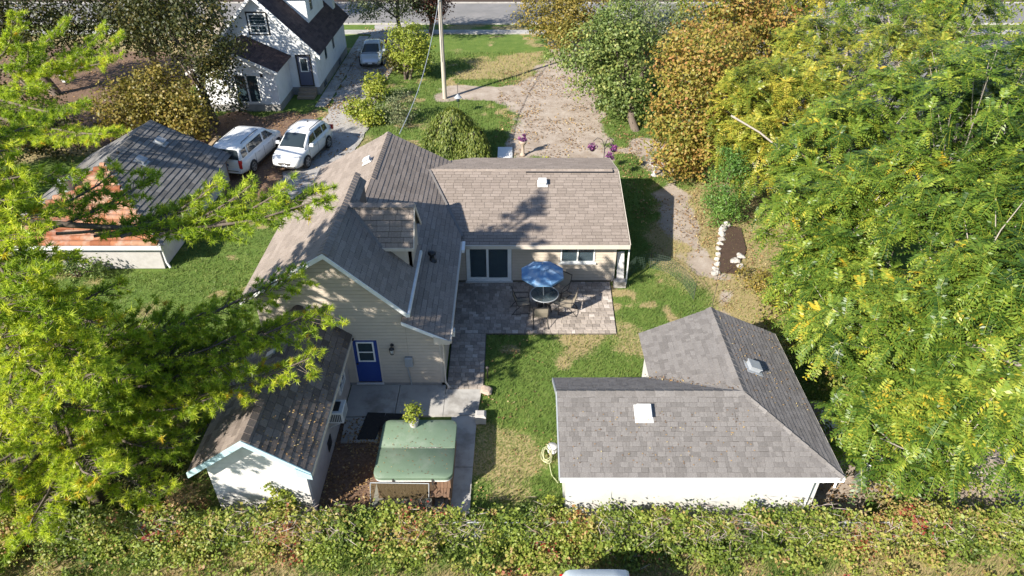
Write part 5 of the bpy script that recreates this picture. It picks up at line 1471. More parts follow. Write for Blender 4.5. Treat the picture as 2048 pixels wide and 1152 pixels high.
def limbs(m, base, top, tips, r0, r1=0.02):
    """tapered trunk and limbs to clump centres"""
    base, top = Vector(base), Vector(top)
    n = 6
    pts = []
    for i in range(n+1):
        f = i/n; p = base.lerp(top, f)
        if 0 < i < n: p += Vector((random.uniform(-1,1),random.uniform(-1,1),0))*r0*0.8
        pts.append(p)
    m.tube([pts[0]-Vector((0,0,0.1))]+pts, [r0*1.5]+[r0*(1.15-0.75*i/n) for i in range(n+1)], 8)
    for tp in tips:
        tp = Vector(tp); f = random.uniform(0.35, 0.9)
        s = pts[min(n, int(f*n))]
        mid = s.lerp(tp, 0.5)+Vector((random.uniform(-.2,.2),random.uniform(-.2,.2),random.uniform(0,0.3)))
        rr = r0*0.42*(1.1-f*0.6)
        m.tube([s, mid, tp], [rr, rr*0.6, max(r1*0.5,0.008)], 5, False)

def tree(name, label, cat, base, blobs, n, L, W, mat, bark='bark', r0=0.16, group=None, tone=0.5, lt=0.5, clump=0.45, shell=0.75, up=0.35, lean=None, stems=1, nl=14):
    b = Vector(base)
    T = thing(name, label, cat, base, group)
    cen = [c[:3] for c in blobs]; rad = [c[3:6] for c in blobs]
    V, F, t, cc = leaves_blob(cen, rad, n, L, W, up=up, clump=clump, tone=tone, lt=lt, shell=shell)
    keep = V.reshape(-1,4,3)[:,:,2].min(1) > 0.02
    F = F[keep]; t = t[keep]
    m = MB()
    tc = np.mean(cen, 0)
    for s in range(stems):
        off = Vector((random.uniform(-.3,.3),random.uniform(-.3,.3),0))*(stems > 1)
        tp = Vector((tc[0],tc[1],tc[2]+0.3*rad[0][2])) + off*3
        sel = cc[rng.choice(len(cc), min(nl, len(cc)), replace=False)]
        sel = [p for p in sel if p[2] > b.z+0.4]
        limbs(m, b+off, tp, sel, r0)
    m.build('trunk', M[bark], T)
    fast_mesh('crown', V, F, M[mat], T, t)
    return T

def fronds(tips, axes, per, flen, nleaf, ll, lw, tone, droop=0.28):
    """whorls of compound leaves at branch tips"""
    nt_ = len(tips); n = nt_*per
    ti = np.repeat(np.arange(nt_), per)
    ph = rng.random(n)*2*np.pi
    up = unit(axes[ti]*0.8 + np.array([0,0,0.6]) + np.array([-0.1,-0.25,0]))
    a = unit(np.cross(up, rdir(n))); 
    el = rng.uniform(-0.2, 0.5, n)[:,None]
    d = unit(a + up*el)
    Ln = flen*rng.uniform(0.7,1.25,n)
    K = nleaf
    s = (np.arange(K)+1.0)/K
    base = tips[ti]
    side = unit(np.cross(d, np.array([0,0,1.0])+rng.normal(size=(n,3))*0.15))
    nr = np.cross(side, d)
    pos = base[:,None,:] + d[:,None,:]*(Ln[:,None]*s)[...,None]
    pos[...,2] -= (Ln[:,None]*s**2*droop)
    tang = d[:,None,:].repeat(K,1).copy(); tang[...,2] -= (2*s*droop)[None,:]; tang = unit(tang)
    Vs, Fs, ts = [], [], []
    tw = rng.random(nt_)[ti]
    cnt = 0
    for sg in (1,-1):
        sd = side[:,None,:]*sg
        A = unit(sd*0.9 + tang*0.4 + np.array([0,0,-0.08]) + rng.normal(size=pos.shape)*0.12)
        Nn = unit(np.broadcast_to(nr[:,None,:], pos.shape) + rng.normal(size=pos.shape)*0.22)
        B = unit(np.cross(Nn, A))
        sz = (1.05-0.45*(s-0.45)**2*2)[None,:]*np.ones((n,1))
        lL = ll*sz*rng.uniform(0.8,1.2,(n,K)); 
        P = pos + A*(lL*0.5)[...,None]
        V, F = rhombs(P.reshape(-1,3), A.reshape(-1,3), B.reshape(-1,3), lL.ravel(), (lL*lw/ll).ravel())
        Vs.append(V); Fs.append(F+cnt); cnt += len(V)
        ts.append((tone + (tw[:,None]-0.5)*0.6 + (rng.random((n,1))-0.5)*0.5 + (rng.random((n,K))-0.5)*0.22).ravel())
    # rachis as thin blades
    A = unit(pos[:,-1]-base); B = side
    Vr = np.stack([base-B*0.006, base+B*0.006, pos[:,K//2]+B*0.005, pos[:,K//2]-B*0.005],1).reshape(-1,3)
    Fr = np.arange(4*n).reshape(-1,4)+cnt; cnt += 4*n
    Vr2 = np.stack([pos[:,K//2]-B*0.005, pos[:,K//2]+B*0.005, pos[:,-1]+B*0.003, pos[:,-1]-B*0.003],1).reshape(-1,3)
    Fr2 = np.arange(4*n).reshape(-1,4)+cnt
    return np.concatenate(Vs+[Vr,Vr2]), np.concatenate(Fs+[Fr,Fr2]), np.concatenate(ts+[np.full(n,0.85),np.full(n,0.85)])

def compound_tree(label, base, blobs, ntips, mat, tone=0.5, flen=0.6, nleaf=8, ll=0.15, lw=0.062, per=11, group='compound leaved trees along the right boundary', r0=0.13, bark='bark_pale', nl=30):
    T = thing('compound_leaf_tree', label, 'tree', base, group)
    cen = np.array([c[:3] for c in blobs]); rad = np.array([c[3:6] for c in blobs])
    vol = rad.prod(1)**0.7
    w = rng.choice(len(cen), ntips, p=vol/vol.sum())
    d = rdir(ntips); d[:,2] = np.where(d[:,2] < -0.5, -d[:,2], d[:,2])
    r = np.where(rng.random(ntips) < 0.7, rng.uniform(0.75,1.05,ntips), rng.random(ntips)**0.5*0.8)
    tips = cen[w] + d*rad[w]*r[:,None]
    ok = tips[:,2] > 0.35
    tips, d = tips[ok], d[ok]
    V, F, t = fronds(tips, d*0.7, per, flen, nleaf, ll, lw, tone)
    keep = V[F].min(1)[:,2] > 0.02
    fast_mesh('crown', V, F[keep], M[mat], T, t[keep])
    m = MB(); tc = cen.mean(0)
    for s in range(2):
        off = Vector((random.uniform(-.5,.5),random.uniform(-.5,.5),0))
        sel = tips[rng.choice(len(tips), min(nl,len(tips)), replace=False)]
        limbs(m, Vector(base)+off*0.6, Vector((tc[0],tc[1],tc[2]+0.4))+off*2.5, [p for p in sel if p[2] > 0.8], r0)
    m.build('trunk', M[bark], T)
    return T

def pine(label, base, height, tips, nfill, seed, zlo=1.2, lenf=None, per_m=7.0, blen=(0.11,0.19)):
    """conifer: trunk, sweeping branches, twigs carrying needle tufts"""
    rr = np.random.default_rng(seed)
    T = thing('pine_tree', label, 'tree', base, 'pines on the left')
    b = Vector(base)
    m = MB()
    tr = [b + Vector((0.15*math.sin(f*4),0.12*math.cos(f*3),height*f)) for f in np.linspace(0,1,9)]
    m.tube(tr, [0.24*(1.0-0.93*f)+0.012 for f in np.linspace(0,1,9)], 9)
    brs = []
    for tp in tips:
        tp = Vector(tp); z = min(height*0.93, tp.z - 0.1 + 0.05*((tp-b).length))
        brs.append((Vector((b.x,b.y,z)), tp))
    high = [k for k, (s_, e_) in enumerate(brs) if e_.z > 8 and e_.y > 14.4 and (e_-s_).length > 3]
    if high:                                                # side boughs leave one main bough
        mk = max(high, key=lambda k: (brs[k][1]-brs[k][0]).length)
        ms, me_ = brs[mk]
        for k in high:
            if k != mk:
                e_ = brs[k][1]
                f_ = min(0.8, max(0.12, (e_-ms).dot(me_-ms)/(me_-ms).length_squared - 0.28))
                p_ = ms.lerp(me_, f_); p_.z -= 0.10*(me_-ms).length*math.sin(f_*math.pi)
                brs[k] = (p_, e_)
    for i in range(nfill):
        f = (i+rr.random())/nfill
        z = zlo + (height-zlo-0.2)*f
        a = rr.random()*2*math.pi
        L = lenf(f, a)*rr.uniform(0.75,1.15)
        if L < 0.3: continue
        brs.append((Vector((b.x,b.y,z)), Vector((b.x+L*math.cos(a), b.y+L*math.sin(a), z+L*(0.1+0.3*f)-0.12*L*(1-f)))))
    TP, TD, TT = [], [], []
    for s, e in brs:
        d = e-s; L = d.length
        side = d.cross(Vector((0,0,1))).normalized()
        pts = [s+d*f+Vector((0,0,-0.10*L*math.sin(f*math.pi)))+side*0.05*L*math.sin(f*5+s.z) for f in np.linspace(0,1,6)]
        m.tube(pts, [0.018+0.010*L*(1-f) for f in np.linspace(0,1,6)], 5, False)
        bt = rr.random()
        nt_ = max(5, int(L*per_m*1.45))
        for k in range(nt_):
            f = 0.22+0.78*(k+rr.random())/nt_ if L > 2.2 else 0.1+0.9*rr.random()
            if e.z > 8 and L > 5 and f < 0.5: continue
            p = s+d*f; p.z += -0.10*L*math.sin(f*math.pi)
            sg = 1 if k % 2 else -1
            tl = (0.35+0.55*rr.random())*min(1.0,0.25+L*0.17)*(1.15-0.55*f)*1.5
            td = (side*sg*(0.6+0.5*rr.random()) + d.normalized()*(0.5+0.5*rr.random()) + Vector((0,0,rr.uniform(-0.2,0.35)))).normalized()
            q = p+td*tl
            m.tube([p,q],[0.011,0.005],4,False)
            nn = max(3, int(tl/0.075))
            for j in range(nn):
                g = (j+0.6)/nn
                if g < (0.3 if rr.random() < 0.4 else 0.62): continue
                c = p+td*tl*g + Vector(rr.normal(size=3)*0.05)
                dd = (td + Vector(rr.normal(size=3)*0.35)+Vector((0,0,0.25))).normalized()
                TP.append(c); TD.append(dd); TT.append(0.42+0.3*(bt-0.5)+0.35*(rr.random()-0.5)+0.12*(g > 0.8)+(0.4 if rr.random() < 0.03 else 0))
        for j in range(4):
            TP.append(e+Vector(rr.normal(size=3)*0.07)); TD.append((d.normalized()+Vector(rr.normal(size=3)*0.4)).normalized()); TT.append(0.6+0.2*rr.random())
    m.build('trunk', M['bark'], T)
    TP = np.array([tuple(v) for v in TP]); TD = np.array([tuple(v) for v in TD]); TT = np.array(TT)
    K = 30; n = len(TP)
    base_ = (TP[:,None,:] - TD[:,None,:]*(rr.random((n,K))*0.09)[...,None])
    nd = unit(TD[:,None,:]*rr.uniform(0.15,1.0,(n,K))[...,None] + rr.normal(size=(n,K,3))*0.62)
    ln = rr.uniform(blen[0],blen[1],(n,K))
    sd = unit(np.cross(nd, rr.normal(size=(n,K,3))))
    wd = 0.012
    V = np.stack([base_-sd*wd, base_+sd*wd, base_+nd*ln[...,None]],2).reshape(-1,3)
    F = np.arange(len(V)).reshape(-1,3)
    t = (TT[:,None] + (rr.random((n,K))-0.5)*0.25).ravel()
    keep = V.reshape(-1,3,3)[:,:,2].min(1) > 0.02
    fast_mesh('crown', V, F[keep], M['pine'], T, t[keep])
    print('pine tufts', n, 'tris', len(F))
    return T

# ================================================================== trees
def lf1(f, a):
    L = 4.5*(1-f)**1.1 + 0.9
    if f > 0.33 and math.sin(a) > -0.1: L = min(L, 0.8)      # narrow on the house side
    if f > 0.12 and -0.35 < a-6.2832*(a > 4.7) < 1.8: L = min(L, 3.0)
    return L
pine('tall pine filling the left foreground, its boughs over the outbuilding and old shed', (-12.1,12.9,0), 14.9,
     [(-5.0,14.9,5.4),(-5.9,15.9,5.9),(-6.3,15.1,4.9),(-5.3,13.7,4.7),(-7.0,13.5,4.9),(-7.5,12.7,4.4),(-6.9,14.3,5.2),(-8.0,14.6,5.6),(-4.63,15.0,9.0),(-5.42,14.95,9.2),(-6.29,15.05,9.2),(-7.15,15.13,9.2),(-7.69,14.99,8.8),(-8.37,14.73,8.6),(-7.45,14.79,8.5),(-8.83,15.47,9.3),(-9.69,15.54,9.4),(-8.6,12.3,3.2),(-9.0,12.3,3.9),
      (-8.4,13.4,4.6),(-10.0,14.6,6.6),(-10.8,11.6,2.2),(-9.2,11.7,2.0),(-12.2,11.6,2.8),
      (-9.27,11.0,9.2),(-9.08,10.9,8.3),(-10.02,10.7,7.43),(-9.61,10.8,6.35),(-10.76,10.9,5.33),(-10.37,11.2,4.09),(-9.45,11.4,5.14),(-11.4,11.2,3.1),(-8.6,11.6,7.62),(-9.36,11.2,9.98),(-9.45,12.4,9.84),(-9.65,12.0,10.4),(-9.35,12.2,8.88),(-9.91,13.0,10.44),(-9.37,13.6,10.21),(-9.1,11.2,6.99),(-9.78,10.8,8.63),(-8.62,11.6,6.04),(-10.24,13.2,10.9),(-10.24,14.2,11.03)], 84, 21, 0.8, lf1)
def lf2(f, a):
    return (2.6*(1-f)**0.5 + 0.5)*(1.0 if math.cos(a) < 0.6 else 0.8)
pine('second pine behind the first, only its upper boughs in view at the top left', (-23.4,27.0,0), 11.6,
     [(-15.07,27.42,9.3),(-15.71,27.51,9.5),(-17.11,27.64,9.8),(-17.07,25.06,9.6),(-15.01,25.94,8.8),(-16.38,25.01,9.0),(-16.81,23.29,8.6),(-15.12,23.24,8.0),(-13.84,22.48,7.4),(-17.79,25.95,10.4)], 24, 22, 6.8, lf2)

# right boundary: compound leaved trees, nearest ones first
GB = [
 ('compound leaved tree leaning over the garage corner, lowest at the right', (11.6,13.9,0), [(10.9,13.6,2.3,1.9,1.5,1.7),(12.6,13.2,3.0,1.8,1.6,1.9)], 150, 'ailanthus', 0.52),
 ('compound leaved tree whose fronds hang over the garage roof edge', (12.2,16.6,0), [(11.5,16.0,3.4,2.2,1.8,2.0),(10.9,17.9,2.8,1.6,1.5,1.9),(13.2,15.6,4.6,2.0,1.8,2.0)], 210, 'ailanthus', 0.55),
 ('tall compound leaved tree at the right edge, halfway down', (14.6,18.9,0), [(14.0,18.8,5.2,2.3,2.0,2.3),(13.2,15.2,5.8,1.6,1.5,1.6),(15.2,17.5,6.6,2.0,2.0,2.0)], 190, 'ailanthus', 0.42),
 ('compound leaved tree behind the rock edged bed', (12.0,22.6,0), [(11.4,22.4,3.6,2.1,2.2,2.3),(10.9,20.3,2.8,1.5,1.6,1.9),(13.6,22.0,5.0,2.3,2.0,2.1)], 210, 'ailanthus', 0.55),
 ('tall dark green compound leaved tree in the upper right corner', (17.5,23.5,0), [(16.0,22.2,8.2,2.4,2.2,2.2),(17.4,24.5,6.6,2.6,2.4,2.6),(16.4,20.4,6.6,1.8,1.8,2.0)], 190, 'ailanthus', 0.34),
 ('broad compound leaved tree with scattered red leaves beneath', (13.9,27.0,0), [(13.4,26.4,4.6,2.3,2.2,2.4),(15.6,27.8,5.4,2.4,2.2,2.3),(11.9,25.6,3.0,1.6,1.7,1.9)], 200, 'ailanthus', 0.5),
 ('yellow green compound leaved tree beside the orange maple', (12.6,32.2,0), [(12.1,32.6,4.3,2.4,2.2,2.6),(11.3,30.6,3.0,1.9,1.7,2.0),(14.4,32.2,4.8,2.3,2.2,2.2)], 230, 'ailanthus_y', 0.55),
 ('compound leaved tree at the right picture edge, above the middle', (19.5,28.6,0), [(18.3,28.4,6.2,2.3,2.2,2.4),(20.2,27.0,6.8,2.0,2.0,2.2)], 120, 'ailanthus', 0.45),
 ('compound leaved tree at the very top right, beyond the others', (24.0,37.5,0), [(22.6,37.4,7.0,2.8,2.4,2.6),(20.4,40.5,6.0,2.6,2.2,2.4)], 130, 'ailanthus', 0.48),
 ('yellowing compound leaved tree at the top edge behind the maple', (16.5,45.5,0), [(15.8,45.3,6.0,2.6,2.2,2.2),(18.6,46.0,6.6,2.4,2.2,2.0)], 120, 'ailanthus_y', 0.5),
 ('loose yellow green compound leaved tree at the top right, pavement behind', (17.2,35.8,0), [(15.9,37.0,5.6,2.6,2.2,1.9),(18.8,33.5,6.8,2.6,2.2,1.6)], 110, 'ailanthus_y', 0.42),
]
for lab, base, bl, nt_, mt, tn in GB:
    compound_tree(lab, base, bl, int(nt_*1.22), mt, tn)
# bare dead limbs standing out of the grove
for lab, pts, r in (('grey dead limb leaning through the right hand trees', [(13.6,21.5,5.6),(14.8,21.0,6.3),(16.6,20.6,6.4)], 0.13), ('thin pale dead branch reaching out of the yellow trees', [(10.0,30.4,4.9),(11.0,29.2,4.6),(12.0,28.3,4.0)], 0.05), ('broken grey limb low in the right hand trees', [(12.4,14.6,4.6),(13.4,14.3,4.3),(14.2,14.2,4.0)], 0.07)):
    m = MB(); m.tube(pts, [r, r*0.8, r*0.9], 8); tag(m.build('dead_limb', M['bark_pale']), lab, 'branch', 'dead limbs in the right hand trees')

tree('maple_tree', 'orange and yellow autumn maple between the driveway and the grove', 'tree', (9.9,35.6,0), [(9.3,34.9,3.2,1.9,1.7,2.6),(9.9,36.2,5.4,2.3,2.0,2.3),(8.6,33.4,1.7,1.2,1.1,1.4),(10.3,33.6,2.2,1.6,1.3,1.8)], 15000, 0.17, 0.13, 'orange', tone=0.5, clump=0.36)
tree('maple_tree', 'taller orange maple behind, touching the top edge of the picture', 'tree', (12.9,42.4,0), [(12.4,42.0,5.8,2.7,2.3,2.6),(10.9,41.2,3.5,1.8,1.6,2.0),(15.0,42.5,5.0,2.4,2.0,2.4)], 11000, 0.2, 0.15, 'orange', tone=0.56, clump=0.4)
tree('broadleaf_tree', 'green tree leaning over the dirt driveway, pale trunk at its right', 'tree', (7.6,40.6,0), [(5.3,43.2,3.7,2.4,2.1,2.2),(6.6,42.0,2.5,1.9,1.6,1.8),(7.4,41.4,1.4,1.1,1.1,1.2),(6.8,44.0,5.0,2.0,1.8,1.7)], 13000, 0.19, 0.13, 'green', 'bark', 0.22, tone=0.55, clump=0.38)
tree('broadleaf_tree', 'grey green tree behind, between the green tree and the orange maple', 'tree', (9.4,50.2,0), [(8.9,50.0,3.8,2.4,2.2,2.4),(10.6,47.0,3.6,2.0,1.8,2.3)], 8000, 0.2, 0.12, 'greygreen', tone=0.5, clump=0.42)
tree('broadleaf_tree', 'tall green street tree at the top edge behind the brownish tree', 'tree', (9.5,61.0,0), [(8.9,60.6,5.6,3.0,2.4,2.6),(13.0,59.5,6.0,2.8,2.2,2.6),(16.5,58.5,6.2,2.4,2.2,2.4)], 11000, 0.22, 0.15, 'green', tone=0.5, clump=0.42)
tree('broadleaf_tree', 'yellowing street tree beyond the grove at the top right', 'tree', (24.0,55.0,0), [(21.5,57.5,3.0,3.2,2.2,2.6),(27.5,57.0,3.2,3.2,2.2,2.8),(34.0,56.5,3.4,3.4,2.2,3.0),(40.0,55.0,4.0,3.4,2.2,3.0),(16.0,58.5,3.0,2.8,2.0,2.4)], 15000, 0.22, 0.15, 'bushy', tone=0.4, clump=0.42)
tree('broadleaf_tree', 'brownish tree at the sidewalk end of the dirt driveway', 'tree', (4.3,58.3,0), [(2.9,57.4,2.9,2.3,1.9,1.9),(5.4,56.0,3.2,2.3,1.9,2.2),(4.0,53.9,1.9,1.5,1.2,1.2)], 9000, 0.2, 0.14, 'ochre', tone=0.5, clump=0.4)
# cedar by the bed
tree('cedar_tree', 'small bright green cedar at the foot of the autumn maple', 'tree', (10.3,29.7,0), [(10.2,29.5,1.6,1.0,0.9,1.6),(10.2,29.6,3.0,0.6,0.6,0.9),(9.9,28.9,0.9,0.8,0.7,0.8)], 6500, 0.15, 0.045, 'cedar', r0=0.08, tone=0.55, clump=0.22, up=0.1)
# left background
tree('broadleaf_tree', 'dark shaded tree against the white house porch', 'tree', (-18.6,41.6,0), [(-17.9,41.4,5.4,2.0,1.8,2.6),(-17.4,41.0,2.8,1.3,1.2,1.9),(-19.6,42.4,6.4,2.4,2.0,2.4),(-21.8,42.6,7.4,2.4,2.2,2.2)], 11500, 0.18, 0.13, 'dark', r0=0.24, tone=0.45, clump=0.36)
tree('broadleaf_tree', 'ochre tinged small tree in front of the dark tree', 'tree', (-20.8,39.6,0), [(-20.3,39.4,2.5,2.1,1.7,1.8),(-22.6,39.0,1.9,1.8,1.5,1.5),(-18.9,38.8,1.4,1.3,1.1,1.3)], 12000, 0.17, 0.13, 'ochre', tone=0.5, clump=0.34)
tree('broadleaf_tree', 'large dark tree at the top left behind the pine boughs', 'tree', (-25.0,48.6,0), [(-24.2,48.2,5.2,2.8,2.4,3.0),(-27.2,47.0,5.4,2.6,2.2,2.8),(-22.3,50.5,5.6,2.2,2.0,2.6)], 13000, 0.2, 0.14, 'dark', r0=0.3, tone=0.4, clump=0.42)
tree('broadleaf_tree', 'dark tree at the far top left corner', 'tree', (-31.5,47.0,0), [(-31.0,46.6,5.0,2.8,2.4,3.0),(-34.2,46.0,5.6,2.6,2.2,2.6)], 9000, 0.2, 0.14, 'dark', r0=0.3, tone=0.45, clump=0.42)
tree('broadleaf_tree', 'street tree with grey forked trunks left of the white house', 'tree', (-25.4,62.6,0), [(-25.4,61.4,8.2,3.4,2.6,2.0),(-29.5,61.0,7.4,2.8,2.4,2.2)], 8000, 0.22, 0.16, 'ochre', 'bark_pale', 0.3, tone=0.45, clump=0.45, stems=3)
tree('broadleaf_tree', 'loose green street tree beyond the silver sedan', 'tree', (-9.6,60.4,0), [(-9.9,60.0,3.0,2.2,1.6,1.3),(-11.9,59.6,2.8,1.6,1.4,1.1),(-7.6,60.2,3.2,1.7,1.5,1.4),(-8.6,56.8,6.0,2.6,2.2,1.8),(-12.0,57.5,6.2,2.4,2.0,1.8),(-4.5,61.5,6.6,2.6,2.0,1.8)], 11000, 0.2, 0.12, 'greygreen', tone=0.5, clump=0.4)
tree('plum_tree', 'dark red plum tree beside the utility pole near the street', 'tree', (-7.0,61.3,0), [(-6.8,61.0,2.9,1.5,1.3,1.4)], 3000, 0.19, 0.13, 'plum', tone=0.5, clump=0.36)
tree('broadleaf_tree', 'small yellow green tree on the lawn left of the utility pole', 'tree', (-7.6,50.2,0), [(-7.4,50.0,2.5,1.45,1.3,1.3),(-6.9,49.7,1.7,1.0,1.0,0.9)], 5500, 0.16, 0.11, 'bushy', r0=0.09, tone=0.45, clump=0.3, stems=3)
tree('street_tree', 'leafy tree outside the left of the sidewalk, its shadow across the road', 'tree', (-6.0,77.5,0), [(-6.0,77.5,8.5,3.5,3.0,2.6)], 4000, 0.24, 0.17, 'ochre', r0=0.25, tone=0.5, clump=0.5)

tree('broadleaf_tree', 'dark low tree at the left edge, behind the pine boughs', 'tree', (-28.5,38.0,0), [(-28.0,37.6,2.4,2.4,1.8,2.0),(-31.5,38.6,3.0,2.4,2.0,2.4),(-25.4,36.2,1.6,1.8,1.4,1.4)], 9000, 0.18, 0.13, 'dark', tone=0.5, clump=0.36)
tree('broadleaf_tree', 'dark tree at the left picture edge below the bare ground', 'tree', (-27.0,30.5,0), [(-26.0,30.5,2.6,2.2,1.8,2.2),(-28.4,32.5,3.2,2.2,1.8,2.4)], 8000, 0.17, 0.12, 'dark', tone=0.62, clump=0.34)

# shrubs
def shrub(label, base, blobs, n, L, W, mat, tone=0.5, clump=0.2, group=None, name='shrub', up=0.35, bark='bark', nl=10):
    T = thing(name, label, 'shrub', base, group)
    V, F, t, cc = leaves_blob([c[:3] for c in blobs], [c[3:6] for c in blobs], n, L, W, up=up, clump=clump, tone=tone)
    keep = V.reshape(-1,4,3)[:,:,2].min(1) > 0.01
    fast_mesh('foliage', V, F[keep], M[mat], T, t[keep])
    m = MB(); b = Vector(base)
    for p in cc[:nl]:
        if p[2] > 0.15: m.tube([b+Vector((random.uniform(-.08,.08),random.uniform(-.08,.08),-0.05)), b.lerp(Vector(p),0.5)+Vector((0,0,0.1)), Vector(p)], [0.02,0.015,0.006], 4, False)
    m.build('stems', M[bark], T)
    return T
SG = 'shrubs along the lane'
shrub('yellow green bush nearest the gravel lane', (-9.5,42.3,0), [(-9.5,42.3,0.7,0.85,0.7,0.65),(-8.8,41.4,0.45,0.6,0.5,0.45)], 2600, 0.16, 0.11, 'bushy', 0.6, 0.2, SG)
shrub('upright yellow green bush behind the lane bush', (-9.1,45.6,0), [(-9.1,45.6,0.9,0.75,0.7,0.95)], 2000, 0.16, 0.11, 'bushy', 0.5, 0.2, SG)
shrub('sparse brownish twiggy bush on the lawn by the lane', (-7.2,41.9,0), [(-7.2,41.9,1.0,1.2,1.0,0.95),(-6.7,40.9,0.5,0.6,0.5,0.4)], 2300, 0.13, 0.07, 'greygreen', 0.5, 0.28, SG, nl=40)
shrub('dark leafy bush under the small yellow green tree', (-8.2,51.6,0), [(-8.3,51.8,0.8,1.2,1.0,0.8)], 1800, 0.17, 0.12, 'dark', 0.5, 0.25, SG)
shrub('low leafy plants edging the lane in front of the crossover', (-9.0,33.6,0), [(-9.4,33.6,0.15,0.8,0.5,0.25),(-8.7,34.6,0.15,0.7,0.5,0.25)], 900, 0.12, 0.08, 'bushy', 0.5, 0.15, SG)

def weeping(label, base, r, h, n):
    T = thing('weeping_tree', label, 'tree', base, 'weeping mulberries behind the wing')
    b = np.array(base)
    ns = n
    a = rng.random(ns)*2*np.pi; lob = 1+0.16*np.sin(a*3+b[0])+0.1*np.sin(a*7+1.3)+rng.normal(size=ns)*0.05; rad = r*np.sqrt(rng.random(ns))
    top = h*np.sqrt(np.clip(1-(rad/r)**2*0.75,0,1))
    Vs=[];Fs=[];ts=[];c0=0
    K=9
    for k in range(K):
        f = k/(K-1)
        fall = (rad/r)**2
        z = top - f*(top-0.12)*fall - 0.05*rng.random(ns)
        rr_ = rad*lob*(1+0.12*f)
        P = np.stack([b[0]+rr_*np.cos(a), b[1]+rr_*np.sin(a), np.maximum(z,0.08)],1)+rng.normal(size=(ns,3))*0.05
        A = unit(np.stack([np.cos(a)*0.35,np.sin(a)*0.35,np.full(ns,-1.0)],1)+rng.normal(size=(ns,3))*0.25)
        nr = unit(np.stack([np.cos(a),np.sin(a),np.full(ns,0.5)],1)+rng.normal(size=(ns,3))*0.4)
        B = unit(np.cross(nr,A))
        V,F = rhombs(P,A,B,0.19*rng.uniform(.7,1.2,ns),0.075*rng.uniform(.7,1.3,ns))
        Vs.append(V);Fs.append(F+c0);c0+=len(V);ts.append(0.5+(rng.random(ns)-0.5)*0.8)
    fast_mesh('crown', np.concatenate(Vs), np.concatenate(Fs), M['weep'], T, np.concatenate(ts))
    m = MB(); m.tube([(b[0],b[1],-0.05),(b[0]+0.04,b[1],h*0.9)],[0.07,0.05],7)
    for k in range(8):
        q = k*math.pi/4; m.tube([(b[0],b[1],h*0.88),(b[0]+0.4*r*math.cos(q),b[1]+0.4*r*math.sin(q),h*0.93),(b[0]+0.8*r*math.cos(q),b[1]+0.8*r*math.sin(q),h*0.6)],[0.03,0.02,0.008],4,False)
    m.build('trunk', M['bark'], T)
weeping('large round weeping mulberry just behind the wing roof', (-3.35,37.2,0), 1.5, 2.55, 900)
weeping('smaller weeping mulberry at the right of the larger one', (-2.1,36.3,0), 0.9, 1.8, 460)

# ================================================================== fence with creeper along the near boundary
def build_hedge():
    F_ = thing('chain_link_fence', 'low pipe fence smothered in creeper along the near edge of the yard', 'fence', (0, 11.65, 0))
    for x in np.arange(-16, 18.1, 2.5):
        m = MB(); m.tube([(x,11.65,-0.1),(x,11.65,0.85)],0.03,6); m.build('post', M['metal_grey'], F_)
    m = MB(); m.tube([(-16.5,11.65,0.8),(18.5,11.65,0.8)],0.022,6); m.build('top_rail', M['metal_grey'], F_)
    m = MB()
    for k in range(0, 560):
        x = -16+k*0.06; m.bar((x,11.65,0.05),(x+0.4,11.65,0.78),0.004); m.bar((x+0.4,11.65,0.05),(x,11.65,0.78),0.004)
    tag(m.build('wire_mesh', M['metal_grey'], F_), kind='stuff')
    nc = 1900
    cx = rng.uniform(-16.8,15.8,nc); dy = np.abs(rng.normal(size=nc))*0.5
    back = rng.random(nc) < 0.3
    cy = np.where(back, 11.65+rng.random(nc)*0.25, 11.7-dy)
    cy = np.clip(cy, 10.0, 11.95)
    hmax = (0.66+0.52*fbm(cx, cx*0+3, 1.4, 71)+0.3*vnoise(cx, cx*0, 0.5, 75))*np.clip(1.08-(11.75-cy)*0.72, 0.14, 1)
    cz = hmax*rng.random(nc)**0.45
    csz = rng.uniform(0.07,0.2,nc); ctone = 0.42+(fbm(cx,cy,1.5,91)-0.5)*1.0+(rng.random(nc)-0.5)*0.5+(rng.random(nc) < 0.06)*0.4
    cl = rng.uniform(0.06,0.115,nc)
    n = 84000
    ci = rng.integers(0,nc,n)
    P = np.stack([cx,cy,cz],1)[ci] + rng.normal(size=(n,3))*csz[ci][:,None]*np.array([1,0.8,0.8])
    P[:,2] = np.abs(P[:,2])+0.02
    bare = (fbm(P[:,0],P[:,1],0.8,81) < 0.3) & (rng.random(n) < 0.7)
    P = P[~bare]; ci = ci[~bare]; n = len(P)
    nr = unit(rng.normal(size=(n,3))*0.6+np.array([0,-0.4,0.8])); A = unit(np.cross(nr, rdir(n))); B = np.cross(nr,A)
    ls = cl[ci]*rng.uniform(.6,1.3,n)
    V,F = rhombs(P,A,B,ls,ls*rng.uniform(.5,.85,n))
    t = ctone[ci]+(rng.random(n)-0.5)*0.35
    tag(fast_mesh('creeper', V, F, M['vine'], None, t), 'tangled green, yellow and red creeper covering the fence along the bottom', 'creeper', kind='stuff')
    # dry vine stems
    n = 4200; x = rng.uniform(-16.5,15.5,n); sel = fbm(x,x*0+7,1.6,101) > 0.46; x = x[sel]; n = len(x)
    P = np.stack([x, 11.5+rng.normal(size=n)*0.28, 0.72+rng.normal(size=n)*0.26],1); P[:,2] = np.abs(P[:,2])+0.05
    A = unit(rng.normal(size=(n,3))*[1,0.5,0.6]); B = unit(np.cross(A,rdir(n)))
    V,F = rhombs(P,A,B,rng.uniform(.2,.55,n),0.014)
    tag(fast_mesh('dry_stems', V, F, M['dryvine'], None, rng.random(n)), 'pale dry vine stems tangled along the fence top', 'stems', kind='stuff')
build_hedge()
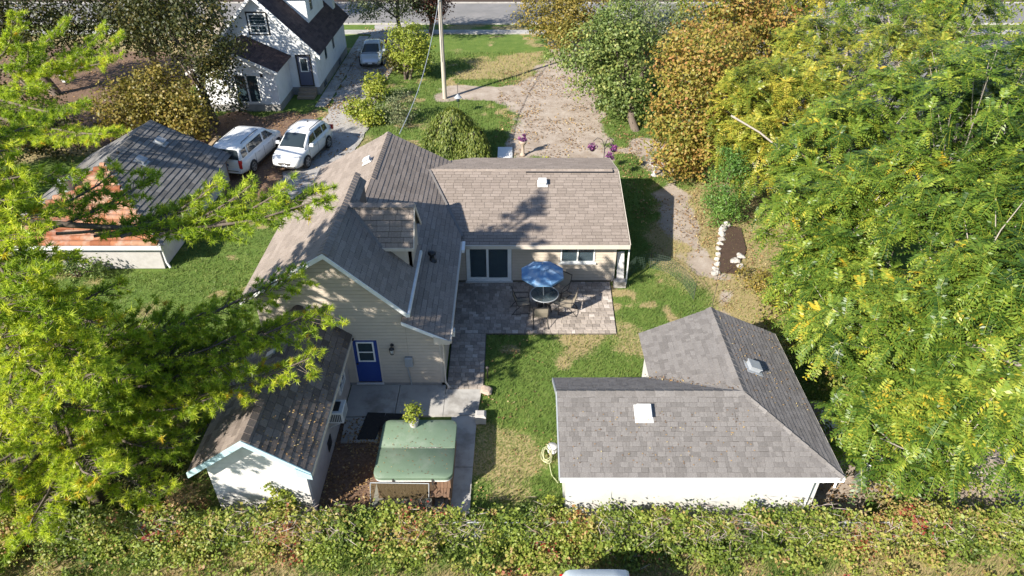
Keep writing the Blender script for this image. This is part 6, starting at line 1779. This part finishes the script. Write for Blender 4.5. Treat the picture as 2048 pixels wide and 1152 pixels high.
shrub('leafy creeper climb against the outbuilding front wall', (-6.3,12.35,0), [(-6.35,12.3,0.75,0.32,0.12,0.7),(-6.6,12.3,1.35,0.2,0.08,0.2)], 700, 0.1, 0.07, 'bushy', 0.4, 0.09, name='wall_creeper')
shrub('leafy weed clump at the left front corner of the garage', (1.2,12.35,0), [(1.25,12.35,0.45,0.32,0.25,0.45)], 500, 0.1, 0.07, 'bushy', 0.4, 0.1, name='weed_clump')
shrub('ragged green shrub along the front wall of the old shed', (-18.6,24.6,0), [(-18.4,24.5,0.4,1.2,0.4,0.5),(-20.4,24.4,0.6,1.2,0.5,0.7)], 1800, 0.13, 0.09, 'green', 0.45, 0.2)
shrub('brown dead shrub between the pine and the outbuilding', (-9.1,12.3,0), [(-9.0,12.3,0.8,0.5,0.3,0.7)], 800, 0.12, 0.03, 'litter', 0.6, 0.15, name='dead_shrub')
shrub('dark evergreen undergrowth at the foot of the near pine', (-12.5,13.4,0), [(-11.6,13.6,0.6,1.8,0.9,0.7),(-14.2,13.2,0.7,1.6,1.0,0.8)], 4500, 0.12, 0.08, 'dark', 0.5, 0.2, name='undergrowth')
shrub('mixed low undergrowth beneath the trees right of the garage', (11.5,19.5,0), [(10.6,20.5,0.3,1.0,2.0,0.4),(12.5,17.5,0.4,1.6,2.5,0.5),(12.5,13.2,0.3,2.4,1.0,0.5)], 5500, 0.12, 0.08, 'vine', 0.45, 0.22, name='undergrowth')
shrub('wispy pale shrub beside the rock edged bed', (10.2,23.8,0), [(10.1,23.8,0.45,0.75,0.9,0.45),(10.7,22.4,0.5,0.7,0.7,0.5)], 1600, 0.11, 0.06, 'ochre', 0.6, 0.2)
for lab, p in (('cluster of red leaves among the trees above the rock bed', (12.4,24.3,4.4)), ('second cluster of red leaves, farther right', (14.4,22.3,4.6)), ('red leaf cluster at the lower right', (13.2,13.9,3.4))):
    T = thing('red_creeper', lab, 'creeper', (p[0],p[1],0), 'red creeper in the right hand trees')
    V,F,t,cc = leaves_blob([p],[(0.5,0.5,0.55)],260,0.14,0.1,clump=0.16,nclump=14)
    fast_mesh('leaves', V, F, M['redleaf'], T, t)
    m = MB(); m.tube([(p[0]+0.3,p[1]+0.3,0),(p[0],p[1],p[2])],[0.03,0.012],5,False)
    for c in cc: m.tube([p,tuple(c)],[0.01,0.004],4,False)
    m.build('stem', M['bark'], T)

# ================================================================== yard objects
def build_pole():
    t = thing('utility_pole', 'tall pale wooden utility pole on the front lawn', 'pole', (-4.57,46.1,0))
    m = MB(); m.tube([(-4.57,46.1,-0.2),(-4.56,46.1,4),(-4.52,46.1,8.6)],[0.15,0.135,0.11],12); m.build('shaft', M['pole_wood'], t)
    m = MB(); m.box((-4.62,45.92,6.3),(-4.5,46.0,6.5)); m.tube([(-4.6,45.95,2.5),(-4.6,45.95,6.4)],0.015,5); m.build('bracket', M['metal_grey'], t)
    w = MB(); pts = []
    for k in range(15):
        f = k/14; pts.append((-4.57+(-5.0+4.57)*f, 46+(29.1-46)*f, 6.4+(4.55-6.4)*f-0.9*math.sin(math.pi*f)))
    w.tube(pts,0.02,5,False); tag(w.build('service_wire', M['metal_grey']), 'thin service wire sagging from the utility pole to the house roof', 'wire')
build_pole()

def rock_mesh(r, seed):
    rr = random.Random(seed); bm = bmesh.new(); bmesh.ops.create_icosphere(bm, subdivisions=2, radius=1)
    for v in bm.verts:
        k = 1+0.28*(math.sin(v.co.x*3+seed)*math.cos(v.co.y*2.6+seed*2)+0.5*math.sin(v.co.z*4+seed))
        v.co = Vector((v.co.x*r*k, v.co.y*r*k*0.85, v.co.z*r*k*0.62))
    me = bpy.data.meshes.new('rock'); bm.to_mesh(me); bm.free(); return me
def rock(p, r, seed, label, mat='rock', group=None, name='rock'):
    me = rock_mesh(r, seed); me.materials.append(M[mat]); o = bpy.data.objects.new(name, me)
    attach(o, None, Matrix.Translation((p[0],p[1],r*0.22+p[2])) @ Matrix.Rotation(seed*1.3,4,'Z'))
    tag(o, label, 'rock', group); return o
# rock edged bed
bed = MB(); bed.prism([(x,y,-0.02) for x,y in wobble([(8.9,24.9),(9.6,24.8),(10.5,26.4),(10.9,28.6),(10.3,28.9),(9.6,27.4)],0.08,0.4)],(0,0,0.07)); tag(bed.build('garden_bed', M['soil']), kind='structure')
edge = [(8.75,24.8,0.2),(8.85,25.15,0.14),(9.02,25.5,0.15),(9.1,25.9,0.13),(9.25,26.3,0.15),(9.35,26.75,0.14),(9.55,27.2,0.15),(9.72,27.6,0.17),(9.85,28.05,0.2),(10.0,28.5,0.26),(10.25,28.85,0.25)]
nm = ['first','second','third','fourth','fifth','sixth','seventh','eighth','ninth','tenth','eleventh']
for i,(x,y,r) in enumerate(edge):
    rock((x,y,0), r, i+1, f'pale edging rock on the lawn side of the soil bed, {nm[i]} from its near end', group='edging rocks of the soil bed')
for i,(x,y,r,lb) in enumerate(((9.85,25.75,0.21,'white boulder at the right of the soil bed, nearest the bed'),(10.2,26.15,0.2,'white boulder at the right of the soil bed, farthest back'),(9.95,25.3,0.18,'white boulder at the right of the soil bed, closest to the camera'))):
    rock((x,y,0), r, 20+i, lb, group='white boulders by the soil bed')
rock((-0.88,17.5,0.05), 0.2, 33, 'round tan stone ball on the corner of the paver walk', 'stone_tan', name='stone_ball')
m = MB(); m.box((-1.2,16.0,0),(-0.85,16.35,0.32),0.03); m.box((-1.16,16.04,0.32),(-0.9,16.28,0.36),0.01); tag(m.build('stone_block', M['stucco_grey']), 'grey stone block at the concrete corner by the lawn', 'block')
m = MB(); m.tube([(-0.86,18.2,0),(-0.86,18.2,0.5)],0.03,8); m.lathe([(0,0),(0.07,0),(0.06,0.05),(0,0.08)],(-0.86,18.2,0.48),10); tag(m.build('garden_light', M['frame_dark']), 'small dark garden light beside the paver walk', 'light')

# shepherd hook bird feeder
t = thing('bird_feeder', 'grey roofed bird feeder hanging on a hook pole on the front lawn', 'bird feeder', (-3.45,43.2,0))
m = MB(); m.tube([(-3.45,43.2,-0.1),(-3.45,43.2,1.85),(-3.4,43.2,2.0),(-3.28,43.2,1.98)],0.018,6); m.build('pole', M['frame_dark'], t)
m = MB(); m.lathe([(0.26,0),(0.02,0.24),(0,0.25)],(-3.45,43.2,1.1),10); m.build('roof', M['metal_grey'], t)
m = MB(); m.lathe([(0,0),(0.11,0),(0.11,0.25),(0,0.25)],(-3.45,43.2,0.85),10); m.build('tray', M['glass_dark'], t)

# flower stands
def flowers(parent, c, r, n, mat='flower', name='flowers'):
    V,F,tt,cc = leaves_blob([c],[(r,r,r*0.8)],n,0.09,0.07,clump=0.06,nclump=18)
    fast_mesh(name, V, F, M[mat], parent, tt)
t = thing('flower_urn', 'stone pedestal urn with pink flowers behind the wing roof', 'urn', (0.62,36.9,0))
m = MB(); m.lathe([(0.16,0),(0.16,0.08),(0.09,0.15),(0.08,0.6),(0.2,0.75),(0.22,0.9),(0.18,0.9),(0,0.86)],(0.62,36.9,0),14); m.build('urn', M['stone_tan'], t)
flowers(t,(0.62,36.9,1.05),0.22,220)
t = thing('hanging_basket_stand', 'branching iron stand with hanging baskets of purple flowers', 'plant stand', (4.85,33.9,0))
m = MB(); m.tube([(4.85,33.9,-0.1),(4.85,33.9,1.9),(4.95,33.9,2.25),(5.15,33.9,2.3),(5.3,33.9,2.1)],0.022,6); m.tube([(4.85,33.9,1.8),(4.7,33.95,2.2),(4.45,34.0,2.3),(4.25,34.0,2.1)],0.018,6); m.tube([(4.85,33.9,1.7),(4.98,33.7,2.0),(5.1,33.5,1.9)],0.018,6); m.build('stand', M['black'], t)
for c in ((4.22,34.0,1.75),(5.32,33.9,1.75),(5.12,33.45,1.5)):
    m = MB(); m.lathe([(0,0),(0.1,0.02),(0.18,0.14),(0.18,0.17),(0,0.15)],(c[0],c[1],c[2]-0.2),12); m.tube([c,(c[0],c[1],c[2]+0.4)],0.006,4); m.build('basket', M['black'], t)
    flowers(t,(c[0],c[1],c[2]+0.05),0.2,170)
t = thing('bird_bath', 'pedestal bird bath filled with dark red plants by the maple', 'bird bath', (7.7,34.3,0))
m = MB(); m.lathe([(0.18,0),(0.16,0.05),(0.07,0.1),(0.07,0.5),(0.3,0.62),(0.34,0.68),(0.3,0.69),(0,0.62)],(7.7,34.3,0),16); m.build('bowl', M['stucco_grey'], t)
flowers(t,(7.7,34.35,0.78),0.24,200,'plum','plants')
for i,(x,y,lb) in enumerate(((1.9,35.6,'low bright green plant behind the wing roof, the left one'),(3.05,35.5,'low bright green plant behind the wing roof, the right one'))):
    shrub(lb, (x,y,0), [(x,y,0.2,0.38,0.3,0.22)], 380, 0.13, 0.07, 'bushy', 0.65, 0.1, 'low plants behind the wing', 'garden_plant')
m = MB(); m.box((-0.82,36.35,0.0),(0.02,37.9,0.06)); tag(m.build('sheet_board', M['plastic_white']), 'flat white sheet lying on the grass behind the wing', 'sheet')

# boards leaning at the wing corner
m = MB(); m.prism([(4.42,24.15,0.02),(4.72,24.1,0.02),(4.66,24.42,1.35),(4.38,24.45,1.3)],(0.01,0.05,0.0)); tag(m.build('leaning_board', M['stucco']), 'pale board leaning against the wing corner', 'board')
m = MB(); m.bar((4.8,24.0,0.02),(4.82,24.25,1.75),0.05); tag(m.build('leaning_plank', M['trim_white']), 'narrow white plank standing beside the pale board', 'plank')
m = MB(); m.box((4.25,23.72,0.0),(4.75,23.98,0.32),0.02); tag(m.build('white_block', M['rock']), 'white block on the grass at the patio corner', 'block')
# green wire fence
t = thing('wire_fence', 'curved green wire mesh fence on the lawn beside the wing', 'fence', (6.2,24.4,0))
path = [(4.85,24.35),(5.3,24.95),(6.0,25.25),(6.7,24.9),(7.2,24.0),(7.4,22.9)]
dens = []
for i in range(len(path)-1):
    for k in range(9):
        f = k/9; dens.append((path[i][0]+(path[i+1][0]-path[i][0])*f, path[i][1]+(path[i+1][1]-path[i][1])*f))
dens.append(path[-1])
m = MB()
for x,y in dens: m.bar((x,y,0.0),(x,y,0.78),0.008)
for z in (0.05,0.17,0.29,0.41,0.53,0.65,0.77):
    for a,b in zip(dens[:-1],dens[1:]): m.bar((a[0],a[1],z),(b[0],b[1],z),0.007)
tag(m.build('mesh', M['wire'], t), kind='stuff')
for x,y in (path[0],path[2],path[5]):
    m = MB(); m.tube([(x+0.015,y,-0.1),(x+0.015,y,0.95)],0.012,5); m.build('stake', M['frame_dark'], t)
for lb,a,b in (('thin dark stake standing just above the garage gable', (8.05,22.4,-0.1),(8.1,22.45,1.1)), ('thin dark stake standing by the near end of the soil bed', (8.7,24.3,-0.1),(8.72,24.3,0.9))):
    m = MB(); m.tube([a,b],0.012,5); tag(m.build('stake', M['frame_dark']), lb, 'stake', 'stakes near the soil bed')

# hose and reel at the garage corner
t = thing('hose_reel', 'white hose reel with yellow hose at the left corner of the garage', 'hose reel', (1.25,15.0,0))
m = MB(); m.lathe([(0,0),(0.15,0),(0.15,0.04),(0.05,0.05),(0.05,0.18),(0.15,0.19),(0.15,0.23),(0,0.23)],(1.26,14.85,0.02),16); m.build('reel', M['metal_white'], t)
pts = [(1.08+0.16*math.cos(k*0.45)*(1-0.006*k)+0.03*math.sin(k*0.7), 14.6+0.3*math.sin(k*0.45)+0.02*math.cos(k*1.3), 0.03+0.004*k) for k in range(60)]
m = MB(); m.tube(pts,0.012,6); m.tube([pts[0],(1.15,14.3,0.02),(1.2,13.9,0.02),(1.38,13.6,0.02)],0.012,6); m.build('hose', M['hose'], t)

# right end of the garage: barrel, bench, stick, toys
t = thing('rain_barrel', 'dark plastic rain barrel at the right end of the garage', 'barrel', (10.6,13.75,0))
m = MB(); m.lathe([(0.27,0),(0.3,0.05),(0.33,0.3),(0.33,0.6),(0.3,0.86),(0.28,0.9),(0.26,0.88),(0.26,0.8),(0,0.8)],(10.6,13.75,0),22); m.build('barrel', M['barrel'], t)
m = MB(); m.tube([(10.6+0.29*math.cos(2*math.pi*k/22),13.75+0.29*math.sin(2*math.pi*k/22),0.9) for k in range(23)],0.02,6,False); m.build('rim', M['metal_white'], t)
t = thing('work_bench', 'weathered plank bench against the right wall of the garage', 'bench', (9.4,14.6,0))
for k in range(3):
    m = MB(); m.box((9.05+k*0.28,14.1,0.55),(9.05+k*0.28+0.27,15.1,0.6)); m.build('plank', M['wood_old'], t)
for x in (9.1,9.8):
    for y in (14.15,15.0):
        m = MB(); m.bar((x,y,0),(x,y,0.55),0.07); m.build('leg', M['wood_old'], t)
m = MB(); m.bar((9.55,13.4,0.05),(9.8,13.75,0.45),0.06); tag(m.build('white_post', M['trim_white']), 'short white post leaning before the plank bench', 'post')
t = thing('garden_chair', 'white plastic garden chair under the trees beside the garage', 'chair', (10.2,15.7,0))
m = MB(); m.box((9.95,15.45,0.4),(10.45,15.95,0.44),0.01); m.build('seat', M['plastic_white'], t)
for k in range(5):
    m = MB(); m.bar((9.99+k*0.105,15.93,0.44),(9.99+k*0.105,16.05,0.85),0.05,0.02); m.build('back_slat', M['plastic_white'], t)
for x in (9.98,10.42):
    for y in (15.48,15.92):
        m = MB(); m.bar((x,y,0),(x,y,0.4),0.045); m.build('leg', M['plastic_white'], t)

# left yard: raised timber edge, bin, white posts
t = thing('timber_edging', 'raised timber edging beside the white minivan', 'edging', (-17.2,36.6,0))
for k in range(3):
    m = MB(); m.box((-17.45+0.02*(k%2),34.6,0.16*k),(-17.2+0.02*(k%2),38.6,0.16*k+0.155)); m.build('timber', M['timber'], t)
t = thing('refuse_bin', 'black bin standing beyond the timber edging', 'bin', (-19.4,39.6,0))
m = MB(); m.lathe([(0.26,0),(0.32,0.8),(0.34,0.82)],(-18.6,37.6,0),16); m.build('body', M['barrel'], t)
m = MB(); m.lathe([(0.36,0.82),(0.36,0.88),(0.1,0.95),(0,0.95)],(-18.6,37.6,0),16); m.build('lid', M['black'], t)
for lb,x,y in (('white marker post on the bare ground at far left, left one',-33.6,48.2),('white marker post on the bare ground at far left, right one',-32.2,49.4)):
    m = MB(); m.box((x-0.1,y-0.1,0),(x+0.1,y+0.1,0.7),0.03); m.box((x-0.14,y-0.14,0.5),(x+0.14,y+0.14,0.56)); tag(m.build('marker_post', M['trim_white']), lb, 'post', 'white marker posts')
shrub('young pine seedling beside the timber edging', (-16.6,33.8,0), [(-16.6,33.8,0.8,0.45,0.45,0.7)], 1200, 0.22, 0.025, 'pine', 0.45, 0.12, name='pine_seedling')
# potted plant on the tub cover
t = thing('potted_plant', 'leafy potted plant standing on the green tub cover', 'plant', (-3.0,14.95,1.05))
m = MB(); m.lathe([(0.12,0),(0.16,0.22),(0.17,0.24),(0.15,0.24),(0,0.2)],(-3.0,14.95,1.062),14); m.build('pot', M['stucco_grey'], t)
V,F,tt,cc = leaves_blob([(-3.0,14.95,1.55)],[(0.26,0.24,0.3)],420,0.09,0.055,clump=0.07,nclump=30,tone=0.55); fast_mesh('leaves', V, F, M['bushy'], t, tt)
m = MB()
for c in cc[:16]: m.tube([(-3.0,14.95,1.26),tuple(c)],[0.008,0.004],4,False)
m.build('stems', M['bark'], t)

# ================================================================== grass blades and fallen leaves
FOOT = [(-8.3,17.8,-2.3,29.2),(-2.3,24.1,4.3,30.8),(-8.3,12.4,-5.6,17.9),(1.45,12.25,8.35,15.45),(4.4,15.4,8.35,17.55),(-2.3,17.6,-0.97,24.2),(-2.3,20.66,4.1,24.2),(-5.6,16.3,-1.05,17.85),(-4.1,12.5,-1.2,16.4),(-22,25,-15,33.8),(-20.3,43.7,-13.1,56.4),(-0.85,36.3,0.05,37.95)]
def free(x, y):
    ok = np.ones(x.shape, bool)
    for a,b,c,d in FOOT: ok &= ~((x > a) & (x < c) & (y > b) & (y < d))
    return ok
def build_grass():
    n = 420000
    # more blades near the camera
    y = 8.5 + 48*rng.random(n)**1.6; x = (rng.random(n)-0.5)*2*(8+y*0.72)
    ok = (x > -24) & (x < 16) & free(x,y) & (y < 60)
    lane = inpoly(x, y, [(-12.6,31.5),(-9.3,35.6),(-9.0,40),(-9.0,64),(-13.2,64),(-13,44)]) > 0
    ok &= ~lane
    x, y = x[ok], y[ok]
    d, b, r = masks(x, y)
    p = (1-d)*(1-b)*(1-0.55*r)
    k = rng.random(len(x)) < p
    x, y, r = x[k], y[k], r[k]; n = len(x)
    h = (0.055+0.05*fbm(x,y,0.8,131))*rng.uniform(0.6,1.3,n)*(1+0.6*(y > 30))*np.where(y < 11.6, 1.8, 1)
    a = rng.random(n)*2*np.pi; ln = rng.normal(size=(n,2))*0.035
    wd = 0.009*(1+y/28)
    B0 = np.stack([x-wd*np.cos(a), y-wd*np.sin(a), np.full(n,-0.035)],1); B1 = np.stack([x+wd*np.cos(a), y+wd*np.sin(a), np.full(n,-0.035)],1)
    T_ = np.stack([x+ln[:,0], y+ln[:,1], h],1)
    V = np.stack([B0,B1,T_],1).reshape(-1,3)
    t = 0.30+0.45*fbm(x,y,1.4,141)+0.5*r+(rng.random(n)-0.5)*0.4-0.08
    tag(fast_mesh('grass', V, np.arange(3*n).reshape(-1,3), M['grass'], None, t), 'short uneven lawn grass', 'grass', kind='stuff')
    print('grass', n)
build_grass()
def build_litter():
    P = []
    def sc(n, x0, x1, y0, y1, z=0.01, f=None):
        x = rng.uniform(x0,x1,n); y = rng.uniform(y0,y1,n)
        k = free(x,y) if z < 0.05 else np.ones(n,bool)
        w = fbm(x,y,1.2,151) > rng.uniform(0.3,0.7,n)
        k &= w
        P.append(np.stack([x[k],y[k],np.full(k.sum(),z)],1))
    sc(4200,-1,7,35.5,52); sc(3000,6,11,26,40); sc(6000,-22,-9.2,32,46,0.02); sc(3000,-13,-9,44,64,0.03); sc(2600,8.4,13,11.9,17); sc(1400,-5.6,-4,11.9,16.2,0.03); sc(700,-5.6,1.3,12,20.6); sc(5000,-16,16,8.5,11.3,0.05); sc(2500,8.5,14,17,30); sc(5000,-40,-21,38,56,0.0)
    P = np.concatenate(P); n = len(P); P[:,2] += rng.random(n)*0.03
    A = unit(rng.normal(size=(n,3))*[1,1,0.3]); B = unit(np.cross(A, np.array([0,0,1.0])+rng.normal(size=(n,3))*0.3))
    s = 0.06*(1+P[:,1]/45)
    V,F = rhombs(P,A,B,s*rng.uniform(.7,1.4,n),s*0.7*rng.uniform(.7,1.3,n))
    tag(fast_mesh('fallen_leaves', V, F, M['litter'], None, rng.random(n)), 'fallen brown leaves strewn over ground and lane', 'leaves', kind='stuff')
    # leaves on the shed roof
    n = 260; f = rng.random(n)**0.8; y = rng.uniform(12.2,17.7,n); x = -6.8+1.5*f; z = 3.5-0.777*(x+6.85)+0.03
    Pp = np.stack([x,y,z],1); A = unit(rng.normal(size=(n,3))*[1,1,0.2]); B = unit(np.cross(A,np.array([0.6,0,0.8])+rng.normal(size=(n,3))*0.2)); V,F = rhombs(Pp,A,B,0.07,0.03)
    tag(fast_mesh('roof_leaves', V, F, M['litter'], None, 0.5+0.5*rng.random(n)), 'orange fallen needles and leaves on the outbuilding roof', 'leaves', kind='stuff')
build_litter()
def build_pebbles():
    n = 9000
    x = np.concatenate([rng.uniform(-1,6.5,n//2), rng.uniform(-12.3,-9,n//2)]); y = np.concatenate([rng.uniform(35.8,58,n//2), rng.uniform(32,62,n//2)])
    d, b, r = masks(x,y); k = ((d > 0.5) | (x < -8)) & (fbm(x,y,1.1,171) > rng.uniform(0.35,0.65,n)); x,y = x[k],y[k]; n = len(x)
    r_ = rng.uniform(0.008,0.03,n)
    c = np.stack([x,y,np.full(n,-0.005)],1)
    off = np.array([[1,0,0],[0,1,0],[-1,0,0],[0,-1,0],[0,0,0.8]])
    V = c[:,None,:]+off[None]*r_[:,None,None]*rng.uniform(.7,1.2,(n,5,1))
    F = (np.array([[0,1,4],[1,2,4],[2,3,4],[3,0,4]])[None]+5*np.arange(n)[:,None,None]).reshape(-1,3)
    tag(fast_mesh('gravel', V.reshape(-1,3), F, M['stone_tan'], None, None), 'loose gravel scattered on the driveway and lane', 'gravel', kind='stuff')
build_pebbles()
print('tris', sum(len(o.data.polygons)*(2 if len(o.data.polygons) and o.data.polygons[0].loop_total == 4 else 1) for o in scene.objects if o.type == 'MESH'))
